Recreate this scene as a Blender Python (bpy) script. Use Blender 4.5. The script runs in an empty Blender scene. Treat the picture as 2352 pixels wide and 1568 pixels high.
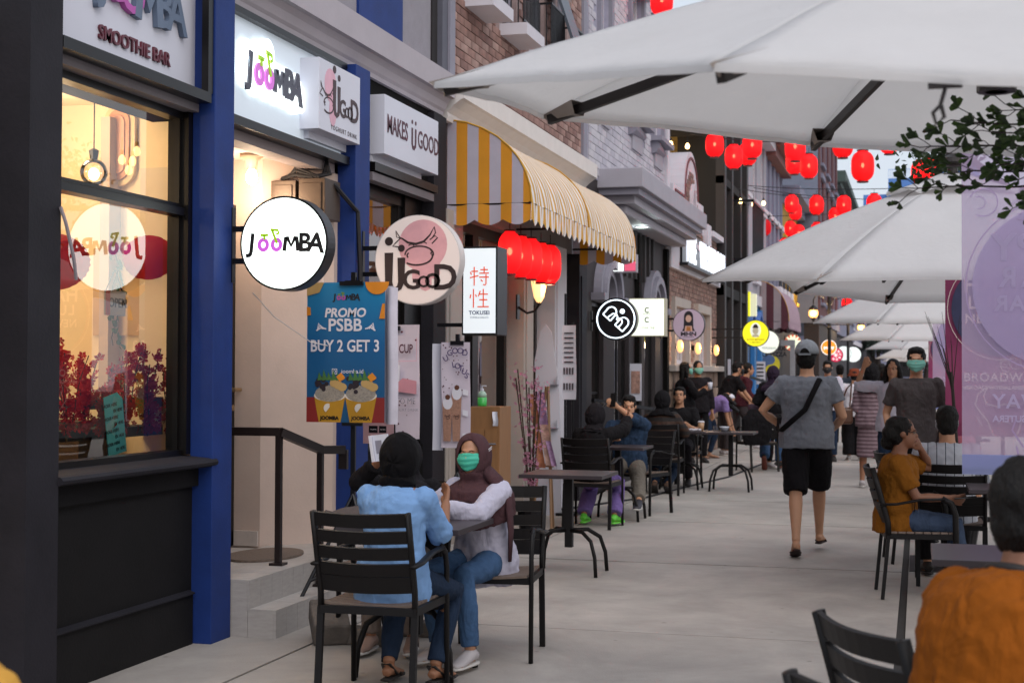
import bpy, math, random
from mathutils import Vector, Matrix, noise
random.seed(7)
S = bpy.context.scene
COL = S.collection
PI = math.pi
# ---------------------------------------------------------------- camera
CAM_H = 1.49
YAW, PITCH, ROLL = math.radians(15.3606), math.radians(1.15357), 0.004
fw = Vector((-math.sin(YAW)*math.cos(PITCH), math.cos(YAW)*math.cos(PITCH), math.sin(PITCH)))
r0 = Vector((math.cos(YAW), math.sin(YAW), 0)); u0 = r0.cross(fw)
rt = r0*math.cos(ROLL) + u0*math.sin(ROLL); up = -r0*math.sin(ROLL) + u0*math.cos(ROLL)
cd = bpy.data.cameras.new('camera'); cam = bpy.data.objects.new('camera', cd); COL.objects.link(cam)
m = Matrix((rt, up, -fw)).transposed().to_4x4(); m.translation = (0, 0, CAM_H); cam.matrix_world = m
cd.sensor_width = 36; cd.lens = 3400/2352*36; cd.clip_start = .05; cd.clip_end = 3000
cd.dof.use_dof = True; cd.dof.focus_distance = 8.6; cd.dof.aperture_fstop = 5.0
S.camera = cam
# ---------------------------------------------------------------- sky and light
W = bpy.data.worlds.new('World'); S.world = W; W.use_nodes = True
nt = W.node_tree; nt.nodes.clear()
sky = nt.nodes.new('ShaderNodeTexSky'); sky.sky_type = 'NISHITA'; sky.sun_disc = False
sky.sun_elevation = math.radians(24); sky.sun_rotation = math.radians(120); sky.air_density = 1.4; sky.dust_density = 3
mx = nt.nodes.new('ShaderNodeMix'); mx.data_type = 'RGBA'; mx.inputs[0].default_value = .86
mx.inputs[7].default_value = (4.0, 4.35, 5.0, 1)
bgd = nt.nodes.new('ShaderNodeBackground'); bgd.inputs[1].default_value = .1
wo = nt.nodes.new('ShaderNodeOutputWorld')
nt.links.new(sky.outputs[0], mx.inputs[6]); nt.links.new(mx.outputs[2], bgd.inputs[0]); nt.links.new(bgd.outputs[0], wo.inputs[0])
sl = bpy.data.lights.new('sun', 'SUN'); sl.energy = 1.1; sl.angle = math.radians(70); sl.color = (1, .95, .91)
so = bpy.data.objects.new('sun', sl); COL.objects.link(so)
el, az = math.radians(50), math.radians(-60)
so.rotation_euler = Vector((math.cos(el)*math.cos(az), math.cos(el)*math.sin(az), math.sin(el))).to_track_quat('Z', 'Y').to_euler()
S.view_settings.view_transform = 'Standard'; S.view_settings.look = 'None'
S.view_settings.exposure = .9; S.view_settings.gamma = 1; S.view_settings.use_curve_mapping = False
S.render.engine = 'CYCLES'; S.cycles.max_bounces = 8; S.cycles.transparent_max_bounces = 16
S.cycles.use_denoising = True; S.cycles.sample_clamp_indirect = 4

# ---------------------------------------------------------------- materials
def lin(c):
    if isinstance(c, str):
        c = [int(c[i:i+2], 16)/255 for i in (1, 3, 5)]
        c = [x/12.92 if x <= .04045 else ((x+.055)/1.055)**2.4 for x in c]
    return (c[0], c[1], c[2], 1)
_M = {}
def mat(name, col='#808080', rough=.6, metal=0, var=.12, vs=6, bump=0, bs=40, em=None, es=0, stretch=None, spec=.5, sheen=0, fold=0):
    """principled with two scales of colour variation and fine relief"""
    if name in _M: return _M[name]
    M = bpy.data.materials.new(name); M.use_nodes = True; n = M.node_tree; L = n.links.new
    b = n.nodes['Principled BSDF']; c = lin(col)
    b.inputs['Roughness'].default_value = rough; b.inputs['Metallic'].default_value = metal
    b.inputs['Specular IOR Level'].default_value = spec
    if sheen: b.inputs['Sheen Weight'].default_value = sheen*.0
    b.inputs['Base Color'].default_value = c
    tc = n.nodes.new('ShaderNodeTexCoord'); mp = n.nodes.new('ShaderNodeMapping')
    L(tc.outputs['Object'], mp.inputs[0])
    if stretch: mp.inputs['Scale'].default_value = stretch
    if var:
        nz = n.nodes.new('ShaderNodeTexNoise'); nz.inputs['Scale'].default_value = vs; nz.inputs['Detail'].default_value = 6
        nz.inputs['Roughness'].default_value = .65
        L(mp.outputs[0], nz.inputs['Vector'])
        r = n.nodes.new('ShaderNodeMapRange'); r.inputs[1].default_value = .3; r.inputs[2].default_value = .7
        r.inputs[3].default_value = 1-var; r.inputs[4].default_value = 1+var
        L(nz.outputs[0], r.inputs[0])
        v = n.nodes.new('ShaderNodeVectorMath'); v.operation = 'SCALE'; v.inputs[0].default_value = c[:3]
        L(r.outputs[0], v.inputs['Scale']); L(v.outputs[0], b.inputs['Base Color'])
    if bump:
        n2 = n.nodes.new('ShaderNodeTexNoise'); n2.inputs['Scale'].default_value = bs; n2.inputs['Detail'].default_value = 4
        L(mp.outputs[0], n2.inputs['Vector'])
        bp = n.nodes.new('ShaderNodeBump'); bp.inputs['Strength'].default_value = bump; bp.inputs['Distance'].default_value = .01
        L(n2.outputs[0], bp.inputs['Height']); L(bp.outputs[0], b.inputs['Normal'])
    if fold:
        n3 = n.nodes.new('ShaderNodeTexNoise'); n3.inputs['Scale'].default_value = 7; n3.inputs['Detail'].default_value = 2; n3.inputs['Distortion'].default_value = 1.6
        m3 = n.nodes.new('ShaderNodeMapping'); m3.inputs['Scale'].default_value = (1.6, 1.6, .7); m3.inputs['Rotation'].default_value = (.4, .6, 0); L(tc.outputs['Object'], m3.inputs[0]); L(m3.outputs[0], n3.inputs['Vector'])
        b3_ = n.nodes.new('ShaderNodeBump'); b3_.inputs['Strength'].default_value = fold; b3_.inputs['Distance'].default_value = .05; L(n3.outputs[0], b3_.inputs['Height'])
        if bump: L(bp.outputs[0], b3_.inputs['Normal'])
        L(b3_.outputs[0], b.inputs['Normal'])
    if em:
        b.inputs['Emission Color'].default_value = lin(em); b.inputs['Emission Strength'].default_value = es
    _M[name] = M
    return M
def emit(name, col, st):
    if name in _M: return _M[name]
    M = bpy.data.materials.new(name); M.use_nodes = True; n = M.node_tree
    b = n.nodes['Principled BSDF']; b.inputs['Base Color'].default_value = lin(col); b.inputs['Roughness'].default_value = .35
    b.inputs['Emission Color'].default_value = lin(col); b.inputs['Emission Strength'].default_value = st*.5
    _M[name] = M; return M
def glass(name, tint=(1, 1, 1), ior=1.5, rough=0.0, k=1.6):
    if name in _M: return _M[name]
    M = bpy.data.materials.new(name); M.use_nodes = True; n = M.node_tree; n.nodes.clear(); L = n.links.new
    o = n.nodes.new('ShaderNodeOutputMaterial'); mxs = n.nodes.new('ShaderNodeMixShader')
    t = n.nodes.new('ShaderNodeBsdfTransparent'); t.inputs[0].default_value = (*tint, 1)
    g = n.nodes.new('ShaderNodeBsdfGlossy'); g.inputs['Roughness'].default_value = rough
    f = n.nodes.new('ShaderNodeFresnel'); f.inputs[0].default_value = ior
    mu = n.nodes.new('ShaderNodeMath'); mu.operation = 'MULTIPLY'; mu.inputs[1].default_value = k; mu.use_clamp = True
    L(f.outputs[0], mu.inputs[0]); L(mu.outputs[0], mxs.inputs[0]); L(t.outputs[0], mxs.inputs[1]); L(g.outputs[0], mxs.inputs[2])
    L(mxs.outputs[0], o.inputs[0]); _M[name] = M; return M
def stripes(name, ca, cb, axis, pitch, duty=.5, off=0, rough=.8, transl=.0, bump=.15):
    """woven cloth printed with stripes along one axis"""
    if name in _M: return _M[name]
    M = mat(name, ca, rough, var=0, bump=bump, bs=14); n = M.node_tree; L = n.links.new; b = n.nodes['Principled BSDF']
    g = n.nodes.new('ShaderNodeNewGeometry'); s = n.nodes.new('ShaderNodeSeparateXYZ'); L(g.outputs['Position'], s.inputs[0])
    a = n.nodes.new('ShaderNodeMath'); a.operation = 'MULTIPLY_ADD'; a.inputs[1].default_value = 1/pitch; a.inputs[2].default_value = off+1000
    L(s.outputs[axis], a.inputs[0])
    f = n.nodes.new('ShaderNodeMath'); f.operation = 'FRACT'; L(a.outputs[0], f.inputs[0])
    q = n.nodes.new('ShaderNodeMath'); q.operation = 'LESS_THAN'; q.inputs[1].default_value = duty; L(f.outputs[0], q.inputs[0])
    nz = n.nodes.new('ShaderNodeTexNoise'); nz.inputs['Scale'].default_value = 5; nz.inputs['Detail'].default_value = 5
    L(g.outputs['Position'], nz.inputs['Vector'])
    mr = n.nodes.new('ShaderNodeMapRange'); mr.inputs[3].default_value = .8; mr.inputs[4].default_value = 1.12; L(nz.outputs[0], mr.inputs[0])
    mm = n.nodes.new('ShaderNodeMix'); mm.data_type = 'RGBA'; mm.inputs[6].default_value = lin(cb); mm.inputs[7].default_value = lin(ca)
    L(q.outputs[0], mm.inputs[0])
    v = n.nodes.new('ShaderNodeVectorMath'); v.operation = 'SCALE'; L(mm.outputs[2], v.inputs[0]); L(mr.outputs[0], v.inputs['Scale'])
    L(v.outputs[0], b.inputs['Base Color'])
    if transl:
        t = n.nodes.new('ShaderNodeBsdfTranslucent'); L(v.outputs[0], t.inputs[0])
        ms = n.nodes.new('ShaderNodeMixShader'); ms.inputs[0].default_value = transl
        o = n.nodes['Material Output']; L(b.outputs[0], ms.inputs[1]); L(t.outputs[0], ms.inputs[2]); L(ms.outputs[0], o.inputs[0])
    return M
def cloth(name, col, transl=.3, rough=.85, bump=.1, bs=8, var=.05, vs=2, tcol=None, fold=0):
    M = mat(name, col, rough, var=var, vs=vs, bump=bump, bs=bs, fold=fold)
    if M.get('c'): return M
    M['c'] = 1
    n = M.node_tree; L = n.links.new; b = n.nodes['Principled BSDF']; o = n.nodes['Material Output']
    t = n.nodes.new('ShaderNodeBsdfTranslucent'); t.inputs[0].default_value = lin(tcol or col)
    ms = n.nodes.new('ShaderNodeMixShader'); ms.inputs[0].default_value = transl
    L(b.outputs[0], ms.inputs[1]); L(t.outputs[0], ms.inputs[2]); L(ms.outputs[0], o.inputs[0]); return M

# ---------------------------------------------------------------- mesh building
ID = Matrix.Identity(4)
def frame(o, rx, uy):
    rx, uy = Vector(rx), Vector(uy); n = rx.cross(uy)
    M_ = Matrix((rx, uy, n)).transposed().to_4x4(); M_.translation = Vector(o); return M_
def FX(o): return frame(o, (0, 1, 0), (0, 0, 1))      # sheet facing +x (the facades)
def FY(o): return frame(o, (1, 0, 0), (0, 0, 1))      # sheet facing -y (towards the street's near end)
def FB(o): return frame(o, (-1, 0, 0), (0, 0, 1))     # sheet facing +y
WM = {}
class MB:
    def __init__(s, fr=None): s.v, s.f, s.fr = [], [], fr
    def add(s, vs, fs):
        b = len(s.v); fr = s.fr
        s.v += [fr @ Vector(p) for p in vs] if fr else [Vector(p) for p in vs]
        s.f += [[b+i for i in f] for f in fs]; return s
    def bx(s, x0, x1, y0, y1, z0, z1):
        return s.add([(x0, y0, z0), (x1, y0, z0), (x1, y1, z0), (x0, y1, z0), (x0, y0, z1), (x1, y0, z1), (x1, y1, z1), (x0, y1, z1)],
                     [(0, 3, 2, 1), (4, 5, 6, 7), (0, 1, 5, 4), (1, 2, 6, 5), (2, 3, 7, 6), (3, 0, 4, 7)])
    def rbox(s, c, d, R=None):
        R = R or Matrix.Identity(3); c = Vector(c)
        vs = [c + R @ Vector((sx*d[0]/2, sy*d[1]/2, sz*d[2]/2)) for sz in (-1, 1) for sx, sy in ((-1, -1), (1, -1), (1, 1), (-1, 1))]
        return s.add(vs, [(0, 3, 2, 1), (4, 5, 6, 7), (0, 1, 5, 4), (1, 2, 6, 5), (2, 3, 7, 6), (3, 0, 4, 7)])
    def bar(s, p, q, w, h, upv=(0, 0, 1)):
        p, q = Vector(p), Vector(q); d = (q-p).normalized(); a = d.cross(Vector(upv))
        if a.length < 1e-4: a = d.cross(Vector((0, 1, 0)))
        a.normalize(); b = a.cross(d)
        vs = [e + a*(i*w/2) + b*(j*h/2) for e in (p, q) for i, j in ((-1, -1), (1, -1), (1, 1), (-1, 1))]
        return s.add(vs, [(3, 2, 1, 0), (4, 5, 6, 7), (0, 1, 5, 4), (1, 2, 6, 5), (2, 3, 7, 6), (3, 0, 4, 7)])
    def prism(s, pts, z0, z1):
        n = len(pts)
        return s.add([(x, y, z0) for x, y in pts] + [(x, y, z1) for x, y in pts],
                     [tuple(range(n-1, -1, -1)), tuple(range(n, 2*n))] + [(i, (i+1) % n, n+(i+1) % n, n+i) for i in range(n)])
    def strip(s, pts, w, z0, z1, closed=False):
        """a ribbon of width w (or widths) following 2-D points, extruded from z0 to z1"""
        n = len(pts); P = [Vector((p[0], p[1])) for p in pts]; ws = w if isinstance(w, (list, tuple)) else [w]*n
        L_, R_ = [], []
        for i in range(n):
            a = P[(i-1) % n] if (closed or i) else P[i]; b = P[(i+1) % n] if (closed or i < n-1) else P[i]
            d = (b-a).normalized(); k = Vector((-d.y, d.x))*ws[i]/2; L_.append(P[i]+k); R_.append(P[i]-k)
        vs = [(q.x, q.y, z) for z in (z0, z1) for q in L_+R_]; fs = []
        for i in range(n if closed else n-1):
            j = (i+1) % n; a, b, c, d = i, j, n+j, n+i
            fs += [(a, b, c, d), (2*n+d, 2*n+c, 2*n+b, 2*n+a), (a, 2*n+a, 2*n+b, b), (c, 2*n+c, 2*n+d, d)]
        if not closed: fs += [(0, n, 3*n, 2*n), (n-1, 3*n-1, 4*n-1, 2*n-1)]
        return s.add(vs, fs)
    def sweep(s, path, radii, right=None, n=10, cap=True):
        """elliptical loft along path; radii are numbers or (a, b) with a along `right`"""
        path = [Vector(p) for p in path]; m_ = len(path); base = None; vs = []
        for i, p in enumerate(path):
            d = (path[min(i+1, m_-1)] - path[max(i-1, 0)])
            d = d.normalized() if d.length > 1e-9 else Vector((0, 0, 1))
            rr = radii[i] if isinstance(radii, (list, tuple)) else radii
            a, b = rr if isinstance(rr, (list, tuple)) else (rr, rr)
            if right is not None: R = Vector(right[i] if isinstance(right, list) else right)
            elif base is None: R = d.cross(Vector((0, 0, 1))) if abs(d.z) < .9 else Vector((1, 0, 0))
            else: R = base
            R = R - d*R.dot(d)
            if R.length < 1e-5: R = d.orthogonal()
            R.normalize(); base = R; Q = d.cross(R)
            vs += [p + R*(a*math.cos(2*PI*k/n)) + Q*(b*math.sin(2*PI*k/n)) for k in range(n)]
        fs = [(i*n+k, i*n+(k+1) % n, (i+1)*n+(k+1) % n, (i+1)*n+k) for i in range(m_-1) for k in range(n)]
        if cap: fs += [tuple(range(n-1, -1, -1)), tuple((m_-1)*n+k for k in range(n))]
        return s.add(vs, fs)
    def tube(s, path, r, n=8): return s.sweep(path, r, None, n)
    def ell(s, c, r, R=None, n=12, m_=8):
        R = R or Matrix.Identity(3); c = Vector(c); vs = [c + R @ Vector((0, 0, -r[2]))]
        for i in range(1, m_):
            t = -PI/2 + PI*i/m_
            vs += [c + R @ Vector((r[0]*math.cos(t)*math.cos(2*PI*k/n), r[1]*math.cos(t)*math.sin(2*PI*k/n), r[2]*math.sin(t))) for k in range(n)]
        vs.append(c + R @ Vector((0, 0, r[2]))); fs = [(0, 1+(k+1) % n, 1+k) for k in range(n)]
        for i in range(m_-2): fs += [(1+i*n+k, 1+i*n+(k+1) % n, 1+(i+1)*n+(k+1) % n, 1+(i+1)*n+k) for k in range(n)]
        b = 1+(m_-2)*n; fs += [(b+k, b+(k+1) % n, len(vs)-1) for k in range(n)]
        return s.add(vs, fs)
    def lathe(s, prof, c=(0, 0, 0), n=20, ax='z'):
        """prof: (radius, height) pairs"""
        c = Vector(c); vs = []
        for r, h in prof:
            for k in range(n):
                a, b = r*math.cos(2*PI*k/n), r*math.sin(2*PI*k/n)
                vs.append(c + (Vector((a, b, h)) if ax == 'z' else Vector((a, h, b)) if ax == 'y' else Vector((h, a, b))))
        fs = [(i*n+k, i*n+(k+1) % n, (i+1)*n+(k+1) % n, (i+1)*n+k) for i in range(len(prof)-1) for k in range(n)]
        fs += [tuple(range(n-1, -1, -1)), tuple((len(prof)-1)*n+k for k in range(n))]
        return s.add(vs, fs)
    def grid(s, f, nu, nv, closed_u=False):
        vs = [f(i/(nu if closed_u else nu-1), j/(nv-1)) for j in range(nv) for i in range(nu)]
        fs = [(j*nu+i, j*nu+(i+1) % nu, (j+1)*nu+(i+1) % nu, (j+1)*nu+i) for j in range(nv-1) for i in range(nu if closed_u else nu-1)]
        return s.add(vs, fs)
    def build(s, name, material, parent=None, smooth=False, bevel=0, label=None, solid=0, sub=0):
        me = bpy.data.meshes.new(name)
        inv = WM[parent].inverted() if parent is not None and parent in WM else None
        me.from_pydata([tuple(inv @ v) if inv else tuple(v) for v in s.v], [], s.f)
        me.materials.append(material)
        if smooth: me.polygons.foreach_set('use_smooth', [True]*len(me.polygons))
        o = bpy.data.objects.new(name, me); COL.objects.link(o)
        if parent is not None:
            o.parent = parent
            if parent in WM: WM[o] = WM[parent]
        if solid:
            d = o.modifiers.new('solid', 'SOLIDIFY'); d.thickness = solid; d.offset = 0
        if bevel:
            d = o.modifiers.new('bevel', 'BEVEL'); d.width = bevel; d.segments = 2; d.limit_method = 'ANGLE'
        if sub:
            d = o.modifiers.new('sub', 'SUBSURF'); d.levels = d.render_levels = sub
        if label: o['label'] = label
        return o
def bx(name, m_, parent, x0, x1, y0, y1, z0, z1, bevel=0, label=None):
    return MB().bx(x0, x1, y0, y1, z0, z1).build(name, m_, parent, bevel=bevel, label=label)
def tag(o, label, cat, group=None, kind=None):
    o['label'] = label
    if cat: o['category'] = cat
    if group: o['group'] = group
    if kind: o['kind'] = kind
    return o
def thing(name, label, cat, loc=(0, 0, 0), group=None, rz=0):
    o = bpy.data.objects.new(name, None); o.empty_display_size = .1; COL.objects.link(o); o.location = loc; o.rotation_euler[2] = rz
    WM[o] = Matrix.Translation(loc) @ Matrix.Rotation(rz, 4, 'Z'); return tag(o, label, cat, group)
def struct(o): o['kind'] = 'structure'; return o
def clone(o, loc, rz=0, label=None, group=None):
    def cp(a, par):
        c = a.copy(); COL.objects.link(c)
        if par is not None: c.parent = par
        for k in KIDS.get(a, []): cp(k, c)
        return c
    KIDS = {}
    def walk(a):
        KIDS[a] = [c for c in ALLKIDS.get(a, [])]
        for c in KIDS[a]: walk(c)
    walk(o); r = cp(o, None); r.location = loc; r.rotation_euler = (0, 0, rz)
    if label: r['label'] = label
    if group: r['group'] = group
    return r
ALLKIDS = {}
def index(o):
    """note the children of a prototype so that its copies can be made without a search"""
    for c in COL.objects:
        if c.parent is not None: 
            l = ALLKIDS.setdefault(c.parent, [])
            if c not in l: l.append(c)
def text(s, fr, size, material, parent, name='lettering', depth=.004, bold=0.0, ax='CENTER', xs=1.0, shear=0, sp=1.0, res=3, rot=0):
    cu = bpy.data.curves.new('t', 'FONT'); cu.body = s; cu.size = size; cu.extrude = depth/2; cu.offset = bold*size
    cu.align_x = ax; cu.align_y = 'CENTER'; cu.shear = shear; cu.space_character = sp; cu.resolution_u = res
    ob = bpy.data.objects.new('t', cu); me = bpy.data.meshes.new_from_object(ob)
    inv = WM[parent].inverted() if parent in WM else ID
    T = inv @ fr @ Matrix.Rotation(rot, 4, 'Z') @ Matrix.Diagonal((xs, 1, 1, 1)) @ Matrix.Translation((0, 0, depth/2))
    me.transform(T); me.materials.clear(); me.materials.append(material); me.name = name
    o = bpy.data.objects.new(name, me); COL.objects.link(o); o.parent = parent
    if parent in WM: WM[o] = WM[parent]
    bpy.data.objects.remove(ob); bpy.data.curves.remove(cu); return o
def arc(cx, cy, r, a0, a1, n=16, ry=None):
    ry = ry or r
    return [(cx+r*math.cos(a0+(a1-a0)*i/(n-1)), cy+ry*math.sin(a0+(a1-a0)*i/(n-1))) for i in range(n)]
def point_light(name, loc, power, col, size=.03):
    l = bpy.data.lights.new(name, 'POINT'); l.energy = power; l.color = col; l.shadow_soft_size = size
    o = bpy.data.objects.new(name, l); COL.objects.link(o); o.location = loc; return o
def disc(fr, r, z0, z1, n=48):
    b = MB(fr); b.prism(arc(0, 0, r, 0, 2*PI*(n-1)/n, n), z0, z1); return b
# ================================================================ ground
def stain(M):
    n = M.node_tree; L = n.links.new; b = n.nodes['Principled BSDF']; src = b.inputs['Base Color'].links[0].from_socket
    g = n.nodes.new('ShaderNodeNewGeometry'); a = n.nodes.new('ShaderNodeTexNoise'); a.inputs['Scale'].default_value = .9; a.inputs['Detail'].default_value = 8; a.inputs['Roughness'].default_value = .7; a.inputs['Distortion'].default_value = .6; L(g.outputs['Position'], a.inputs['Vector'])
    r = n.nodes.new('ShaderNodeMapRange'); r.inputs[1].default_value = .35; r.inputs[2].default_value = .68; r.inputs[3].default_value = .80; r.inputs[4].default_value = 1.12; L(a.outputs[0], r.inputs[0])
    v = n.nodes.new('ShaderNodeTexVoronoi'); v.inputs['Scale'].default_value = 5.5; L(g.outputs['Position'], v.inputs['Vector']); q = n.nodes.new('ShaderNodeMapRange'); q.inputs[1].default_value = .05; q.inputs[2].default_value = .11; q.inputs[3].default_value = .62; q.inputs[4].default_value = 1; L(v.outputs['Distance'], q.inputs[0])
    w = n.nodes.new('ShaderNodeTexNoise'); w.inputs['Scale'].default_value = 2.3; L(g.outputs['Position'], w.inputs['Vector']); wr_ = n.nodes.new('ShaderNodeMapRange'); wr_.inputs[1].default_value = .56; wr_.inputs[2].default_value = .6; wr_.inputs[3].default_value = 1; wr_.inputs[4].default_value = 0; L(w.outputs[0], wr_.inputs[0])
    mx_ = n.nodes.new('ShaderNodeMath'); mx_.operation = 'MAXIMUM'; L(q.outputs[0], mx_.inputs[0]); L(wr_.outputs[0], mx_.inputs[1]); mu = n.nodes.new('ShaderNodeMath'); mu.operation = 'MULTIPLY'; L(mx_.outputs[0], mu.inputs[0]); L(r.outputs[0], mu.inputs[1])
    s = n.nodes.new('ShaderNodeVectorMath'); s.operation = 'SCALE'; L(src, s.inputs[0]); L(mu.outputs[0], s.inputs['Scale']); L(s.outputs[0], b.inputs['Base Color']); return M
conc = mat('concrete', '#928d8e', .72, var=.13, vs=1.3, bump=.25, bs=90)
def conc_variant(i):
    return mat('concrete_%d' % i, ['#a59e98', '#9e9791', '#aaa49d', '#a29b95'][i % 4], .7, var=.14, vs=1.1+.3*i, bump=.25, bs=90)
for i_ in range(4): stain(conc_variant(i_))
ground = MB().bx(-60, 60, -12, 260, -.5, -.02).build('ground', mat('joint_dirt', '#1d1a19', .95, var=.3), None); struct(ground)
WM[ground] = ID
xs_ = [(-9, -6.2), (-6.195, -3.205), (-3.19, -.125), (-.075, 3.0), (3.006, 6.0), (6.006, 9.2)]
ys_ = [-4, 1.5, 5.2, 8.4, 11.495, 12.2, 14.7, 17.25, 18.15, 21.5, 24.5, 25.2, 29, 32, 38, 46, 60, 90]
rj = random.Random(3)
for i, (xa, xb) in enumerate(xs_):
    for j in range(len(ys_)-1):
        if i == 0 and j < 10 and j > 2: continue
        dy = .0 if i in (1, 2) else rj.uniform(-.04, .04)
        dz = rj.uniform(-.002, .002)
        MB().bx(xa, xb, ys_[j]+.009, ys_[j+1]-.009, -.05, dz).build('paving_slab', conc_variant(rj.randrange(4)), ground)
MB().bx(-60, 60, 90.02, 255, -.05, 0).build('far_pavement', conc, ground)
# drain channel and grating
drain = MB().bx(-.123, -.077, -4, 60, -.04, -.012).build('drain_channel', mat('drain', '#2a2725', .8, var=.3, vs=20), ground)
gr = thing('drain_grate', 'dark slatted metal drain grate let into the pavement beside the channel', 'drain grate', (.2, 12.05, 0))
gm = mat('cast_iron', '#2f2e30', .5, .6, var=.2)
b = MB().bx(-.07, .5, 11.55, 11.6, 0, .006).bx(-.07, .5, 12.5, 12.55, 0, .006).bx(-.07, -.03, 11.6, 12.5, 0, .006).bx(.46, .5, 11.6, 12.5, 0, .006); b.build('frame', gm, gr)
for k in range(15):
    MB().bx(-.028, .458, 11.615+k*.06, 11.65+k*.06, .001, .007).build('slat', gm, gr)
cable = MB().tube([(-3.7, 15.5, .012), (-3.1, 17.3, .012), (-2.9, 19.0, .012), (-2.6, 21, .012), (-2.45, 24, .012), (-2.1, 28, .012)], .012, 6)
tag(cable.build('cable', mat('black_rubber', '#17151a', .7), None), 'thin black cable snaking along the pavement past the café tables', 'cable')

# ================================================================ building one (blue pillars)
dk = mat('dark_render', '#100e10', .8, spec=.2, var=.3, vs=3, bump=.12, bs=60)
dkb = mat('dark_brown_render', '#0b0908', .85, spec=.15, var=.3, vs=3, bump=.1, bs=60)
dk2 = mat('charcoal_render', '#211f25', .7, spec=.25, var=.25, vs=3, bump=.12, bs=60)
blue = mat('blue_paint', '#16306e', .6, spec=.3, var=.16, vs=4, bump=.1, bs=80)
darkin0 = mat('joint_dark', '#211d1f', .9)
frm = mat('dark_frame', '#0e0a0a', .35, .3, var=.1)
stuc = mat('grey_stucco', '#8c8890', .85, var=.1, vs=5, bump=.5, bs=120)
creamw = mat('cream_wall', '#bba89e', .8, var=.08, vs=2, bump=.1, bs=60)
corn = mat('pale_cornice', '#a8a1a8', .7, var=.06, vs=3, bump=.1, bs=50)
tile = mat('step_tile', '#a19b97', .55, var=.1, vs=14, bump=.1, bs=60, stretch=(1, 1, 4))
b1 = thing('shop_building', 'nearest shop building, dark ground floor with blue pillars and grey upper wall', 'building', (-5, 8, 0))
bx('end_wall', dkb, b1, -9, -3.76, 5.63, 5.80, 0, 9)
bx('corner_column', dk2, b1, -4.2, -3.72, 5.623, 5.873, 0, 3.9)
b = MB().bx(-4.2, -3.83, 5.87, 7.45, 0, 1.02).bx(-3.83, -3.812, 5.88, 7.34, 0, .275); b.build('lower_wall', mat('window_base', '#121011', .75, spec=.25, var=.3, vs=3, bump=.12, bs=60), b1)
b = MB(); b.prism([(-3.83, .275), (-3.795, .275), (-3.795, .283), (-3.83, .296)], 0, 1.44)
b2_ = MB(); b2_.add([(x, 5.89+z, y) for x, y, z in b.v], b.f); b2_.build('moulding', dk2, b1)
b = MB(); pr_ = [(-4.0, .985), (-3.72, .965), (-3.70, .975), (-3.695, .99), (-3.705, 1.005), (-3.73, 1.012), (-4.0, 1.035)]
b.add([(x, 5.87, z) for x, z in pr_] + [(x, 7.40 if x > -3.71 else 7.352, z) for x, z in pr_], [tuple(range(7)), tuple(range(13, 6, -1))] + [(i, 7+i, 7+(i+1) % 7, (i+1) % 7) for i in range(7)])
sill = b.build('window_sill', dk2, b1)
bx('sill_panel', dk, b1, -3.83, -3.79, 5.88, 7.35, .86, .964)
# blue pillars
bx('pillar', blue, b1, -3.845, -3.71, 7.354, 7.59, 0, 3.60, bevel=.004)
bx('pillar', blue, b1, -3.95, -3.73, 9.50, 9.775, 0, 3.60, bevel=.004)
bx('pillar', dk2, b1, -3.95, -3.80, 11.42, 11.74, 0, 3.60, bevel=.004)
# header band and upper wall
bx('header', dkb, b1, -4.3, -3.86, 5.8, 11.42, 2.93, 3.62)
bx('upper_wall', stuc, b1, -9, -3.86, 5.8, 11.55, 3.62, 9)
bx('upper_pilaster', blue, b1, -3.86, -3.84, 9.83, 10.755, 3.9, 9)
bx('upper_pilaster', blue, b1, -3.86, -3.82, 7.0, 7.8, 3.9, 9)
bx('side_strip', mat('slate_strip', '#54545f', .6, var=.08), b1, -3.86, -3.80, 11.62, 11.765, 3.9, 9); bx('dark_joint', darkin0, b1, -3.86, -3.845, 11.49, 11.62, 3.9, 9)
def cornice(par, y0, y1, x, z, m_, prof, name='cornice'):
    n = len(prof); vs = [(x+p[0], y0, z+p[1]) for p in prof] + [(x+p[0], y1, z+p[1]) for p in prof]
    MB().add(vs, [tuple(range(n)), tuple(range(2*n-1, n-1, -1))] + [(i, n+i, n+(i+1) % n, (i+1) % n) for i in range(n)]).build(name, m_, par)
P1 = [(0, .03), (.03, .03), (.035, .06), (.05, .08), (.07, .13), (.10, .165), (.135, .17), (.135, .36), (0, .40)]
cornice(b1, 5.7, 11.74, -3.86, 3.59, corn, P1)
# window one: frames, glass, warm room
def room(par, x, y0, y1, z0, z1, d, m_, name='room'):
    """an open-fronted box: what is seen through a window"""
    b = MB(); t = .05
    b.bx(x-d-t, x-d, y0, y1, z0, z1).bx(x-d, x, y0-t, y0, z0, z1).bx(x-d, x, y1, y1+t, z0, z1).bx(x-d-t, x, y0-t, y1+t, z1, z1+t).bx(x-d-t, x, y0-t, y1+t, z0-t, z0)
    return b.build(name, m_, par)
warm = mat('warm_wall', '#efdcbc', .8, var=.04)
gl = glass('window_glass', (.97, .97, .96), 1.5, 0.0, 2.4)
w1 = bx('window', frm, b1, -3.97, -3.845, 7.31, 7.50, 1.03, 2.92)
w1.name = 'window'
MB().bx(-3.96, -3.87, 5.7, 7.31, 1.02, 1.055).bx(-3.95, -3.86, 5.7, 7.31, 2.33, 2.372).bx(-3.95, -3.88, 5.7, 7.31, 2.378, 2.395).bx(-3.96, -3.88, 5.7, 7.31, 2.86, 2.93).bx(-3.94, -3.89, 7.29, 7.31, 1.055, 2.86).build('frame', frm, w1)
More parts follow.
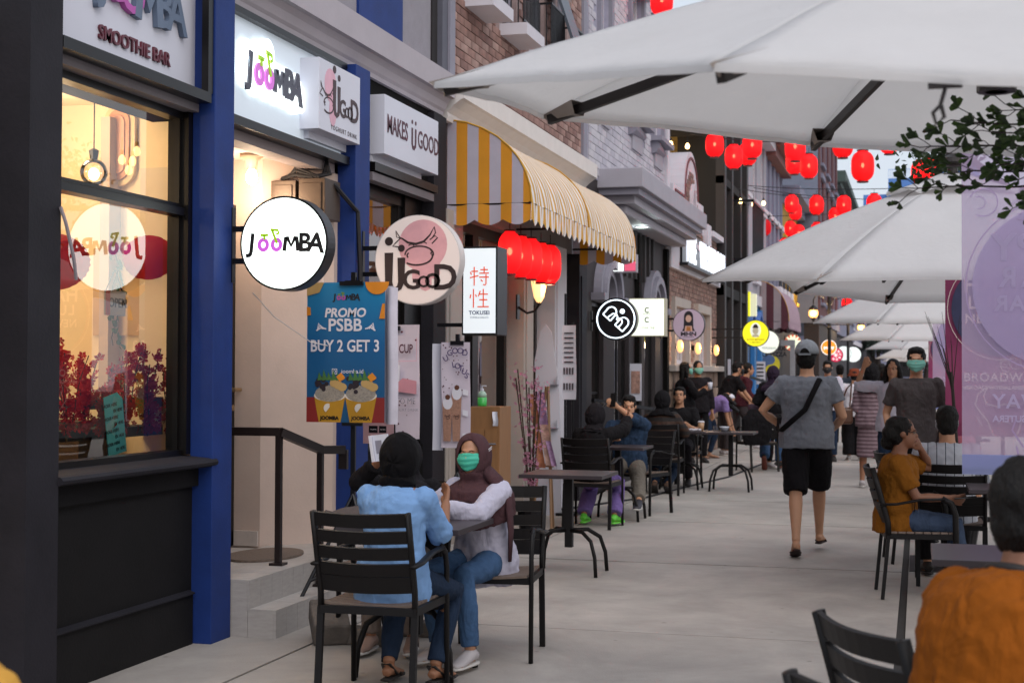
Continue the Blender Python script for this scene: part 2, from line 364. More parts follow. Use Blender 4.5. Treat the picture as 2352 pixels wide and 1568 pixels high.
for z0, z1 in ((1.055, 2.33), (2.395, 2.86)):
    MB().add([(-3.92, 5.7, z0), (-3.92, 7.29, z0), (-3.92, 7.29, z1), (-3.92, 5.7, z1)], [(0, 1, 2, 3)]).build('pane', gl, w1)
room(b1, -3.97, 4.6, 7.73, .5, 3.05, 1.9, warm)
bx('wall_panel', mat('tan_panel', '#c4a57c', .7, var=.06), b1, -4.666, -4.361, 7.71, 7.728, 1.69, 2.2)
bx('wall_panel', mat('tall_white_panel', '#d9cbb8', .6, var=.03), b1, -4.358, -4.18, 7.70, 7.728, 1.2, 2.66)
# oval mirror on the wall behind the glass
for k, (rx, ry, z0, z1) in enumerate(((.1, .24, 0, .03), (.07, .205, .03, .045), (.045, .17, .045, .055))):
    pts = arc(0, ry-rx, rx, 0, PI, 12) + arc(0, -(ry-rx), rx, PI, 2*PI, 12)
    o_ = MB(FY((-4.495, 7.725, 2.80))).prism(pts, z0, z1).build('oval_rim', mat('rim_%d' % k, ['#e3c795', '#c98f66', '#cf9a7c'][k], .4), b1)
# cabinet and shelf in the shop window
bx('counter', mat('dark_counter', '#3a2a22', .6), b1, -5.6, -4.5, 7.3, 7.65, .6, 1.2)
b = MB()
for z in (1.12, 1.28): b.bx(-4.36, -4.2, 6.2, 7.7, z, z+.055)
b.build('window_shelf', mat('shelf_black', '#1c1414', .5), b1)
# flowers in the window
petal = cloth('petal_red', '#a01822', .35, .7, tcol='#c03028'); petal2 = cloth('petal_magenta', '#8a1626', .3, .7)
stemm = mat('stem', '#3a2d1c', .8)
rf = random.Random(11)
def blossom(b, c, r):
    n = 5; a0 = rf.uniform(0, 6); nrm = Vector((rf.uniform(-1, 1), rf.uniform(-1, .2), rf.uniform(-.4, 1))).normalized()
    u = nrm.orthogonal().normalized(); v = nrm.cross(u); c = Vector(c)
    for k in range(n):
        a = a0+2*PI*k/n; d = u*math.cos(a)+v*math.sin(a); e = u*math.cos(a+.55)+v*math.sin(a+.55); g = u*math.cos(a-.55)+v*math.sin(a-.55)
        b.add([c, c+g*r*.7+nrm*r*.15, c+d*r+nrm*r*.35, c+e*r*.7+nrm*r*.15], [(0, 1, 2, 3)])
for i, (y, x, h, m_) in enumerate(((6.63, -4.16, .50, petal), (6.86, -4.2, .50, petal), (7.0, -4.15, .30, petal), (7.26, -4.2, .50, petal), (7.45, -4.16, .47, petal2), (7.68, -4.13, .42, petal2))):
    t = thing('flower_spray', ['deep red artificial blossom spray at the left edge of the shop window', 'tall red blossom spray second from the left in the shop window', 'short orange red blossoms left of the turquoise card in the window', 'red blossom spray just right of the turquoise card', 'dark pink blossom spray near the right of the shop window', 'rightmost magenta blossom spray against the window frame'][i], 'flowers', (x, y, 1.09), 'artificial blossoms in the shop window')
    b = MB(); s_ = MB()
    for q in range(5):
        a = (q-2)*.055+rf.uniform(-.02, .02); a2 = rf.uniform(-.07, .07); hh = h*rf.uniform(.75, 1.05)
        path = [(x+a2*s*.8, y+a*s+.015*math.sin(7*s), 1.0+.12+hh*s) for s in [k/8 for k in range(9)]]
        s_.tube(path, .003, 5)
        for s in range(30):
            f = rf.uniform(.08, 1); p = path[min(8, int(f*8))]
            sp = .036*(1.15-f*.7)
            blossom(b, (p[0]+rf.gauss(0, sp*.6), p[1]+rf.gauss(0, sp), 1.12+hh*f+rf.gauss(0, .012)), rf.uniform(.017, .032))
    s_.build('stem', stemm, t); b.build('blossoms', m_, t)['kind'] = 'stuff'
# turquoise card, lanterns, open sign and vine behind the glass
card = thing('menu_card', 'turquoise card with dark printed lines leaning inside the shop window', 'card', (-4.09, 6.72, 1.1))
fr_ = frame((-4.085, 6.97, 1.20), (0, .96, .12), (.02, -.2, .97))
MB(fr_).prism([(-.09, -.16), (.1, -.16), (.1, .13), (.05, .17), (-.09, .16)], 0, .004).build('sheet', mat('turquoise', '#4fb2b8', .6, var=.04), card)
for k in range(8): text('ORDER HERE'[(k % 2)*3:], fr_ @ Matrix.Translation((-.04+.08*(k % 2), .11-.035*k, .005)), .026, mat('ink', '#1c1b22', .6), card, depth=.001)
lanr = cloth('lantern_paper_dim', '#b3202a', .5, .6, tcol='#d02028')
def paper_lantern(loc, rx, h, label, m_):
    t = thing('paper_lantern', label, 'lantern', loc, 'paper lanterns inside the shop window')
    prof = []
    for i in range(29):
        a = -PI/2*.86 + PI*.86*i/28; prof.append((rx*math.cos(a)*(1 if i % 2 else .965), h/2*math.sin(a)))
    MB().lathe(prof, loc, 24).build('shade', m_, t, smooth=True)
    MB().tube([(loc[0], loc[1], loc[2]+h/2*.9), (loc[0]+.02, loc[1]+.05, loc[2]+.6)], .004, 5).build('cord', frm, t)
paper_lantern((-4.3, 7.80, 2.14), .2, .30, 'round red paper lantern hanging at the right of the shop window', lanr)
paper_lantern((-4.35, 6.78, 2.05), .2, .30, 'round red paper lantern hanging at the left of the shop window', lanr)
t = thing('open_sign', 'small grey and red sign reading OPEN hanging inside the window', 'sign', (-4.1, 6.75, 1.85))
f_ = FX((-4.09, 6.965, 1.84)); MB(f_).prism([(-.1, -.065), (.1, -.065), (.1, .065), (-.1, .065)], 0, .01).build('board', mat('sign_grey', '#8f8a86', .5, var=.05), t)
MB(f_).prism([(-.1, -.065), (-.06, -.065), (-.06, .065), (-.1, .065)], .0101, .013).build('edge_band', mat('sign_red', '#96392c', .5), t)
text('OPEN', f_ @ Matrix.Translation((.02, 0, .0102)), .07, mat('ink', '#1c1b22', .6), t, bold=.01, depth=.002)
MB().tube([(-4.09, 6.88, 1.9), (-4.09, 6.97, 2.02), (-4.09, 7.05, 1.9)], .003, 5).build('cord', frm, t)
leafm = cloth('vine_leaf', '#2e4a22', .3, .5, tcol='#4c6a28')
def leaf(b, c, d, n_, L_, w):
    c, d, n_ = Vector(c), Vector(d).normalized(), Vector(n_).normalized(); s_ = d.cross(n_).normalized()
    b.add([c, c+d*L_*.4+s_*w*.30, c+d*L_*.8+s_*w*.5+n_*L_*.05, c+d*L_, c+d*L_*.8-s_*w*.5+n_*L_*.05, c+d*L_*.4-s_*w*.30, c+d*L_*.5-n_*L_*.06], [(0, 1, 2, 6), (6, 2, 3), (6, 3, 4), (0, 6, 4, 5)])
t = thing('hanging_vine', 'trailing green vine hanging inside the lit shop window', 'plant', (-4.15, 6.85, 2.0))
MB().tube([(-4.14, 7.06+.03*math.sin(k), 2.10-.04*k) for k in range(13)], .003, 5).build('stem', stemm, t)
for k in range(44):
    z = 2.1-k*.0112; b = MB(); leaf(b, (-4.13, 7.06+.03*math.sin((2.05-z)/.05)+rf.uniform(-.03, .03), z), (rf.uniform(-.3, .3), rf.uniform(-1, 1), rf.uniform(-1, .1)), (1, rf.uniform(-.4, .4), .4), .045, .03); b.build('leaf', leafm, t)
t = thing('globe_lamp', 'clear glass globe lamp glowing warm inside the shop window', 'lamp', (-4.6, 6.9, 2.5))
MB().ell((-4.36, 7.2, 2.57), (.075, .075, .075), n=20, m_=12).build('globe', glass('globe_glass', (.98, .95, .9), 1.35, 0, 2), t, smooth=True)
MB().ell((-4.36, 7.2, 2.56), (.03, .03, .035)).build('bulb', emit('warm_bulb', '#ffd9a0', 14), t, smooth=True)
MB().tube([(-4.36, 7.2, 2.64), (-4.36, 7.2, 3.0)], .004, 5).lathe([(.02, 0), (.028, .05), (.012, .06)], (-4.36, 7.2, 2.64), 10).build('cord', frm, t)
point_light('window_room_light', (-4.9, 6.3, 2.6), 17, (1, .70, .38), .1)
point_light('window_room_light', (-4.75, 6.7, 1.75), 8, (1, .74, .44), .12); point_light('window_room_light', (-4.6, 7.2, 2.85), 6, (1, .78, .5), .1)  # first one is an unseen low fill, added to brighten the room wall
# sign fascia over window one
sg = thing('fascia_sign', 'large white shop fascia sign with dark and pink raised letters, top left of the street', 'sign', (-3.85, 6.7, 3.3))
wp = mat('white_panel', '#c9cad6', .45, var=.03, vs=2); wp2 = mat('white_print', '#d2d1da', .5, var=.02)
bx('panel', wp, sg, -3.858, -3.835, 5.9, 7.40, 3.0, 3.62)
bx('frame', frm, sg, -3.86, -3.72, 5.88, 7.33, 2.945, 3.0); bx('frame', frm, sg, -3.86, -3.80, 7.40, 7.43, 3.0, 3.60); bx('frame', frm, sg, -3.76, -3.72, 7.29, 7.345, 3.0, 3.60)
bx('ledge', mat('grey_ledge', '#6b6468', .6), sg, -4.0, -3.80, 5.88, 7.34, 2.90, 2.944)
slate = mat('letter_slate', '#5c6a80', .5); magen = mat('letter_magenta', '#a8489c', .45); maroon = mat('letter_maroon', '#5a1c2c', .4); ink = mat('ink', '#1c1b22', .6)
def word(par, fr, letters, size, depth=.006, bold=.012, name='letter'):
    """letters: (char, x, y, scale, material, tilt)"""
    for i_, (ch, x, y, sc, m_, tl) in enumerate(letters):
        fr = fr @ Matrix.Translation((0, 0, .0004*(i_ % 2)*2-.0004))
        if ch == 'M':
            q = size*sc*.36; MB(fr @ Matrix.Translation((x, y, 0))).strip([(-q*1.05, -q), (-q*.82, q*.95), (-q*.6, q*.95), (0, -q*.25), (q*.6, q*.95), (q*.82, q*.95), (q*1.05, -q)], [q*w for w in (.62, .54, .54, .6, .54, .54, .62)], 0, depth).build(name, m_, par); continue
        text(ch, fr @ Matrix.Translation((x, y, 0)), size*sc, m_, par, name, depth, bold, rot=tl)
def joomba(par, fr, w, mk, mp, mg, depth=.004):
    """the smoothie bar's word mark, w wide: two O's as bicycle wheels with a green saddle and handlebar"""
    s = w/5.0
    L_ = [('J', -2.1, .0, 1.1, mk, -.1), ('M', .52, -.05, .85, mk, .02), ('B', 1.42, -.02, 1.1, mk, .0), ('A', 2.15, -.06, 1.15, mk, -.12)]
    word(par, fr, [(c, x*s, y*s, k, m_, t) for c, x, y, k, m_, t in L_], 1.42*s, depth, .032)
    for x in (-1.33, -.45):
        MB(fr).strip(arc(x*s, -.08*s, .27*s, 0, 2*PI*23/24, 24, .31*s), .25*s, 0, depth, True).build('letter', mp, par)
    MB(fr).strip([(-1.52*s, .52*s), (-1.0*s, .52*s)], .17*s, depth, depth*1.6).strip([(-1.28*s, .5*s), (-1.24*s, .24*s)], .15*s, depth, depth*1.6).build('emblem', mg, par)
    MB(fr).strip([(-.85*s, .85*s), (-.36*s, .8*s), (-.3*s, .62*s), (-.48*s, .55*s)], .16*s, depth, depth*1.6).strip([(-.74*s, .8*s), (-.42*s, .0)], .16*s, depth, depth*1.6).build('emblem', mg, par)
f_ = FX((-3.834, 6.70, 3.38)); L_ = [('J', -.32, .02, 1, slate, 0), ('O', -.2, .02, 1, magen, 0), ('O', -.06, 0, 1.05, magen, 0), ('M', .1, 0, 1, slate, 0), ('B', .25, 0, 1.05, slate, 0), ('A', .38, 0, 1.05, slate, 0)]
word(sg, f_, [(c, x*1.05, y, k*.8, m_, t_) for c, x, y, k, m_, t_ in L_], .38, .03, .015)
text('SMOOTHIE BAR', FX((-3.834, 6.705, 3.125)), .10, maroon, sg, depth=.012, bold=.014)
# doorway recess
wall_back = bx('recess_wall', creamw, b1, -4.56, -4.5, 7.6, 9.56, .3, 2.95)
MB().prism([(-4.5, 9.1), (-4.24, 9.1), (-3.86, 9.44), (-3.86, 9.55), (-4.5, 9.55)], .3, 2.95).build('recess_side_wall', creamw, b1)
bx('recess_near_wall', creamw, b1, -4.95, -3.86, 7.74, 7.78, .3, 2.95)
bx('recess_ceiling', creamw, b1, -4.5, -3.86, 7.77, 9.5, 2.90, 2.93)
bx('header_beam', mat('grey_beam', '#8d8282', .7, var=.05), b1, -4.0, -3.86, 7.78, 9.5, 2.84, 2.90)
bx('skirting', mat('skirting', '#b5aaa4', .6), b1, -4.42, -4.25, 9.08, 9.098, .32, .42)
dr = thing('shop_door', 'dark framed shop door standing open behind the blue pillar', 'door', (-4.3, 8.2, .32))
MB().bx(-4.49, -4.43, 8.1, 8.25, .32, 2.6).bx(-4.49, -4.43, 8.96, 9.1, .32, 2.6).bx(-4.49, -4.43, 8.25, 8.96, 2.4, 2.6).bx(-4.49, -4.43, 8.25, 8.96, .32, .6).build('leaf', frm, dr); MB().bx(-4.475, -4.465, 8.25, 8.96, .6, 2.4).build('pane', glass('window_glass'), dr)
MB().tube([(-4.44, 8.99, 1.36), (-4.38, 8.99, 1.36), (-4.38, 9.08, 1.36)], .014).build('handle', mat('brass', '#b59b78', .3, .9), dr)
MB().lathe([(.02, 0), (.02, .05)], (-4.44, 9.0, 1.24), 12, 'x').build('lock', mat('brass'), dr)
lamp = thing('ceiling_bulb', 'glowing bulb in a round ceiling fitting inside the shop doorway', 'lamp', (-4.42, 9.3, 2.9))
MB().lathe([(.075, 0), (.075, -.02), (.04, -.04), (.035, -.1)], (-4.2, 8.85, 2.899), 20).build('fitting', mat('cream_plastic', '#d8c3a8', .5), lamp, smooth=True)
MB().lathe([(.02, 0), (.035, -.03), (.038, -.06), (.028, -.09), (.005, -.10)], (-4.2, 8.85, 2.80), 16).build('bulb', emit('white_bulb', '#ffe8c8', 30), lamp, smooth=True)
point_light('doorway_light', (-4.2, 8.83, 2.64), 9, (1, .74, .5), .05)
for k, (x0, x1, z0, z1) in enumerate(((-4.19, -4.01, 2.44, 2.76), (-3.99, -3.80, 2.50, 2.77))):
    t = thing('wall_box', ['dark metal meter box on the doorway wall, the left of two, behind the round sign', 'larger dark metal meter box with a small lock, right of the two in the doorway'][k], 'meter box', ((x0+x1)/2, 9.5, z0))
    bm_ = mat('meter_box', '#4b3d33', .45, .4, var=.15)
    bx('body', bm_, t, x0, x1, 9.13, 9.40, z0, z1, bevel=.004); bx('lid', bm_, t, x0+.025, x1-.025, 9.122, 9.13, z0+.03, z1-.03, bevel=.003)
    MB().lathe([(.008, 0), (.008, -.01)], (x1-.04, 9.12, z0+.06), 8, 'y').build('lock', mat('brass'), t)
b = MB()
for dx, r in ((0, .014), (.03, .011), (.05, .01)):
    b.tube([(-4.15+dx, 9.2, 2.78), (-4.02, 9.15, 2.80+dx), (-3.9+dx, 9.15, 2.78), (-3.84+dx, 9.2, 2.80), (-3.84, 9.25, 2.9)], r, 6)
b.tube([(-3.95, 9.15, 2.78), (-3.80, 9.3, 2.74), (-3.72, 9.52, 2.58), (-3.71, 9.55, 2.2), (-3.71, 9.56, 1.95)], .016, 6)
tag(b.build('cable_bundle', mat('black_rubber'), None), 'tangle of black cables running over the meter boxes and down the blue pillar', 'cables')
tag(bx('cable_duct', mat('white_plastic', '#cfc6c2', .5), None, -3.93, -3.915, 9.385, 9.399, 1.9, 2.3), 'thin white plastic conduit on the doorway wall below the meter boxes', 'conduit')
# steps and landing, faced with tiles
st = thing('entrance_steps', 'two pale tiled steps and landing leading to the shop door', 'steps', (-3.8, 8.9, 0))
bx('landing', tile, st, -5.0, -3.612, 7.60, 10.6, -.02, .305); bx('step', tile, st, -3.61, -3.452, 7.60, 10.9, -.02, .146)
rt_ = random.Random(5)
def tiles(y0, y1, pit, f):
    y = y0
    while y < y1-.01:
        e = min(y+pit-.003, y1); f(y, e); y += pit
tiles(7.6, 10.6, .3, lambda a, e: bx('tile', conc_variant(rt_.randrange(4)) if 0 else tile, st, -3.9, -3.60, a, e, .306, .32))
tiles(7.6, 10.6, .3, lambda a, e: bx('tile', tile, st, -4.2, -3.903, a, e, .306, .3195))
tiles(7.6, 10.6, .15, lambda a, e: bx('tile', tile, st, -3.611, -3.600, a, e, .148, .305))
tiles(7.6, 10.9, .3, lambda a, e: bx('tile', tile, st, -3.6, -3.44, a, e, .1465, .16))
tiles(7.6, 10.9, .15, lambda a, e: bx('tile', tile, st, -3.451, -3.440, a, e, .0, .146))
mt = MB(); mt.prism(arc(-3.98, 8.62, .22, 0, 2*PI*31/32, 32, .34), .3205, .335)
tag(mt.build('door_mat', mat('coir', '#6a5c52', .95, var=.25, vs=60, bump=.6, bs=200), None), 'oval brown door mat lying on the tiled landing', 'door mat')
# handrail
hr = thing('handrail', 'dark brown metal handrail beside the shop steps', 'handrail', (-3.7, 8.3, .16))
rm = mat('rail_brown', '#241b1b', .4, .3, var=.1)
MB().bx(-3.735, -3.70, 8.225, 8.26, .32, 1.10).build('post', rm, hr); MB().bx(-3.76, -3.675, 8.2, 8.285, .3205, .335).build('base_plate', rm, hr)
MB().bx(-3.59, -3.555, 8.52, 8.555, .16, .98).build('post', rm, hr); MB().bx(-3.61, -3.53, 8.49, 8.58, .1605, .175).build('base_plate', rm, hr)
b = MB().bar((-4.15, 8.235, 1.12), (-3.705, 8.245, 1.12), .055, .05).bar((-3.715, 8.24, 1.12), (-3.57, 8.54, 1.0), .055, .05).bar((-3.585, 8.54, 1.0), (-3.43, 8.60, 1.0), .055, .05).bar((-3.445, 8.6, 1.0), (-3.445, 8.6, .88), .055, .03)
b.build('rail', rm, hr)
# illuminated board over the doorway
sg = thing('illuminated_sign', 'white fascia board with glowing outlined shop name above the doorway', 'sign', (-3.84, 8.5, 3.2))
bx('panel', emit('lit_board', '#c8d2dc', .32), sg, -3.858, -3.835, 7.70, 9.49, 2.97, 3.56)
b = MB().bx(-3.86, -3.77, 7.60, 9.49, 2.90, 2.955).bx(-3.86, -3.79, 7.60, 9.49, 3.56, 3.6); b.build('frame', frm, sg)
f_ = FX((-3.834, 8.31, 3.27)); halo = emit('halo_white', '#eef8fa', 2.2)
bl = MB(f_)
for x, y, r in ((-.36, -.02, .1), (-.36, .1, .07), (-.23, -.01, .14), (-.18, .1, .1), (-.07, .0, .15), (-.07, .14, .09), (.07, -.02, .13), (.2, -.02, .13), (.33, -.03, .13), (.42, -.05, .09)): bl.prism(arc(x, y, r, 0, 2*PI*23/24, 24), 0, .028+.0003*x)
bl.build('halo', halo, sg)
joomba(sg, f_ @ Matrix.Translation((0, 0, .03)), .8, emit('lit_ink', '#3b3a48', .1), emit('lit_pink', '#c868c8', .35), emit('lit_green', '#9cc820', .35), .012)
# box sign: yoghurt drink
sg = thing('box_sign', 'white box sign with cow drawing and words yoghurt drink above the second blue pillar', 'sign', (-3.75, 9.15, 3.25))
bx('box', wp, sg, -3.86, -3.702, 8.785, 9.505, 3.04, 3.50, bevel=.003)
f_ = FX((-3.7015, 9.145, 3.27)); pinkp = mat('print_pink', '#d3a3b4', .5); brownp = mat('print_brown', '#3a2327', .5)
MB(f_).prism(arc(-.17, .08, .1, 0, 2*PI*23/24, 24, .11), 0, .001).prism(arc(-.13, -.08, .06, 0, 2*PI*23/24, 24, .1), 0, .0013).build('emblem', pinkp, sg)
def cow(fr, s, m_, par, lw=.035):
    """line drawing of a smiling cow's head"""
    b = MB(fr); q = lambda P_: [(x*s, y*s) for x, y in P_]
    b.strip(q([(-.85, .35), (-.62, .30), (-.35, .12), (0, .05), (.35, .15), (.62, .42), (.80, .75)]), [lw*s*k for k in (.3, 1, 1.5, 1.7, 1.5, 1, .3)], .001, .002)
    b.strip(q([(-.85, .35), (-.88, .62), (-.78, .45), (-.68, .32)]), lw*s*.6, .001, .0022).strip(q([(.80, .75), (.86, .5), (.7, .28), (.6, .22)]), lw*s*.7, .001, .0022)
    b.strip(q([(-.68, .30), (-.9, .1), (-1.02, -.02), (-.8, -.05), (-.62, -.1)]), lw*s*.8, .001, .0024).strip(q([(.62, .22), (.82, .38), (.95, .3), (.7, .05)]), lw*s*.8, .001, .0024)
    b.strip(q(arc(.15, -.38, .62, -.2, PI*1.02, 20, .34)), lw*s, .001, .0026).strip(q(arc(.05, -.46, .68, -2.3, .25, 20, .36)), lw*s*1.2, .001, .0028)
    b.strip(q(arc(-.2, -.05, .13, .3, 2.7, 8, .09)), lw*s*.6, .001, .003).strip(q(arc(.35, .03, .13, .3, 2.7, 8, .09)), lw*s*.6, .001, .003)
    b.strip(q(arc(.62, -.28, .08, -1.4, 1.4, 8)), lw*s*.9, .001, .003).strip(q(arc(-.28, -.42, .1, 1.8, 4.2, 8)), lw*s*.9, .001, .003)
    b.build('drawing', m_, par)
cow(f_ @ Matrix.Translation((-.22, .0, 0)), .13, brownp, sg, .07)
def ugood(par, fr, s, m_):
    """the yoghurt shop's word mark: tall U with two dots, then GOOD in growing letters"""
    MB(fr).strip([(-1.2*s, .95*s), (-1.2*s, -.2*s), (-1.1*s, -.45*s), (-.93*s, -.52*s), (-.76*s, -.42*s), (-.68*s, -.2*s), (-.68*s, .75*s)], [w*s for w in (.36, .3, .24, .2, .22, .26, .32)], .001, .0032).build('lettering', m_, par)
    MB(fr).prism(arc(-1.2*s, 1.4*s, .17*s, 0, 2*PI*15/16, 16), .001, .003).build('dot', m_, par); MB(fr).prism(arc(-.68*s, 1.12*s, .14*s, 0, 2*PI*15/16, 16), .001, .003).build('dot', m_, par)
    for ch, x, y, k in (('G', -.25, -.15, 1.05), ('O', .25, -.22, .62), ('O', .62, -.2, .8), ('D', 1.12, -.08, 1.35)): text(ch, fr @ Matrix.Translation((x*s, y*s, .001)), k*s, m_, par, 'lettering', .002, .025)
ugood(sg, f_ @ Matrix.Translation((.08, -.02, 0)), .155, brownp)
text('YOGHURT DRINK', f_ @ Matrix.Translation((.07, -.19, .001)), .045, brownp, sg, depth=.001, sp=1.35)
bx('ledge', wp, sg, -3.86, -3.80, 8.85, 9.55, 2.99, 3.04)
sg = thing('box_sign', 'long white box sign with maroon slogan between the blue pillar and the striped awning', 'sign', (-3.75, 10.55, 3.25))
bx('box', wp, sg, -3.86, -3.70, 9.99, 11.22, 3.05, 3.48, bevel=.003)
f_ = FX((-3.6985, 10.6, 3.27)); mar = mat('print_maroon', '#4a1a2c', .5)
text('MAKES', f_ @ Matrix.Translation((-.34, -.0, 0)), .19, mar, sg, depth=.002, bold=.012, xs=.78)
text('GOOD', f_ @ Matrix.Translation((.37, -.01, 0)), .19, mar, sg, depth=.002, bold=.008, xs=.86)
MB(f_).strip([(-.015, .06), (-.015, -.06), (0, -.085), (.03, -.09), (.058, -.07), (.065, -.03), (.065, .06)], .03, 0, .002).build('lettering', mar, sg)
for x_ in (-.015, .065): MB(f_).prism(arc(x_, .105, .016, 0, 5.9, 12), 0, .002).build('dot', mar, sg)
bx('ledge', mat('grey_ledge'), sg, -3.86, -3.78, 9.96, 11.36, 2.86, 2.92); bx('frame', frm, sg, -3.86, -3.76, 9.96, 11.40, 2.93, 2.99)
bx('soffit_strip', wp, sg, -3.86, -3.80, 10.0, 11.1, 3.0, 3.05)
# window three
w3 = bx('window', frm, b1, -4.0, -3.90, 11.0, 11.40, .9, 2.90)
MB().bx(-4.0, -3.92, 9.95, 11.0, .9, 1.0).bx(-4.0, -3.92, 9.95, 11.0, 2.78, 2.9).bx(-4.0, -3.93, 10.93, 11.0, 1.0, 2.78).build('frame', frm, w3)
MB().add([(-3.96, 9.95, 1.0), (-3.96, 10.93, 1.0), (-3.96, 10.93, 2.78), (-3.96, 9.95, 2.78)], [(0, 1, 2, 3)]).build('pane', glass('window_glass_dark', (.75, .7, .66), 1.5, 0, 2.5), w3)
bx('lower_wall', dkb, b1, -4.2, -3.88, 9.95, 11.4, 0, .9)
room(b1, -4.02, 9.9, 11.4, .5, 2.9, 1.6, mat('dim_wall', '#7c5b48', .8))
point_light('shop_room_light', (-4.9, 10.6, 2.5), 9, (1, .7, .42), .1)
for i, (nm, lb) in enumerate((('power_cord', 'pale cable end sticking out of the dark corner column'),)):
    tag(MB().tube([(-3.715, 5.86, 2.22), (-3.70, 5.88, 2.15), (-3.69, 5.93, 2.0), (-3.7, 5.97, 1.9)], .009, 6).build(nm, mat('grey_cable', '#8a8288', .5), None), lb, 'cable')
tag(MB().tube([(-3.66, 7.74, 1.93), (-3.6, 7.9, 1.8), (-3.5, 8.2, 1.66), (-3.3, 8.5, 1.60), (-3.2, 8.58, 1.6)], .003, 5).build('string', mat('white_plastic'), None), 'thin white string hanging from the round sign to the blue poster', 'string')

# ================================================================ projecting signs
ringm = mat('sign_black', '#17171b', .35, .4, var=.05)
def bracket(par, x, y, zs, xw, plate=True):
    for z in zs: MB().bar((xw, y, z), (x, y, z), .03, .03).build('bracket', ringm, par)
    if plate: MB().bx(xw-.012, xw+.006, y-.02, y+.02, min(zs)-.12, max(zs)+.12).build('wall_plate', ringm, par)
def round_sign(name, label, c, r, face, back=ringm, d=.11, rim=.012, xw=-3.71, zs=None, plate=True):
    t = thing(name, label, 'sign', c, 'signs projecting from the shop fronts'); x, y, z = c
    MB().lathe([(r-.004, 0), (r, .004), (r, d-.004), (r-.004, d)], (x, y, z), 56, 'y').build('drum', back, t)
    if rim: MB().lathe([(r, -.006), (r, .006)], (x, y, z), 56, 'y').build('rim', back, t)
    f = FY((x, y-.0065, z)); disc(f, r-rim, 0, .003).build('face', face, t)
    bracket(t, x-r+.01, y+d/2, zs or (z+.09, z-.09), xw, plate)
    return t, f @ Matrix.Translation((0, 0, .0035))
litw = emit('lit_white', '#e6f0ec', 3.2)
t, f_ = round_sign('round_sign', 'glowing white round sign with bicycle word mark on the first blue pillar', (-3.375, 7.53, 2.19), .262, litw)
joomba(t, f_, .45, mat('lit_black', '#0d0c10', .5), emit('lit_pink2', '#c860d8', .4), emit('lit_green2', '#9cc812', .35), .001)
t, f_ = round_sign('round_sign', 'pale pink round sign with a smiling cow drawing and dark word mark', (-3.31, 9.6, 2.25), .308, emit('cow_face', '#d9cbc6', .22), mat('sign_white_rim', '#c9c2c0', .5), rim=.006, xw=-3.73)
pk = mat('cow_pink', '#d8a0a6', .6); b = MB(f_)
b.prism(arc(.04, .1, .175, 0, 2*PI*31/32, 32), 0, .0006)
for x, y0, w in ((.0, -.13, .035), (.06, -.17, .045), (.13, -.10, .035)):
    b.prism([(x-w/1, .1), (x-w/1, y0+w*.6)] + [(x+w*math.cos(a), y0+w*math.sin(a)) for a in (PI, PI*1.25, PI*1.5, PI*1.75, 2*PI)] + [(x+w, .1)], 0, .0008+x*.002)
b.build('emblem', pk, t); cow(f_ @ Matrix.Translation((-.01, .1, 0)), .165, mat('cow_ink', '#2c1b1c', .6), t, .06)
ugood(t, f_ @ Matrix.Translation((.005, -.115, .001)), .175, mat('cow_ink'))
# upright box sign with characters
t = thing('upright_sign', 'upright glowing white box sign with two orange characters and blue lettering', 'sign', (-3.35, 11.2, 2.1), 'signs projecting from the shop fronts')
bx('case', ringm, t, -3.492, -3.2, 11.205, 11.5, 1.775, 2.475, bevel=.004)
f_ = FY((-3.346, 11.204, 2.125)); MB(f_).prism([(-.133, -.335), (.133, -.335), (.133, .335), (-.133, .335)], 0, .003).build('face', emit('lit_face', '#dfe6ea', .6), t)
org = emit('orange_char', '#d84a20', .5); f_ = f_ @ Matrix.Translation((0, 0, .0035))
def strokes(fr, c, s, SS, m_, par, w=.12):
    b = MB(fr)
    for k, pts in enumerate(SS): b.strip([(c[0]+x*s, c[1]+y*s) for x, y in pts], w*s, 0, .001+k*.00008)
    b.build('character', m_, par)
TOK = [[(-.95, .45), (-.85, .15)], [(-.85, .5), (-.15, .5)], [(-.55, .95), (-.55, -.95)], [(-1, -.15), (-.1, .05)], [(.1, .65), (.9, .65)], [(.5, .95), (.5, .3)], [(-.02, .3), (1, .3)], [(-.02, -.1), (1, -.1)], [(.7, .2), (.7, -.8), (.6, -.9), (.4, -.85)], [(.15, -.35), (.35, -.55)]]
SEI = [[(-.9, .4), (-.98, -.0)], [(-.62, .95), (-.62, -.95)], [(-.4, .4), (-.3, .15)], [(.1, .75), (-.1, .2)], [(.0, .42), (.9, .42)], [(.42, .95), (.42, -.85)], [(-.0, -.15), (.85, -.15)], [(-.2, -.85), (1, -.85)]]
strokes(f_, (0, .115), .078, TOK, org, t); strokes(f_, (0, -.06), .078, SEI, org, t)
text('TOKUSEI', f_ @ Matrix.Translation((0, -.175, 0)), .043, emit('navy_print', '#1d2f5c', .15), t, depth=.001, bold=.02)
text('COFFEE & IZAKAYA', f_ @ Matrix.Translation((0, -.212, 0)), .0175, mat('grey_print', '#6a7382', .5), t, depth=.001)
bracket(t, -3.49, 11.35, (1.86,), -3.74, False)
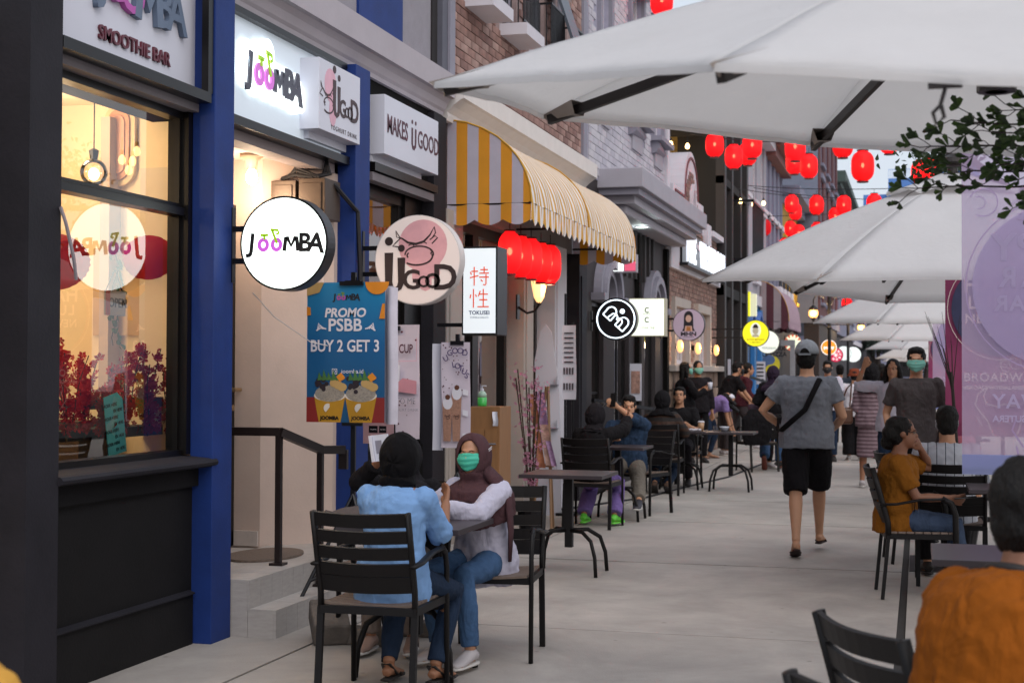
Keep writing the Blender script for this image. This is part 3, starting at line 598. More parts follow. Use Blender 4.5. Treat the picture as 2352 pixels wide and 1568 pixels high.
# neon ring sign
t, f_ = round_sign('neon_sign', 'black round sign with white neon ring and looping monogram', (-3.49, 17.4, 2.12), .255, mat('neon_back', '#0b0d14', .3), d=.12, rim=.004, xw=-3.8, zs=(2.1,))
neon = emit('neon_white', '#e6f4ff', 3.2)
MB(f_).strip(arc(0, 0, .228, 0, 2*PI*47/48, 48), .011, 0, .012, True).build('neon_tube', neon, t)
R_ = Matrix.Rotation(-.72, 4, 'Z'); fn = f_ @ R_
def D_(cx, cy, s): return [(cx-.8*s, cy-s), (cx-.8*s, cy+s*.2), (cx, cy+s), (cx+s*.8, cy+s*.2), (cx+.8*s, cy-s)]
MB(fn).strip([(-.155, -.06), (-.155, .03)] + arc(-.095, .03, .06, PI, 0, 9)+[(-.035, -.06)], .011, 0, .012).strip([(-.155, -.06), (-.035, -.06)], .011, 0, .011).build('neon_tube', neon, t)
MB(fn).strip([(.16, -.06), (.16, .03)] + arc(.1, .03, .06, 0, PI, 9)+[(.04, -.06)], .011, 0, .012).strip([(.16, -.06), (.04, -.06)], .011, 0, .011).build('neon_tube', neon, t)
MB(fn).strip([(-.09, -.06)] + arc(-.03, .0, .045, PI, 0, 9) + arc(.05, .0, .04, PI, 0, 9) + [(.09, -.06)], .010, .0, .0125).prism(arc(-.0, .12, .028, 0, 5.9, 12), 0, .012).build('neon_tube', neon, t)
t = thing('square_sign', 'glowing cream square sign with letters c c beside the neon ring sign', 'sign', (-3.25, 18.1, 2.2), 'signs projecting from the shop fronts')
bx('case', mat('cream_case', '#b9b29c', .5), t, -3.47, -3.015, 18.105, 18.28, 1.93, 2.40)
f_ = FY((-3.245, 18.104, 2.165)); MB(f_).prism([(-.215, -.225), (.215, -.225), (.215, .225), (-.215, .225)], 0, .003).build('face', emit('lit_cream', '#e6eedd', 1.1), t)
f_ = f_ @ Matrix.Translation((0, .0, .0035)); grn = emit('green_ink', '#26361f', .02)
text('c', f_ @ Matrix.Translation((.0, .1, 0)), .15, grn, t, depth=.001); text('c', f_ @ Matrix.Translation((0, -.02, 0)), .15, grn, t, depth=.001)
MB(f_).strip([(-.05, .045), (.05, .045)], .006, 0, .001).build('lettering', grn, t); text('cinta lagi.', f_ @ Matrix.Translation((.02, -.125, 0)), .042, grn, t, depth=.001, sp=1.2)
# girl logo sign
t, f_ = round_sign('round_sign', 'mauve round sign with a drawing of a long haired girl above three letters', (-3.37, 22.4, 2.21), .245, emit('mauve_face', '#b9a3b4', .16), d=.1, rim=.008, xw=-3.8, zs=(2.3, 2.12))
hb = mat('logo_hair', '#241a22', .6); sk_ = mat('logo_skin', '#d8ab98', .6)
MB(f_).prism(arc(0, .12, .07, 0, PI, 14, .085)+[(-.075, -.05), (-.1, -.1), (.1, -.1), (.075, -.05)], 0, .001).build('drawing', hb, t)
MB(f_).prism(arc(0, .09, .045, 0, 5.9, 16, .055), .001, .002).prism([(-.06, -.1), (-.05, -.02), (.05, -.02), (.06, -.1)], .001, .0021).build('drawing', sk_, t)
MB(f_).prism([(-.035, -.1), (-.03, -.03), (.03, -.03), (.035, -.1)], .0021, .003).build('drawing', mat('logo_orange', '#b8723a', .6), t)
text('MHN', f_ @ Matrix.Translation((0, -.145, 0)), .085, hb, t, depth=.001, bold=.04, xs=1.25); text('SI TUKANG BAKMI', f_ @ Matrix.Translation((0, -.19, 0)), .02, hb, t, depth=.001)
# far projecting signs
def far_round(label, c, r, col, st, rimc=None, d=.1): 
    t, f = round_sign('round_sign', label, c, r, emit('far_'+col, col, st), d=d, rim=.01, xw=-3.8, zs=(c[2]+.08, c[2]-.08)); return t, f
t, f_ = far_round('bright yellow round sign with an oval portrait on the blue shop front', (-2.95, 28, 2.22), .25, '#e0dc1c', .8)
MB(f_).prism(arc(0, .06, .1, 0, 5.95, 20, .14), 0, .001).build('portrait', emit('portrait_white', '#dfe6da', .5), t)
MB(f_).prism(arc(0, .05, .055, 0, 5.95, 16, .07), .001, .002).prism([(-.08, -.07), (-.04, -.02), (.04, -.02), (.08, -.07)], .001, .0018).build('portrait', mat('portrait_skin', '#c9c6a8', .6), t)
MB(f_).prism([(-.06, .1), (-.03, .16), (0, .175), (.03, .16), (.06, .1)], .002, .003).build('portrait', hb, t)
text('SOTO BETAWI', f_ @ Matrix.Translation((0, -.12, 0)), .05, emit('soto_ink', '#a87a10', .2), t, depth=.001, bold=.02)
text('H MAMAT', f_ @ Matrix.Translation((0, -.17, 0)), .05, emit('soto_ink2', '#b8b018', .4), t, depth=.001, bold=.02)
t, f_ = far_round('white round sign partly hidden behind the bright yellow one', (-3.26, 33.5, 2.17), .26, '#e2e6da', .8); text('mitoase', f_ @ Matrix.Translation((.03, -.13, 0)), .1, mat('grey_print'), t, depth=.001)
t, f_ = far_round('round sign with an orange and green sunburst pattern behind the walker', (-3.57, 44.2, 2.36), .25, '#dfe6c8', .9)
b = MB(f_)
for k in range(12):
    a = 2*PI*k/12; b.prism([(.25*math.cos(a-.2), .25*math.sin(a-.2)), (.25*math.cos(a+.2), .25*math.sin(a+.2)), (.15*math.cos(a), .15*math.sin(a))], 0, .001)
b.build('pattern', emit('sun_red', '#d86a4a', .5), t)
t, f_ = far_round('orange round sign with white lettering past the street lamp', (-2.86, 50, 2.32), .26, '#ea8a24', 1.0); text('popsy', f_, .14, emit('white_ink', '#ffffff', 1), t, depth=.001, bold=.04)
MB(f_).strip(arc(0, 0, .245, 0, 2*PI*31/32, 32), .02, 0, .001, True).build('ring', emit('white_ink', '#ffffff', 1), t)
t, f_ = far_round('red and white round sign with lettering around a hand emblem', (-2.9, 55, 2.13), .26, '#c41a48', .8)
for k, ch in enumerate('MANUBOO'): 
    a = 2.4-k*.75; text(ch, f_ @ Matrix.Translation((.16*math.cos(a), .16*math.sin(a), 0)), .1, emit('white_ink', '#ffffff', 1), t, depth=.001, bold=.03, rot=a-PI/2)
MB(f_).strip(arc(0, 0, .075, 0, 5.95, 16), .012, 0, .001, True).prism(arc(0, 0, .04, 0, 5.9, 8), 0, .001).build('emblem', emit('white_ink', '#ffffff', 1), t)
t, f_ = far_round('plain white round sign behind the red lettered one', (-2.95, 62, 2.28), .30, '#d9e4e2', .8)
t, f_ = far_round('white round sign farthest down the left side of the street', (-2.74, 66, 2.28), .34, '#dfe8e6', .9)
# ================================================================ bricks
def brick_wall(par, x, y0, y1, z0, z1, bw, bh, mats, nmax, name='brick', holes=(), fmax=None, depth=.014, j=.008, keep=None):
    """courses of separate bricks proud of a mortar bed; the nearest nmax are objects, the rest one mesh"""
    cells = []; rb = random.Random(int(y0*10)); row = 0; z = z0
    while z < z1-.02:
        y = y0-(bw/2 if row % 2 else 0)
        while y < y1:
            a, e = max(y, y0), min(y+bw, y1)
            if e-a > .04 and not any(h[0] < e and h[1] > a and h[2] < z+bh and h[3] > z for h in holes) and (keep is None or keep((a+e)/2, z+bh/2)):
                cells.append((a, e, z, min(z+bh, z1)))
            y += bw
        z += bh; row += 1
    vis = [c for c in cells if fmax is None or c[2] < fmax(c[0])]
    rest = [c for c in cells if not (fmax is None or c[2] < fmax(c[0]))]
    full = [c for c in vis if abs(c[1]-c[0]-bw) < 1e-6]
    full.sort(key=lambda c: c[0]+abs(c[2]-z0)*.5)
    ind = full[:nmax]; iset = set(ind); rest += [c for c in vis if c not in iset]
    meshes = []
    for m_ in mats:
        b = MB().bx(-.02, depth, j/2, bw-j/2, j/2, bh-j/2); me = bpy.data.meshes.new(name)
        me.from_pydata([tuple(v) for v in b.v], [], b.f); me.materials.append(m_); meshes.append(me)
    inv = WM[par].inverted()
    for c in ind:
        o = bpy.data.objects.new(name, rb.choice(meshes)); COL.objects.link(o); o.parent = par
        o.location = inv @ Vector((x+rb.uniform(-.003, .003), c[0], c[2]))
    per = [MB() for _ in mats]
    for c in rest: rb.choice(per).bx(x-.02, x+depth+rb.uniform(-.003, .003), c[0]+j/2, c[1]-j/2, c[2]+j/2, c[3]-j/2)
    for p, m_ in zip(per, mats):
        if p.v: p.build('brickwork', m_, par)['kind'] = 'stuff'

lilac = mat('lilac_render', '#9c99a3', .75, var=.06, vs=3, bump=.2, bs=60); lil2 = mat('lilac_trim', '#83818e', .65, var=.06)
creamp = mat('cream_pilaster', '#a39a94', .65, var=.06, vs=3); mort = mat('mortar_rose', '#8d7a78', .9, var=.2, vs=8)
redb = [mat('brick_rose_%d' % i, c, .85, var=.4, vs=5, bump=.4, bs=50) for i, c in enumerate(('#85665e', '#907068', '#785a54', '#9a7e76'))]
whb = [mat('brick_white_%d' % i, c, .8, var=.06, vs=5, bump=.3, bs=50) for i, c in enumerate(('#b3b0ba', '#aba8b3', '#bab7bf'))]
brb = [mat('brick_brown_%d' % i, c, .85, var=.2, vs=5, bump=.4, bs=50) for i, c in enumerate(('#7d6259', '#886c62', '#72574f'))]
whitep = mat('white_trim', '#c6c2ca', .6, var=.05, vs=3)
dglass = glass('dark_glass', (.35, .34, .36), 1.5, .02, 3.0)
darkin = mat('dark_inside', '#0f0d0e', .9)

def window(par, x, y0, y1, z0, z1, nv=2, nh=1, fm=None, inner=None, fw_=.05, pane=None, rec=.1):
    """recessed window: reveal, frame with bars, panes and a dark or lit inside"""
    fm = fm or frm; w = MB(); w.bx(x-rec, x-rec+.04, y0, y0+fw_, z0, z1).bx(x-rec, x-rec+.04, y1-fw_, y1, z0, z1).bx(x-rec, x-rec+.04, y0+fw_, y1-fw_, z0, z0+fw_).bx(x-rec, x-rec+.04, y0+fw_, y1-fw_, z1-fw_, z1)
    W_ = w.build('window', fm, par)
    b = MB()
    for k in range(1, nv): yy = y0+(y1-y0)*k/nv; b.bx(x-rec+.005, x-rec+.035, yy-.015, yy+.015, z0+fw_, z1-fw_)
    for k in range(1, nh): zz = z0+(z1-z0)*k/nh; b.bx(x-rec+.006, x-rec+.036, y0+fw_, y1-fw_, zz-.015, zz+.015)
    if b.v: b.build('glazing_bar', fm, W_)
    MB().add([(x-rec+.02, y0+fw_, z0+fw_), (x-rec+.02, y1-fw_, z0+fw_), (x-rec+.02, y1-fw_, z1-fw_), (x-rec+.02, y0+fw_, z1-fw_)], [(0, 1, 2, 3)]).build('pane', pane or dglass, W_)
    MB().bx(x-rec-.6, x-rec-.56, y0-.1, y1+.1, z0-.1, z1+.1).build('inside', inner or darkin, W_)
    return W_
def wall_with_holes(par, x0, x1, y0, y1, z0, z1, holes, m_, name='wall'):
    ys = sorted({y0, y1, *[h[0] for h in holes], *[h[1] for h in holes]}); zs = sorted({z0, z1, *[h[2] for h in holes], *[h[3] for h in holes]})
    b = MB()
    for a, e in zip(ys, ys[1:]):
        run = None
        for c, d in zip(zs, zs[1:]):
            inside = any(h[0] <= a and h[1] >= e and h[2] <= c and h[3] >= d for h in holes)
            if not inside: run = (run[0] if run else c, d)
            elif run: b.bx(x0, x1, a, e, *run); run = None
        if run: b.bx(x0, x1, a, e, *run)
    return b.build(name, m_, par)

# ================================================================ building two (rose brick, striped awning)
b2 = thing('shop_building', 'rose brick shop building with small white balconies above the striped awning', 'building', (-5, 14.3, 0))
wins = [(12.36, 12.86, 4.78, 6.3), (13.5, 14.02, 4.78, 6.3), (14.6, 15.12, 4.78, 6.3), (15.7, 16.2, 4.78, 6.3)]
wall_with_holes(b2, -4.2, -3.82, 11.77, 17.1, 3.95, 9, [h for h in wins], mort)
brick_wall(b2, -3.82, 11.92, 16.88, 3.96, 8.2, .22, .075, redb, 300, holes=[(h[0]-.05, h[1]+.05, h[2], h[3]) for h in wins], fmax=lambda y: 1.6+y*.262)
bx('corner_strip', lil2, b2, -3.83, -3.78, 11.77, 11.91, 3.95, 9); bx('corner_strip', lil2, b2, -3.83, -3.78, 16.9, 17.1, 3.95, 9)
P2c = [(0, 0), (.05, 0), (.06, .04), (.05, .07), (.10, .12), (.17, .17), (.2, .18), (.2, .34), (0, .38)]
cornice(b2, 11.78, 17.1, -3.86, 3.59, mat('cream_cornice', '#cfc9c6', .7, var=.05), P2c)
for k, (a, e, c, d) in enumerate(wins):
    window(b2, -3.82, a, e, c, d, 1, 2, fm=lil2)
    s = bx('balcony', whitep, b2, -3.82, -3.55, a-.09, e+.07, 4.665, 4.775)
    b = MB().bx(-3.60, -3.585, a-.06, e+.03, 5.22, 5.24).bx(-3.60, -3.585, a-.06, e+.03, 4.80, 4.815)
    b.bx(-3.8, -3.6, a-.06, a-.045, 5.22, 5.24)
    for q in range(12): b.bx(-3.598, -3.588, a-.06+q*.052, a-.05+q*.052, 4.775, 5.22)
    for q in range(3): b.bx(-3.79+q*.07, -3.78+q*.07, a-.06, a-.05, 4.775, 5.22)
    b.build('railing', ringm, s)
MB().rbox((-3.66, 15.35, 5.45), (.03, .5, 1.25), Matrix.Rotation(-.32, 3, 'Y')).build('open_casement', mat('casement', '#4c525c', .4, .2), b2)
# ground floor of building two
bx('fascia_wall', mat('fascia_grey', '#6f6a6c', .7, var=.06), b2, -4.2, -3.87, 11.76, 17.1, 2.85, 3.95)
for y0, y1, m_, x in ((11.77, 12.22, creamp, -3.80), (14.28, 14.66, creamp, -3.80), (15.5, 16.05, whitep, -3.78), (16.7, 17.1, dk2, -3.78)):
    bx('pilaster', m_, b2, -4.1, x, y0, y1, 0, 2.85)
    bx('pilaster_panel', m_, b2, x, x+.015, y0+.07, y1-.07, .3, 2.6, bevel=.004)
orw = mat('orange_room', '#9a5a3c', .8)
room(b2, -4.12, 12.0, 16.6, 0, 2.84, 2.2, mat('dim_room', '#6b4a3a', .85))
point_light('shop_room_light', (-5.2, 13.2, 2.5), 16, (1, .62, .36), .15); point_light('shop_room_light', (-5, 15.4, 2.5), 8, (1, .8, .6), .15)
for (a, e, z0, z1) in ((12.22, 13.2, .8, 2.85), (13.2, 14.28, 0, 2.85), (14.66, 15.5, 0, 2.85), (16.05, 16.7, 0, 2.85)):
    w = MB().bx(-4.06, -3.98, a, a+.09, z0, z1).bx(-4.06, -3.98, e-.09, e, z0, z1).bx(-4.06, -3.98, a+.09, e-.09, z0, z0+.1).bx(-4.06, -3.98, a+.09, e-.09, z1-.1, z1).bx(-4.06, -3.98, a+.09, e-.09, 2.2, 2.28).build('window' if z0 else 'door', frm, b2)
    MB().add([(-4.02, a+.09, z0+.1), (-4.02, e-.09, z0+.1), (-4.02, e-.09, z1-.1), (-4.02, a+.09, z1-.1)], [(0, 1, 2, 3)]).build('pane', glass('shop_glass', (.7, .68, .68), 1.5, 0, 2.6), w)
bx('lower_wall', dkb, b2, -4.2, -3.9, 12.22, 13.2, 0, .8)
# awning of building two
def awning(name, label, y0, y1, sec, xw, zt, dx, dz, val, side_m, front_m, par_m):
    t = thing(name, label, 'awning', (xw, (y0+y1)/2, zt-dz))
    prof = [(0, 0)] + [(dx*(.5+.5*math.sin(PI/2*k/8)) if 0 else dx*(1-(1-k/8)**1.9), -dz*(k/8)**1.55) for k in range(1, 9)]
    segs = [y0] + sec + [y1]
    for a, e in zip(segs, segs[1:]):
        nu = int((e-a)/.035); P_ = prof
        def f(u, v):
            q = v*(len(P_)-1); i = min(int(q), len(P_)-2); fr_ = q-i
            x = P_[i][0]+(P_[i+1][0]-P_[i][0])*fr_; z = P_[i][1]+(P_[i+1][1]-P_[i][1])*fr_
            sg_ = .02*math.sin(PI*u)*math.sin(PI*v) + .006*math.sin(u*37+v*9)*v
            return (xw+x-sg_, a+(e-a)*u, zt+z-sg_*.6)
        MB().grid(f, nu, 14).build('canopy', front_m, t, smooth=True)
        def g(u, v):
            sc_ = abs(math.sin((a+(e-a)*u)/.105*PI))
            return (xw+dx+.004*math.sin(u*60)+.01*v*math.sin((a+(e-a)*u)/.105*PI*1), a+(e-a)*u, zt-dz-val*v*(.72+.28*sc_))
        MB().grid(g, int((e-a)/.0131), 3).build('valance', front_m, t)
    for yy in (y0, y1):
        n = 9; pts = [(0, -dz)] + [(p[0], p[1]) for p in reversed(prof)]
        b = MB(); b.add([(xw+p[0], yy, zt+p[1]) for p in [(0, -dz)]+prof], [tuple(range(len(prof)+1))]); b.build('side_panel', side_m, t)
        def g2(u, v): return (xw+dx*u, yy+.006*math.sin(u*14), zt-dz-val*v*(.75+.25*abs(math.sin(u*PI*3.0))))
        MB().grid(g2, 40, 3).build('valance', side_m, t)
    b = MB()
    for yy in [y0+.01]+[s_ for s_ in sec]+[y1-.01]: b.tube([(xw, yy, zt-dz), (xw+dx-.01, yy, zt-dz)], .012, 6).tube([(xw, yy, zt-.1), (xw+dx-.01, yy, zt-dz+.02)], .01, 6)
    b.tube([(xw+dx-.015, y0, zt-dz), (xw+dx-.015, y1, zt-dz)], .012, 6); b.build('frame', par_m, t)
    for s_ in sec+[y0]:
        MB().sweep([(xw+p[0]+.004, s_, zt+p[1]+.004) for p in prof], .008, None, 6).build('seam_piping', mat('piping_yellow', '#b98a28', .7), t)
    return t
yel_side = stripes('awning_side', '#d08c1c', '#b3adbb', 0, .196, .5, off=.28, transl=.12)
yel_front = stripes('awning_front', '#cd9c44', '#e6e2e0', 1, .105, .48, off=.1, transl=.12)
awning('striped_awning', 'yellow and white striped curved awning with scalloped edge', 11.95, 16.7, [14.2], -3.86, 3.62, .74, .72, .18, yel_side, yel_front, frm)
# lanterns
redp = bpy.data.materials.new('lantern_red'); redp.use_nodes = True; _n = redp.node_tree; _b = _n.nodes['Principled BSDF']
_b.inputs['Base Color'].default_value = lin('#c81020'); _b.inputs['Roughness'].default_value = .5
_b.inputs['Emission Color'].default_value = (1, .012, .03, 1); _b.inputs['Emission Strength'].default_value = .30
_tl = _n.nodes.new('ShaderNodeBsdfTranslucent'); _tl.inputs[0].default_value = (1, .03, .04, 1); _m0 = _n.nodes.new('ShaderNodeMixShader'); _m0.inputs[0].default_value = .6; _n.links.new(_b.outputs[0], _m0.inputs[1]); _n.links.new(_tl.outputs[0], _m0.inputs[2])
_oi = _n.nodes.new('ShaderNodeObjectInfo'); _mr = _n.nodes.new('ShaderNodeMapRange'); _mr.inputs[3].default_value = .16; _mr.inputs[4].default_value = .46; _n.links.new(_oi.outputs['Random'], _mr.inputs[0]); _n.links.new(_mr.outputs[0], _b.inputs['Emission Strength'])
_t = _n.nodes.new('ShaderNodeBsdfTransparent'); _t.inputs[0].default_value = (1, .12, .1, 1); _ms = _n.nodes.new('ShaderNodeMixShader'); _ms.inputs[0].default_value = .12
_n.links.new(_m0.outputs[0], _ms.inputs[1]); _n.links.new(_t.outputs[0], _ms.inputs[2]); _n.links.new(_ms.outputs[0], _n.nodes['Material Output'].inputs[0])
bulbm = emit('lantern_bulb', '#ffb890', 60); capm = mat('lantern_cap', '#2a1210', .5)
def lantern_proto(w, h, detail=True):
    t = thing('red_lantern', 'x', 'lantern', (0, 0, 0))
    prof = []; N = 36
    for i in range(N+1):
        v = -1+2*i/N; r = (1-abs(v)**3.4)**(.5)
        r = max(r, .46); prof.append((w/2*r*(1 if i % 2 else .95), h/2*v*.94))
    MB().lathe(prof, (0, 0, 0), 28).build('shade', redp, t, smooth=True)
    MB().lathe([(w*.235, h*.465), (w*.25, h*.47), (w*.25, h*.5), (w*.2, h*.505)], (0, 0, 0), 18).build('cap', capm, t)
    MB().lathe([(w*.2, -h*.505), (w*.25, -h*.50), (w*.25, -h*.47), (w*.235, -h*.465)], (0, 0, 0), 18).build('ring', mat('lantern_ring', '#5a1014', .5), t)
    MB().ell((0, 0, .01), (.024, .024, .034), n=8, m_=6).build('bulb', bulbm, t)
    MB().tube([(0, 0, h*.5), (0, 0, h*.5+.09)], .004, 5).build('hook', frm, t)
    return t
lp_tall = lantern_proto(.215, .40); lp_round = lantern_proto(.31, .44)
lp_tall.location = (-3.457, 12.5, 2.53); lp_tall['label'] = 'nearest and largest red lantern of the five in a row under the striped awning'; lp_tall['group'] = 'red lanterns under the awning'
index(None)
ords = ['second', 'third', 'fourth', 'last and farthest']
for k in range(4): clone(lp_tall, (-3.457, 12.87+.37*k, 2.52+.01*(k % 2)), 0, '%s of the five red lanterns hanging in a row under the striped awning' % ords[k])
# wall lantern
t = thing('wall_lantern', 'glowing glass wall lantern below the row of red lanterns', 'lamp', (-3.6, 14.02, 2.2))
MB().lathe([(.02, 0), (.05, .05), (.085, .22), (.09, .24)], (-3.58, 14.02, 2.16), 6).build('glass', emit('lamp_glass', '#ffc988', 1.6), t)
b = MB().lathe([(.1, .0), (.1, .01), (.03, .07), (.01, .1)], (-3.58, 14.02, 2.40), 6).lathe([(.01, 0), (.03, .02), (.02, .03)], (-3.58, 14.02, 2.13), 6).tube([(-3.58, 14.02, 2.14), (-3.62, 14.02, 2.08), (-3.7, 14.02, 2.06), (-3.79, 14.02, 2.12)], .012).bx(-3.80, -3.785, 13.97, 14.07, 2.0, 2.24)
for a in range(6): b.tube([(-3.58+.02*math.cos(a*PI/3), 14.02+.02*math.sin(a*PI/3), 2.16), (-3.58+.09*math.cos(a*PI/3), 14.02+.09*math.sin(a*PI/3), 2.40)], .004, 4)
b.build('frame', ringm, t); MB().ell((-3.58, 14.02, 2.3), (.03, .03, .04)).build('bulb', emit('warm_bulb', '#ffd9a0', 14), t)
point_light('wall_lantern_light', (-3.46, 13.95, 2.3), 2.5, (1, .7, .4), .05)

# ================================================================ building three (white brick, deep canopy)
b3 = thing('shop_building', 'white painted brick building with deep lilac canopy over the pavement', 'building', (-5, 19.6, 0))
w3s = [(17.95, 18.5, 4.98, 6.8), (19.95, 20.8, 4.98, 6.8), (21.75, 22.5, 4.98, 6.8)]
wall_with_holes(b3, -4.2, -3.82, 17.11, 23.0, 3.85, 9, w3s, mat('mortar_lilac', '#9896a8', .9))
brick_wall(b3, -3.82, 17.3, 22.78, 3.9, 8.8, .26, .09, whb, 300, holes=[(h[0]-.14, h[1]+.14, h[2]-.25, h[3]+.2) for h in w3s], fmax=lambda y: 1.6+y*.262)
for a, e, c, d in w3s:
    window(b3, -3.82, a, e, c, d, 2, 2, fm=whitep, fw_=.06)
    bx('window_trim', lil2, b3, -3.83, -3.77, a-.14, a-.003, c, d); bx('window_trim', lil2, b3, -3.83, -3.77, e+.003, e+.14, c, d)
    bx('window_head', whitep, b3, -3.83, -3.68, a-.18, e+.18, d, d+.2)
    s = bx('window_sill', lil2, b3, -3.83, -3.64, a-.18, e+.18, c-.07, c-.001)
    MB().sweep([(-3.81, a-.1, c-.13), (-3.81, e+.1, c-.13)], (.12, .06), (1, 0, 0), 12).build('corbel', lil2, s); bx('apron', lilac, s, -3.82, -3.78, a+.05, e-.05, c-.42, c-.2)
bx('corner_pilaster', whitep, b3, -3.83, -3.76, 22.78, 23.0, 3.85, 9)
b = MB().bx(-3.9, -3.26, 17.9, 23.6, 3.76, 4.0); b.build('canopy', lilac, b3, bevel=.01)
MB().bx(-3.9, -3.32, 17.97, 23.5, 3.68, 3.758).build('canopy_step', lil2, b3); MB().bx(-3.9, -3.4, 18.1, 23.4, 3.58, 3.678).build('canopy_step', lilac, b3); MB().bx(-3.9, -3.52, 18.2, 23.2, 3.46, 3.578).build('canopy_step', lilac, b3, bevel=.03)
t = thing('downlight', 'small lit downlight recessed in the underside of the lilac canopy', 'lamp', (-3.6, 19.8, 3.45)); MB().lathe([(.07, 0), (.07, .012)], (-3.62, 19.8, 3.445), 16).build('lens', emit('cool_lamp', '#e8fff4', 3), t); MB().lathe([(.09, .003), (.09, .013)], (-3.62, 19.8, 3.447), 16).build('rim', whitep, t)
point_light('canopy_light', (-3.6, 19.8, 3.35), 3, (.85, 1, .92), .06)
brown = mat('brown_shopfront', '#241d20', .7, var=.08, vs=3)
g3 = [(17.6, 18.3, .1, 2.35), (19.0, 20.0, .1, 2.5), (21.2, 22.1, .1, 2.35)]
wall_with_holes(b3, -4.2, -3.83, 17.11, 23.0, 0, 3.85, g3, brown)
window(b3, -3.83, 17.6, 18.3, .1, 2.35, 1, 2, inner=emit('lit_inside', '#d8b48c', .45), pane=glass('clear_pane', (.9, .9, .9), 1.5, 0, 2))
window(b3, -3.83, 19.0, 20.0, .1, 2.5, 2, 1, inner=darkin); window(b3, -3.83, 21.2, 22.1, .1, 2.35, 1, 1, inner=mat('brown_inside', '#3a2a22', .8))
for y in (18.35, 21.75):
    f_ = FX((-3.83, y, 2.42)); h = MB(f_)
    for r, w, d in ((.62, .09, .10), (.5, .10, .15), (.38, .08, .09)): h.strip(arc(0, 0, r, 0, PI, 20, r*.85), w, 0, d)
    h.prism([(-.8, -.06), (-.55, -.06), (-.55, .03), (-.8, .03)], 0, .17).prism([(.55, -.06), (.8, -.06), (.8, .03), (.55, .03)], 0, .17).build('arch_hood', lil2, b3)
for k in range(9): bx('batten', mat('dark_batten', '#241f22', .7), b3, -3.83, -3.79, 18.9+.35*k, 19.0+.35*k, 2.78, 3.45)
t = thing('small_box_sign', 'small white and pink lit box sign below the awning end', 'sign', (-3.6, 18.7, 2.85)); bx('case', lilac, t, -3.82, -3.45, 18.5, 18.62, 2.75, 2.98); bx('face', emit('pink_face', '#d85a78', .7), t, -3.6, -3.46, 18.49, 18.499, 2.77, 2.96); bx('face', litw, t, -3.8, -3.62, 18.49, 18.499, 2.77, 2.96)
for y in (20.4, 22.8): bx('column', dkb, b3, -3.83, -3.76, y, y+.18, 0, 3.4)
# ================================================================ building four (brown brick, arched parapet)
b4 = thing('shop_building', 'brown brick building with white arched parapet and illuminated lettering band', 'building', (-5, 26, 0))
mb_ = mat('mortar_brown', '#a3938a', .9)
g4 = [(23.65, 25.05, 1.62, 2.55), (26.25, 27.65, 1.62, 2.55)]
wall_with_holes(b4, -4.4, -3.82, 23.02, 28.95, 0, 4.0, g4, mb_)
brick_wall(b4, -3.82, 23.25, 28.93, 1.66, 3.13, .24, .08, brb, 180, holes=[(h[0]-.15, h[1]+.15, h[2]-.2, h[3]+.15) for h in g4], j=.012)
brick_wall(b4, -3.82, 26.95, 28.93, 3.62, 4.0, .24, .08, brb, 40, j=.012)
for a, e, c, d in g4:
    window(b4, -3.82, a, e, c, d, 4, 1, fm=whitep, fw_=.07, inner=emit('lit_inside2', '#c88c5c', .35), pane=glass('clear_pane', (.9, .9, .9), 1.5, 0, 2))
    MB().bx(-3.82, -3.75, a-.14, a-.002, c-.02, d+.15).bx(-3.82, -3.75, e+.002, e+.14, c-.02, d+.15).bx(-3.82, -3.75, a-.002, e+.002, d+.002, d+.15).build('window_surround', creamp, b4)
bx('ledge', creamp, b4, -3.82, -3.66, 23.05, 29., 1.50, 1.60, bevel=.01)
stone = [mat('stone_%d' % i, c, .85, var=.15, vs=6, bump=.7, bs=25) for i, c in enumerate(('#8d7768', '#7f6a5d', '#9a8576'))]
rs = random.Random(8)
for j in range(5):
    y = 23.05-(.2 if j % 2 else 0)
    while y < 28.85:
        w = rs.uniform(.35, .6); a, e = max(y, 23.05), min(y+w, 28.93)
        if e-a > .08: MB().bx(-3.83, -3.79+rs.uniform(0, .02), a+.008, e-.008, .3*j+.008, .3*j+.292).build('stone_block', rs.choice(stone), b4, bevel=.012)
        y += w
bx('lettering_band', whitep, b4, -3.82, -3.74, 23.05, 29., 3.14, 3.6); bx('band_ledge', whitep, b4, -3.82, -3.66, 23.05, 29.05, 3.6, 3.68)
# parapet with arch
def outline(y0, y1, yc, zs, r, ry, z0, n=16): return [(y0, z0), (y1, z0), (y1, zs)] + arc(yc, zs, r, 0, PI, n, ry) + [(y0, zs)]
f_ = FX((0, 0, 0))
MB(f_).prism([(23.55, 3.98), (27.05, 3.98), (27.05, 4.52), (26.4, 4.52)] + arc(25.55, 4.52, .85, 0, PI, 18, .78)[1:-1] + [(24.7, 4.52), (23.55, 4.52)], -4.25, -3.80).build('parapet', whitep, b4)
MB(f_).strip([(23.75, 3.9), (23.75, 4.44), (24.77, 4.44)] + arc(25.55, 4.52, .74, PI, 0, 18, .67), .04, -3.80, -3.78).build('maroon_line', mat('maroon_paint', '#6a2a30', .6), b4)
MB(f_).strip(arc(25.55, 3.95, .28, PI, 0, 14, .75), .1, -3.80, -3.74).build('inner_arch', whitep, b4)
def inpar(y, z): return (abs(z-3.9) < .42 and 23.85 < y < 26.85 or ((y-25.55)/.66)**2+((z-4.4)/.58)**2 < 1) and ((y-25.55)/.34)**2+((z-3.9)/.82)**2 > 1
brick_wall(b4, -3.80, 23.85, 26.85, 3.9, 5.0, .24, .08, brb, 80, keep=inpar, j=.012, depth=.01)
bx('parapet_end', whitep, b4, -4.25, -3.72, 27.05, 27.55, 3.68, 4.2); bx('roof_ledge', whitep, b4, -4.3, -3.68, 27.55, 29.05, 4.02, 4.12)
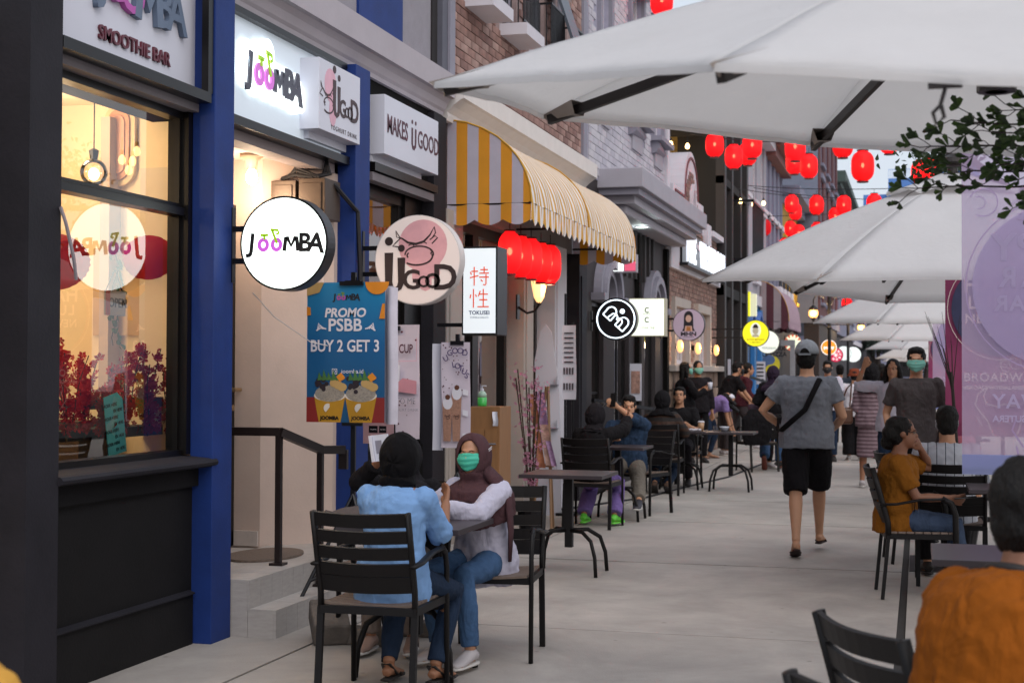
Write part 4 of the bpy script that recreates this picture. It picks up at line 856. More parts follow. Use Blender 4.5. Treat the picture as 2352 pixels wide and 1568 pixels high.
sg = thing('lettering_sign', 'white glowing capital letters on a black board across the brown brick front', 'sign', (-3.7, 26.15, 3.4), 'signs projecting from the shop fronts')
bx('board', ringm, sg, -3.74, -3.6, 23.85, 28.75, 3.22, 3.27); bx('board', ringm, sg, -3.76, -3.70, 23.9, 28.7, 3.27, 3.80)
for k, ch in enumerate('THE WASHROOM'):
    if ch != ' ': 
        text(ch, FX((-3.66, 24.1+.42*k, 3.50)), .62, emit('sign_letters', '#eef4ff', 1.3), sg, 'letter', .03, .02, xs=.62)
for k, y in enumerate((23.55, 25.55, 27.95)):
    t = thing('wall_sconce', ['small warm wall sconce at the left end of the brown brick front', 'warm wall sconce between the two white framed windows of the brown brick front', 'warm wall sconce at the right end of the brown brick front'][k], 'lamp', (-3.7, y, 1.9), 'sconces on the brown brick front')
    MB().lathe([(.02, -.10), (.045, -.06), (.05, 0), (.045, .06), (.025, .10)], (-3.68, y, 1.9), 12).build('shade', emit('sconce', '#ffb870', 1.8), t, smooth=True); bx('bracket', frm, t, -3.8, -3.74, y-.03, y+.03, 1.86, 1.95)
    point_light('sconce_light', (-3.56, y-.02, 1.92), 3.2, (1, .62, .34), .05)
# terrace storey set back above building four
b4b = thing('roof_terrace', 'dark framed roof terrace storey with yellow lit brick wall and hanging bulbs', 'building', (-5.5, 28, 4.1))
bx('roof', darkin, b4b, -8, -4.0, 23.1, 31, 6.5, 6.75); 
lit_wall = mat('ochre_brick_wall', '#8a7448', .9, var=.15, vs=6)  # yellow of the bulb light is put into the brick colours
bx('wall', lit_wall, b4b, -8, -3.95, 30.2, 30.5, 3, 6.35)
for r in range(26): 
    for q in range(14): MB().bx(-7.9+.28*q+(.14 if r % 2 else 0)+.006, -7.63+.28*q+(.14 if r % 2 else 0)-.006, 30.185, 30.21, 4.0+.09*r+.006, 4.085+.09*r-.006).build('brick', mat('ochre_brick_%d' % (q % 2), ['#94804f', '#877242'][q % 2], .9, var=.15), b4b) if (r+q) % 1 == 0 and r*14+q < 296+68 and q > 3 else None
bx('post', darkin, b4b, -5.75, -5.45, 28.8, 29.0, 3.9, 6.35); bx('parapet', darkin, b4b, -8, -4.4, 23.2, 23.4, 3.9, 4.8); bx('beam', darkin, b4b, -8, -3.9, 28.6, 28.8, 6.1, 6.35)
def bulb(loc, lab, drop=.14):
    t = thing('string_bulb', lab, 'lamp', loc, 'bare bulbs hanging on wires')
    MB().lathe([(.012, .05), (.03, .03), (.042, -.01), (.032, -.045), (.008, -.058)], loc, 14).build('bulb', emit('string_bulb_glow', '#ffd08a', 9), t, smooth=True)
    MB().lathe([(.02, .05), (.02, .10)], loc, 8).tube([(loc[0], loc[1], loc[2]+.1), (loc[0], loc[1], loc[2]+.1+drop)], .005, 5).build('socket', ringm, t); return t
bulb((-4.43, 27.2, 5.72), 'left bare bulb glowing in front of the yellow lit brick terrace wall', .6); bulb((-4.15, 27.4, 5.70), 'right bare bulb glowing in front of the yellow lit brick terrace wall', .6)
point_light('terrace_light', (-5.3, 27.8, 5.5), 60, (1, .7, .36), .1)
# dark frame tower and following buildings
b5 = thing('dark_building', 'narrow black framed building with caged balcony beyond the brown brick front', 'building', (-4, 29.6, 0))
bx('wall', darkin, b5, -4.6, -3.84, 29.05, 33.2, 0, 8.5); 
for y in (29.05, 30.2, 31.7, 32.9): bx('column', mat('black_column', '#211c1d', .6), b5, -3.84, -3.66, y, y+.25, 0, 8.5)
bx('beam', darkin, b5, -3.84, -3.68, 29.05, 33.1, 3.0, 3.2); bx('beam', darkin, b5, -3.84, -3.68, 29.05, 33.1, 5.2, 5.35)
b = MB()
for k in range(22): b.bx(-3.3, -3.285, 30.7+.1*k, 30.715+.1*k, 3.9, 5.0)
b.bx(-3.31, -3.27, 30.65, 33.0, 3.85, 3.9).bx(-3.31, -3.27, 30.65, 33.0, 5.0, 5.05).bx(-3.84, -3.27, 30.65, 30.7, 5.0, 5.05).bx(-3.84, -3.27, 30.65, 33.0, 3.8, 3.85); b.build('cage_balcony', ringm, b5)
bx('notice', lilac, b5, -3.66, -3.65, 29.5, 29.95, 1.4, 1.75)
def far_building(label, y0, y1, x, H_, wall_m, trim_m, rows, nwin, cor=None, wz=(1.1, 1.9), grd=None, cz=.5):
    t = thing('far_building', label, 'building', (x-1, (y0+y1)/2, 0))
    gw = (y1-y0)/nwin; hol = [(y0+gw*(k+.25), y0+gw*(k+.75), z, z+wz[1]-wz[0]+.9) for z in rows for k in range(nwin)]
    wall_with_holes(t, x-.5, x, y0, y1, 3.2, H_, hol, wall_m)
    bx('ground_floor', grd or brown, t, x-.5, x-.02, y0, y1, 0, 3.2); bx('band', trim_m, t, x-.4, x+.06, y0, y1, 3.1, 3.35)
    for h in hol:
        window(t, x, *h, 2, 2, fm=trim_m, fw_=.07); bx('sill', trim_m, t, x-.05, x+.1, h[0]-.1, h[1]+.1, h[2]-.1, h[2]-.002)
        bx('lintel', trim_m, t, x-.05, x+.07, h[0]-.1, h[1]+.1, h[3]+.002, h[3]+.16)
    bx('cornice', cor or trim_m, t, x-.5, x+cz*.5, y0-.05, y1+.05, H_, H_+.25); bx('cornice_top', cor or trim_m, t, x-.5, x+cz, y0-.1, y1+.1, H_+.25, H_+.5)
    return t
bl6 = mat('blue_shopfront', '#2b6fa8', .6, var=.07); slt = mat('slate_wall', '#77788c', .8, var=.05)
b6 = far_building('pale lilac brick building above the bright blue shop front', 33.25, 38.6, -3.8, 7.2, lilac, whitep, (3.7, 5.6), 3, grd=bl6)
for y in (33.3, 34.9, 36.4): bx('pilaster', bl6, b6, -3.8, -3.7, y, y+.35, 0, 3.0); bx('door_panel', mat('blue_dark', '#1d3a60', .5), b6, -3.8, -3.77, y+.5, y+1.2, .1, 2.3)
for y in (34.5, 36.1): MB(FX((-3.78, y, 2.45))).strip(arc(0, 0, .45, 0, PI, 14), .1, 0, .12).build('arch_hood', mat('blue_trim', '#4a6fb0', .6), b6)
t = thing('box_sign', 'yellow and white lit box sign above the blue shop front', 'sign', (-3.5, 32.6, 3.0)); bx('face', emit('yel_face', '#e0dc1c', .8), t, -3.8, -3.66, 33.5, 33.7, 2.75, 3.3); bx('case', emit('cream_lit', '#dcdcb8', .6), t, -3.65, -3.52, 33.5, 33.7, 2.75, 3.25)
b7 = far_building('grey rendered building with rust coloured cornice and little balconies', 38.65, 43.4, -3.8, 7.1, slt, whitep, (3.8, 5.6), 4, cor=mat('rust_cornice', '#7b4a44', .7, var=.05))
for k in range(4): 
    s = bx('balcony', whitep, b7, -3.8, -3.45, 38.9+1.15*k, 39.6+1.15*k, 3.55, 3.72); b = MB()
    for q in range(8): b.bx(-3.5, -3.48, 38.9+1.15*k+.095*q, 38.92+1.15*k+.095*q, 3.72, 4.2)
    b.bx(-3.5, -3.48, 38.9+1.15*k, 39.6+1.15*k, 4.2, 4.22).build('railing', ringm, s)
awning('maroon_awning', 'maroon and grey striped curved awning with long fringe over a far shop', 37.0, 40.8, [], -3.78, 3.75, .70, 1.0, .2, stripes('maroon_side', '#4a1c28', '#8d8084', 0, .36, .5, off=.1), stripes('maroon_front', '#a48c98', '#8d7080', 1, .1, .5), frm)
b8 = far_building('narrow mustard yellow building in the middle distance', 43.45, 48.9, -3.8, 6.4, mat('mustard_wall', '#a8842c', .8, var=.05), mat('mustard_trim', '#c09c3c', .7), (3.7,), 3, cor=slt)
b9 = far_building('tall blue grey building with blank end wall and maroon front', 49.0, 60, -3.1, 11, mat('maroon_wall', '#5a3438', .8), slt, (3.8, 6.2, 8.4), 4)
bx('end_wall', mat('bluegrey_wall', '#6b7080', .8, var=.05), b9, -9, -3.15, 48.93, 49.0, 3.1, 11.4); bx('hood', slt, b9, -4.6, -2.9, 48.3, 48.9, 5.4, 5.55)
gcor = mat('green_cornice', '#43534f', .7)
b10 = far_building('far grey building with heavy dark green cornice against the sky', 62, 80, -3.3, 9.2, slt, slt, (4.0, 6.6), 5, cor=gcor, cz=.45)
bx('end_wall', mat('far_dark_wall', '#3c4450', .8), b10, -9, -3.32, 61.9, 61.98, 3, 9.1); bx('end_cornice', gcor, b10, -9, -2.85, 61.4, 61.99, 9.25, 9.7)
b11 = far_building('lowest pale building at the far end of the left side of the street', 84, 110, -3.6, 7.0, slt, whitep, (4.0,), 6)
# things on far fronts
t = thing('window_sign', 'pizza lettering with a blue and yellow round emblem on a far shop window', 'sign', (-3.6, 38.5, 2))
text('NEW YORK', FY((-3.55, 36.9, 2.07)), .15, ringm, t, depth=.01, bold=.02); text('STYLE PIZZA', FY((-3.55, 36.9, 1.93)), .15, ringm, t, depth=.01, bold=.02)
f_ = FY((-3.53, 36.9, 1.68)); MB(f_).prism(arc(0, 0, .24, PI/2, PI*1.5, 16), 0, .01).prism(arc(0, .12, .12, 0, 5.9, 12), 0, .011).build('emblem', mat('emblem_blue', '#4a6288', .5), t)
MB(f_).prism(arc(0, 0, .24, -PI/2, PI/2, 16), 0, .0095).prism(arc(0, -.12, .12, 0, 5.9, 12), 0, .012).build('emblem', mat('emblem_yellow', '#c8b828', .5), t)
t = thing('poster', 'purple illustrated poster with a food drawing below the round pizza emblem', 'poster', (-3.7, 38.2, 1)); bx('sheet', mat('poster_purple', '#5a3a70', .5), t, -3.6, -3.3, 36.9, 36.91, .95, 1.4); MB(FY((-3.45, 36.895, 1.15))).prism([(-.1, -.12), (.1, -.12), (.03, .1)], 0, .002).build('print', mat('poster_orange', '#c87840', .5), t)
t = thing('notice', 'white notice sheet with black print on a far shop door', 'notice', (-3.8, 36.9, 1.2)); bx('sheet', whitep, t, -3.8, -3.56, 36.0, 36.01, 1.2, 1.75); 
for k in range(5): bx('print_line', ringm, t, -3.76, -3.6, 35.99, 35.998, 1.3+.09*k, 1.33+.09*k)
portal = thing('portal_frame', 'grey square door frame standing in front of the sunburst sign', 'frame', (-3.4, 44, 0)); pm_ = mat('portal_grey', '#8c8c92', .6)
bx('post', pm_, portal, -3.55, -3.42, 43.0, 43.15, 0, 2.25); bx('lintel', pm_, portal, -4.0, -3.42, 42.98, 43.17, 2.25, 2.42)
# sky line
fb = thing('apartment_block', 'hazy blue apartment tower rising behind the umbrellas', 'building', (-3, 210, 0))
hz = mat('haze_tint', '#4f77b4', .8, var=.05, vs=.3); hz2 = mat('haze_tint_pale', '#86a4cf', .7)  # distance haze is put into these blue base colours
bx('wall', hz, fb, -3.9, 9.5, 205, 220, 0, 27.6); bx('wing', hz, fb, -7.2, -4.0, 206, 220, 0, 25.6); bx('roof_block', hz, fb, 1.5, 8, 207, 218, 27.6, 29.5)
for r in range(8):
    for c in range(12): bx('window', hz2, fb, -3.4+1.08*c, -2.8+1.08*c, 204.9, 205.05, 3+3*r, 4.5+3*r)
b = MB()
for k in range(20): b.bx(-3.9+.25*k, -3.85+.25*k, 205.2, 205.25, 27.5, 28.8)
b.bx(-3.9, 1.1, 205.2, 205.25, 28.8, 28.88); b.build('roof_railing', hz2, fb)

# ================================================================ trees
def tree_mass(name, label, c, rx, rz, n, m_, L_=.35, seed=1, trunk=True, gap=.5, branches=9, kind=None):
    r = random.Random(seed); t = thing(name, label, 'tree', (c[0], c[1], 0))
    bk = mat('bark', '#3a3230', .9, var=.2)
    tr = MB(); tr.sweep([(c[0], c[1], 0), (c[0]+.1, c[1], c[2]*.5), (c[0], c[1], c[2])], [.22, .16, .08], None, 8)
    for k in range(branches):
        a = r.uniform(0, 6.28); e = (c[0]+rx*.8*math.cos(a), c[1]+rx*.8*math.sin(a), c[2]+r.uniform(-.3, .8)*rz); s0 = (c[0], c[1], c[2]*r.uniform(.5, .95))
        tr.sweep([s0, ((s0[0]+e[0])/2, (s0[1]+e[1])/2, (s0[2]+e[2])/2+.2), e], [.07, .05, .02], None, 6)
    tr.build('trunk', bk, t)
    cl = [(c[0]+r.gauss(0, rx*.45), c[1]+r.gauss(0, rx*.45), c[2]+r.gauss(0, rz*.4), r.uniform(.4, 1)*rx*.4) for _ in range(26)]
    b = MB()
    for _ in range(n):
        q = r.choice(cl); p = Vector((q[0]+r.gauss(0, q[3]*.6), q[1]+r.gauss(0, q[3]*.6), q[2]+r.gauss(0, q[3]*.5)))
        leaf(b, p, (r.gauss(0, 1), r.gauss(0, 1), r.gauss(0, .6)), (r.gauss(0, 1), r.gauss(0, 1), 1), L_*r.uniform(.6, 1.2), L_*.5)
    b.build('crown', m_, t)['kind'] = 'stuff'; return t
far_leaf = mat('far_foliage', '#26332c', .7, var=.3, vs=.8)
for k, (x, y, h) in enumerate(((-2.6, 100, 3.6), (0.4, 104, 3.4), (3.6, 98, 3.6), (-5.6, 112, 3.8))):
    tree_mass('tree', ['dark tree at the end of the street beside the farthest left signs', 'dark tree at the end of the street behind the far umbrella tips', 'dark tree at the far end of the street on the right', 'dark tree behind the last building on the left at the street end'][k], (x, y, h), 1.9, 1.2, 2200, far_leaf, .3, 40+k)
t = thing('far_building', 'long low grey building closing the far end of the street', 'building', (0, 125, 0)); bx('wall', slt, t, -30, 30, 124, 130, 0, 5); bx('roof', mat('far_roof', '#4a4650', .8), t, -31, 31, 123, 131, 5, 5.6)
for k in range(20): bx('window', darkin, t, -28+2.9*k, -26.6+2.9*k, 123.9, 124.0, 1.2, 3.4)
# ================================================================ lanterns over the street
LN = [(-3.83, 38.68, 5.24, 'low'), (-1.75, 22.10, 4.81, 0), (-2.09, 26.22, 5.16, 0), (-1.80, 25.6, 5.0, 0), (-1.08, 22.42, 4.88, 0), (-0.72, 20.36, 4.26, 0), (-0.44, 23.80, 5.11, 0), (0.03, 26.22, 4.92, 0), (0.17, 23.80, 4.61, 0),
 (-2.74, 33.63, 5.27, 1), (-2.88, 36.41, 5.39, 1), (-2.06, 31.58, 5.00, 1), (-1.50, 31.58, 4.98, 1), (-1.78, 33.63, 4.96, 1), (-0.85, 30.34, 4.85, 1), (-1.10, 38.68, 5.49, 1), (-0.19, 30.34, 4.91, 1), (-3.27, 39.67, 5.29, 1), (-2.97, 38.68, 5.09, 1), (-2.45, 37.74, 5.05, 1), (-2.49, 45.51, 5.64, 1), (-2.14, 49.91, 6.20, 1), (-3.62, 42.0, 5.05, 1),
 (-3.26, 24.52, 5.26, 2), (-3.0, 25.0, 5.12, 2), (-2.50, 23.21, 5.03, 2), (-2.85, 25.79, 5.28, 2), (-3.32, 19.61, 6.47, 2)]
LL = ['lone red lantern beside the far left balconies', 'red lantern cut off by the umbrella edge, left of the umbrella rib', 'lower left red lantern of the cluster under the umbrella rib', 'lower right red lantern of the cluster under the umbrella rib', 'red lantern half hidden by the umbrella edge, right of the rib', 'large single red lantern against the open sky', 'red lantern whose lower end peeps below the umbrella edge near the leaves', 'red lantern behind the leaf tips, left of the pair', 'red lantern behind the leaves, right of the pair',
 'red lantern before the yellow building, upper of an overlapping pair', 'red lantern before the yellow building, half behind its neighbour', 'red lantern in front of the blue grey end wall', 'red lantern in front of the green corniced building', 'red lantern just below and left of the one at the green cornice', 'red lantern against the sky left of the blue tower', 'red lantern tucked under the one left of the blue tower', 'red lantern in front of the blue tower, cut by the umbrella top', 'red lantern of the lower far row, before the yellow building', 'red lantern of the lower far row, touching its left neighbour', 'red lantern of the lower far row before the blue grey wall', 'small red lantern sinking behind the second umbrella', 'tiny red lantern peeping over the second umbrella edge', 'small red lantern lowest on the left above the second umbrella',
 'leftmost red lantern below the big umbrella edge', 'third red lantern from the left below the big umbrella, partly covered', 'red lantern right of the group in front of the terrace', 'second red lantern from the left below the big umbrella, hanging lower', 'red lantern at the top edge of the picture above the big umbrella']
for k, (x, y, z, g) in enumerate(LN):
    if k == 0: o = lp_round; o.location = (x, y, z)
    else: o = clone(lp_round, (x, y, z), k*.7)
    if k: o.rotation_euler = (0, 0, k*.7)
    o['label'] = LL[k]; o['group'] = 'red lanterns strung across the street'
far_l = MB()
rr = random.Random(4)
for k in range(14):
    w = .2; x, y, z = rr.uniform(-3.0, -1.75), rr.uniform(60, 66), rr.uniform(3.9, 4.8)
    o = clone(lp_round, (x, y, z), 0, 'red lantern in the far cluster behind the street lamp globes', 'far cluster of red lanterns'); 
wirem = mat('wire', '#1a181c', .6)
def wire(label, pts, r=.008): return tag(MB().tube(pts, r, 5).build('overhead_wire', wirem, None), label, 'wire', 'wires strung across the street')
def cat(a, b, sag, n=14): return [(a[0]+(b[0]-a[0])*t, a[1]+(b[1]-a[1])*t, a[2]+(b[2]-a[2])*t-sag*4*t*(1-t)) for t in [k/(n-1) for k in range(n)]]
wire('black wire carrying the lanterns nearest the big umbrella', cat((-3.8, 24.6, 5.75), (1.6, 23.4, 5.1), .25)); wire('black wire carrying the large lantern against the sky', cat((-3.8, 25.4, 5.6), (1.4, 18.8, 4.65), .25))
wire('black wire of the upper middle lantern row', cat((-3.8, 33.5, 5.7), (3, 30.0, 5.35), .2)); wire('second black wire of the middle lantern row', cat((-3.8, 35.6, 5.9), (3, 32.4, 5.5), .35)); wire('black wire of the lower far lantern row', cat((-3.8, 38.4, 5.5), (3.4, 37.6, 5.8), .1))
wire('black wire holding the bare bulbs before the grey fronts', cat((-3.8, 31.0, 5.35), (-1.9, 33.6, 5.32), .02))
bulb((-3.58, 31, 5.06), 'bare bulb hanging on the wire nearest the black framed building'); bulb((-3.483, 32.6, 5.17), 'bare bulb hanging lowest on the wire before the grey fronts'); bulb((-3.283, 32.8, 5.21), 'bare bulb on the wire right of the other two before the grey fronts')
for k, (x, y, z) in enumerate(((.18, 14, 3.7), (.28, 14.1, 3.62), (.42, 14.2, 3.75), (.3, 14.3, 3.85))):
    bulb((x, y, z), '%s small warm bulb among the leaves above the second umbrella' % ('leftmost', 'lowest', 'rightmost', 'highest')[k])
# ================================================================ umbrellas
canv = cloth('canvas_white', '#e2e2e5', .58, .85, bump=.3, bs=2.2, var=.05, vs=2.5, tcol='#eeecea', fold=.16)
canv_edge = mat('canvas_edge', '#8d8783', .8); ribm = mat('umbrella_rib', '#231d1d', .45, .3, var=.1); pock = mat('canvas_pocket', '#8b817b', .85, bump=.2, bs=20)
def umbrella(label, cx, cy, z0, R, a, kx, ky, rise, near=False, pole_x=None):
    t = thing('umbrella', label, 'umbrella', (cx, cy, 0), 'white umbrellas in a row down the street')
    V = [Vector((cx+R*math.cos(a+2*PI*i/8), cy+R*math.sin(a+2*PI*i/8), z0+kx*R*math.cos(a+2*PI*i/8)+ky*R*math.sin(a+2*PI*i/8))) for i in range(8)]
    A = Vector((cx, cy, z0+rise)); T0 = .16
    n1, n2 = (26, 18) if near else (14, 10)
    for i in range(8):
        P, Q = V[i], V[(i+1) % 8]
        def f(s, v):
            tt = T0+(1-T0)*v; e = P.lerp(Q, s); p = A.lerp(e, tt)
            sc = math.sin(PI*s); p = p + (A-e).normalized()*.035*sc*v*v - Vector((0, 0, 1))*(.03*sc*tt*(1.15-tt)+.0)
            p.z += .05*math.sin(PI*tt)*(rise > .4)
            if near: p.z += .006*noise.noise(Vector((p.x*3, p.y*3, 1)))+.003*noise.noise(Vector((p.x*9, p.y*9, 5)))
            return p
        MB().grid(f, n1, n2).build('canopy_panel', canv, t, smooth=True, solid=.003)
        E_ = [f(k/15, 1) for k in range(16)]
        MB().grid(lambda s, v: E_[min(15, int(round(s*15)))]-Vector((0, 0, .018*v)), 16, 2).build('hem', canv, t, solid=.004)
        # rib under the seam, its end in a sewn pocket
        d = (P-A).normalized(); under = Vector((0, 0, -.028))
        MB().bar(A.lerp(P, .05)+under*1.4, A.lerp(P, .985)+under, .022, .036).build('rib', ribm, t)
        s_ = d.cross(Vector((0, 0, 1))).normalized(); q0 = P-d*.17; b = MB()
        b.add([P+d*.02+Vector((0, 0, .008)), q0+s_*.05, q0-s_*.05, P-d*.02-Vector((0, 0, .03)), q0+s_*.03-Vector((0, 0, .05)), q0-s_*.03-Vector((0, 0, .05))], [(0, 1, 2), (0, 3, 4, 1), (0, 2, 5, 3), (3, 5, 4)]).build('pocket', pock, t)
    # vent cap, hub and cantilever post
    def g(u, v):
        k = u*8; an = a+2*PI*u; rad = R*(.045+.22*v)*(1-.05*abs(math.sin(k*PI)))
        x, y = rad*math.cos(an), rad*math.sin(an); lift = .02+.03*abs(math.sin(k*PI))*(v**2)
        return Vector((cx+x, cy+y, A.z+lift*1.1-(rise)*rad/R+kx*x*.9+ky*y*.9+.022))
    MB().grid(g, 64, 5, True).build('vent_cap', canv, t, smooth=True, solid=.003)
    MB().lathe([(.06, .0), (.09, .02), (.09, .05), (.05, .075), (.03, .11)], (cx, cy, A.z+.065), 20).lathe([(.035, -rise*.8), (.035, .05)], (cx, cy, A.z), 12).lathe([(.06, -rise*.8), (.06, -rise*.8+.08)], (cx, cy, A.z), 12).build('hub', mat('hub_black', '#2b2626', .45, .2), t)
    px = (cx+R+.75) if pole_x is None else pole_x; ph = A.z+.42
    MB().bar((px, cy+.3, 0), (px, cy+.3, ph), .09, .09, (0, 1, 0)).bx(px-.45, px+.45, cy-.15, cy+.75, 0, .07).build('post', ribm, t)
    MB().bar((px, cy+.3, ph), (cx, cy, A.z+.2), .05, .07).bar((px, cy+.3, ph-.7), (cx+(px-cx)*.5, cy+.15, A.z+.3), .04, .04).bar((cx, cy, A.z+.1), (cx, cy, A.z+.22), .04, .04).build('arm', ribm, t)
    if near:
        e = V[1].lerp(V[2], .36)+Vector((0, .02, .022)); MB().bx(e.x-.035, e.x+.035, e.y+.01, e.y+.04, e.z-.038, e.z-.026).tube([(e.x, e.y+.03, e.z-.04), (e.x-.01, e.y+.03, e.z-.075), (e.x-.025, e.y+.03, e.z-.09), (e.x-.018, e.y+.03, e.z-.115), (e.x-.002, e.y+.03, e.z-.10), (e.x-.008, e.y+.03, e.z-.075)], .0045, 6).build('hook', ribm, t)
    return t
umbrella('huge white umbrella nearest the camera, filling the top of the picture', .235, 4.82, 2.25, 1.75, 3.539, -.097, .098, .566, True)
umbrella('second white umbrella, its peak rising beside the lilac banner', .225, 10.5, 2.135, 1.71, 3.44, -.007, .062, .70)
umbrella('third white umbrella, tilted so its grey underside shows', .24, 16.1, 2.40, 1.75, 3.50, -.02, -.06, .72)
umbrella('fourth white umbrella, tip in front of the street lamp pole', .24, 21.6, 2.19, 1.75, 3.47, -.01, .03, .76)
umbrella('fifth white umbrella counted from the camera', .24, 28.9, 2.10, 1.75, 3.47, -.01, .02, .74); umbrella('sixth white umbrella counted from the camera', .26, 42, 2.15, 1.75, 3.5, 0, .02, .72)
umbrella('seventh white umbrella, small and far down the street', .26, 51, 1.98, 1.75, 3.5, 0, .02, .72); umbrella('last and farthest white umbrella of the row', .26, 62, 1.98, 1.75, 3.5, 0, .02, .72)

# ================================================================ banners
def banner_mat(name, top, mid, tr, transp=.22):
    M = mat(name, top, .8, var=.05, vs=3, bump=.15, bs=150); n = M.node_tree; L = n.links.new; b = n.nodes['Principled BSDF']
    g = n.nodes.new('ShaderNodeNewGeometry'); s = n.nodes.new('ShaderNodeSeparateXYZ'); L(g.outputs['Position'], s.inputs[0])
    nz = n.nodes.new('ShaderNodeTexNoise'); nz.inputs['Scale'].default_value = 2.2; L(g.outputs['Position'], nz.inputs['Vector'])
    mm = n.nodes.new('ShaderNodeMix'); mm.data_type = 'RGBA'; mm.inputs[6].default_value = lin(top); mm.inputs[7].default_value = lin(mid)
    mr = n.nodes.new('ShaderNodeMapRange'); mr.inputs[1].default_value = .35; mr.inputs[2].default_value = .65; L(nz.outputs[0], mr.inputs[0]); L(mr.outputs[0], mm.inputs[0]); L(mm.outputs[2], b.inputs['Base Color'])
    t = n.nodes.new('ShaderNodeBsdfTranslucent'); L(mm.outputs[2], t.inputs[0]); ms = n.nodes.new('ShaderNodeMixShader'); ms.inputs[0].default_value = tr; L(b.outputs[0], ms.inputs[1]); L(t.outputs[0], ms.inputs[2])
    tp = n.nodes.new('ShaderNodeBsdfTransparent'); m2 = n.nodes.new('ShaderNodeMixShader'); m2.inputs[0].default_value = transp; L(ms.outputs[0], m2.inputs[1]); L(tp.outputs[0], m2.inputs[2]); L(m2.outputs[0], n.nodes['Material Output'].inputs[0]); return M
bb = banner_mat('banner_back', '#cfb6d3', '#bfadd0', .6, .30); bcirc = banner_mat('banner_back_blue', '#cdc6e2', '#d2c4e0', .7, .35); btxt = banner_mat('banner_back_text', '#d6cce4', '#cfc4de', .6, .1); bline = banner_mat('banner_back_line', '#c8b6d6', '#c8b6d6', .6, .1)
bf = banner_mat('banner_front', '#7d2a52', '#8f3a60', .3, .02); bfc = mat('banner_navy', '#2a2c4c', .7, var=.2, vs=8); bft = mat('banner_gold', '#cbb8b4', .6)
def ox(fr, s, m_, par):
    b = MB(fr); q = lambda P_: [(x*s, y*s) for x, y in P_]
    b.strip(q([(-.55, 1.0), (-.95, .7), (-1.05, .25), (-.8, -.1), (-.55, -.4)]), .05*s, 0, .001).strip(q([(-.55, 1.0), (-.72, .65), (-.6, .3), (-.2, .2), (.1, .3), (.4, .22), (.8, .3), (1.05, .7), (.95, 1.0)]), .045*s, 0, .0012)
    b.strip(q([(-.6, -.3), (-1.0, -.25), (-.75, -.65)]), .04*s, 0, .001).strip(q([(-.55, -.4), (-.35, -1.0), (.1, -1.2), (.6, -1.0), (.8, -.4), (.95, .3)]), .045*s, 0, .0013)
    b.strip(q(arc(.1, -.35, .3, .2, 2.9, 10, .15)), .03*s, 0, .001).strip(q(arc(.1, -.6, .3, .2, 2.9, 10, .15)), .03*s, 0, .001); b.build('drawing', m_, par)
def banner(label, x0, y, z0, z1, w, back):
    t = thing('banner', label, 'banner', (x0+w/2, y, z0), 'lunar new year banners along the umbrellas'); cx, h = x0+w/2, z1-z0
    bm_, cm, tm, lm_ = (bb, bcirc, btxt, bline) if back else (bf, bfc, bft, bft)
    def f(u, v): return (x0+w*u, y+.008*math.sin(u*5+v*3), z0+h*v)
    MB().grid(f, 12, 24).build('cloth', bm_, t, smooth=True)
    MB().bx(x0, x0+w, y-.014, y-.012, z0, z0+.06*h).build('hem', banner_mat('banner_hem', '#aeb6de', '#aeb6de', .6, .1) if back else bf, t)
    sg_ = -1 if back else 1
    fr = FY((cx, y-.013, z0+h*.52)) @ Matrix.Diagonal((sg_, 1, 1, 1)); k = w/.9
    r = .40*k; disc(fr @ Matrix.Translation((0, .08*k, 0)), r, 0, .001).build('circle', cm, t)
    MB(fr).strip(arc(0, .08*k, r*1.08, 0, 6.1, 40), .006, 0, .001, True).build('circle_line', lm_, t)
    T = lambda s, yy, sz, **kw: text(s, fr @ Matrix.Translation((0, yy*k, .002)), sz*k, tm, t, depth=.0008, **kw)
    T('HAPPY', .27, .19, bold=.02, sp=1.1); T('LUNAR', .12, .14, bold=.02, sp=1.3); T('NEW YEAR', -.01, .11, bold=.02, sp=1.1); T('2021', -.12, .11, bold=.02)
    T('BROADWAY', -.50, .1, bold=.015, sp=1.1); T('#BROADWAYINALAMSUTERA', -.585, .045, bold=.03)
    T('Year', .72, .13, bold=.05); T('OX', .575, .17, bold=.05); text('of the', fr @ Matrix.Translation((-.17*k, .60*k, .002)), .05*k, tm, t, depth=.0008)
    ox(fr @ Matrix.Translation((0, -.78*k, .001)), .2*k, lm_, t)
    rr_ = random.Random(int(y)); b = MB(fr)
    for _ in range(9):
        a, c, rad = rr_.uniform(-.42, .42)*k, rr_.choice((rr_.uniform(.38, .55), rr_.uniform(-.42, -.28)))*k, rr_.uniform(.03, .07)*k
        b.strip(arc(a, c, rad, .4, 5.2, 14), .005, .001, .0018).strip(arc(a+rad*.3, c, rad*.45, 1, 5, 8), .004, .001, .0018)
    b.build('cloud_lines', lm_, t)
    MB().tube([(x0-.0, y, z1), (x0+w+.1, y, z1)], .012, 8).tube([(x0, y, z0+.02), (x0+w+.1, y, z0+.02)], .012, 8).bx(x0+w+.05, x0+w+.11, y-.03, y+.03, 0, z1+.2).bx(x0+w-.1, x0+w+.28, y-.2, y+.2, 0, .05).build('stand', ribm, t)
    return t
banner('near lilac banner seen from behind, its lettering reversed', .216, 8.0, .97, 2.67, .92, True)
banner('magenta banner facing the camera beside the near lilac one', .222, 13.3, .95, 2.9, .92, False)
banner('pale lilac banner seen from behind, half hidden by the magenta one', .22, 25, .9, 2.9, 1.0, True); banner('narrow visible strip of a farther magenta banner', .21, 34, .9, 2.9, 1.0, False)

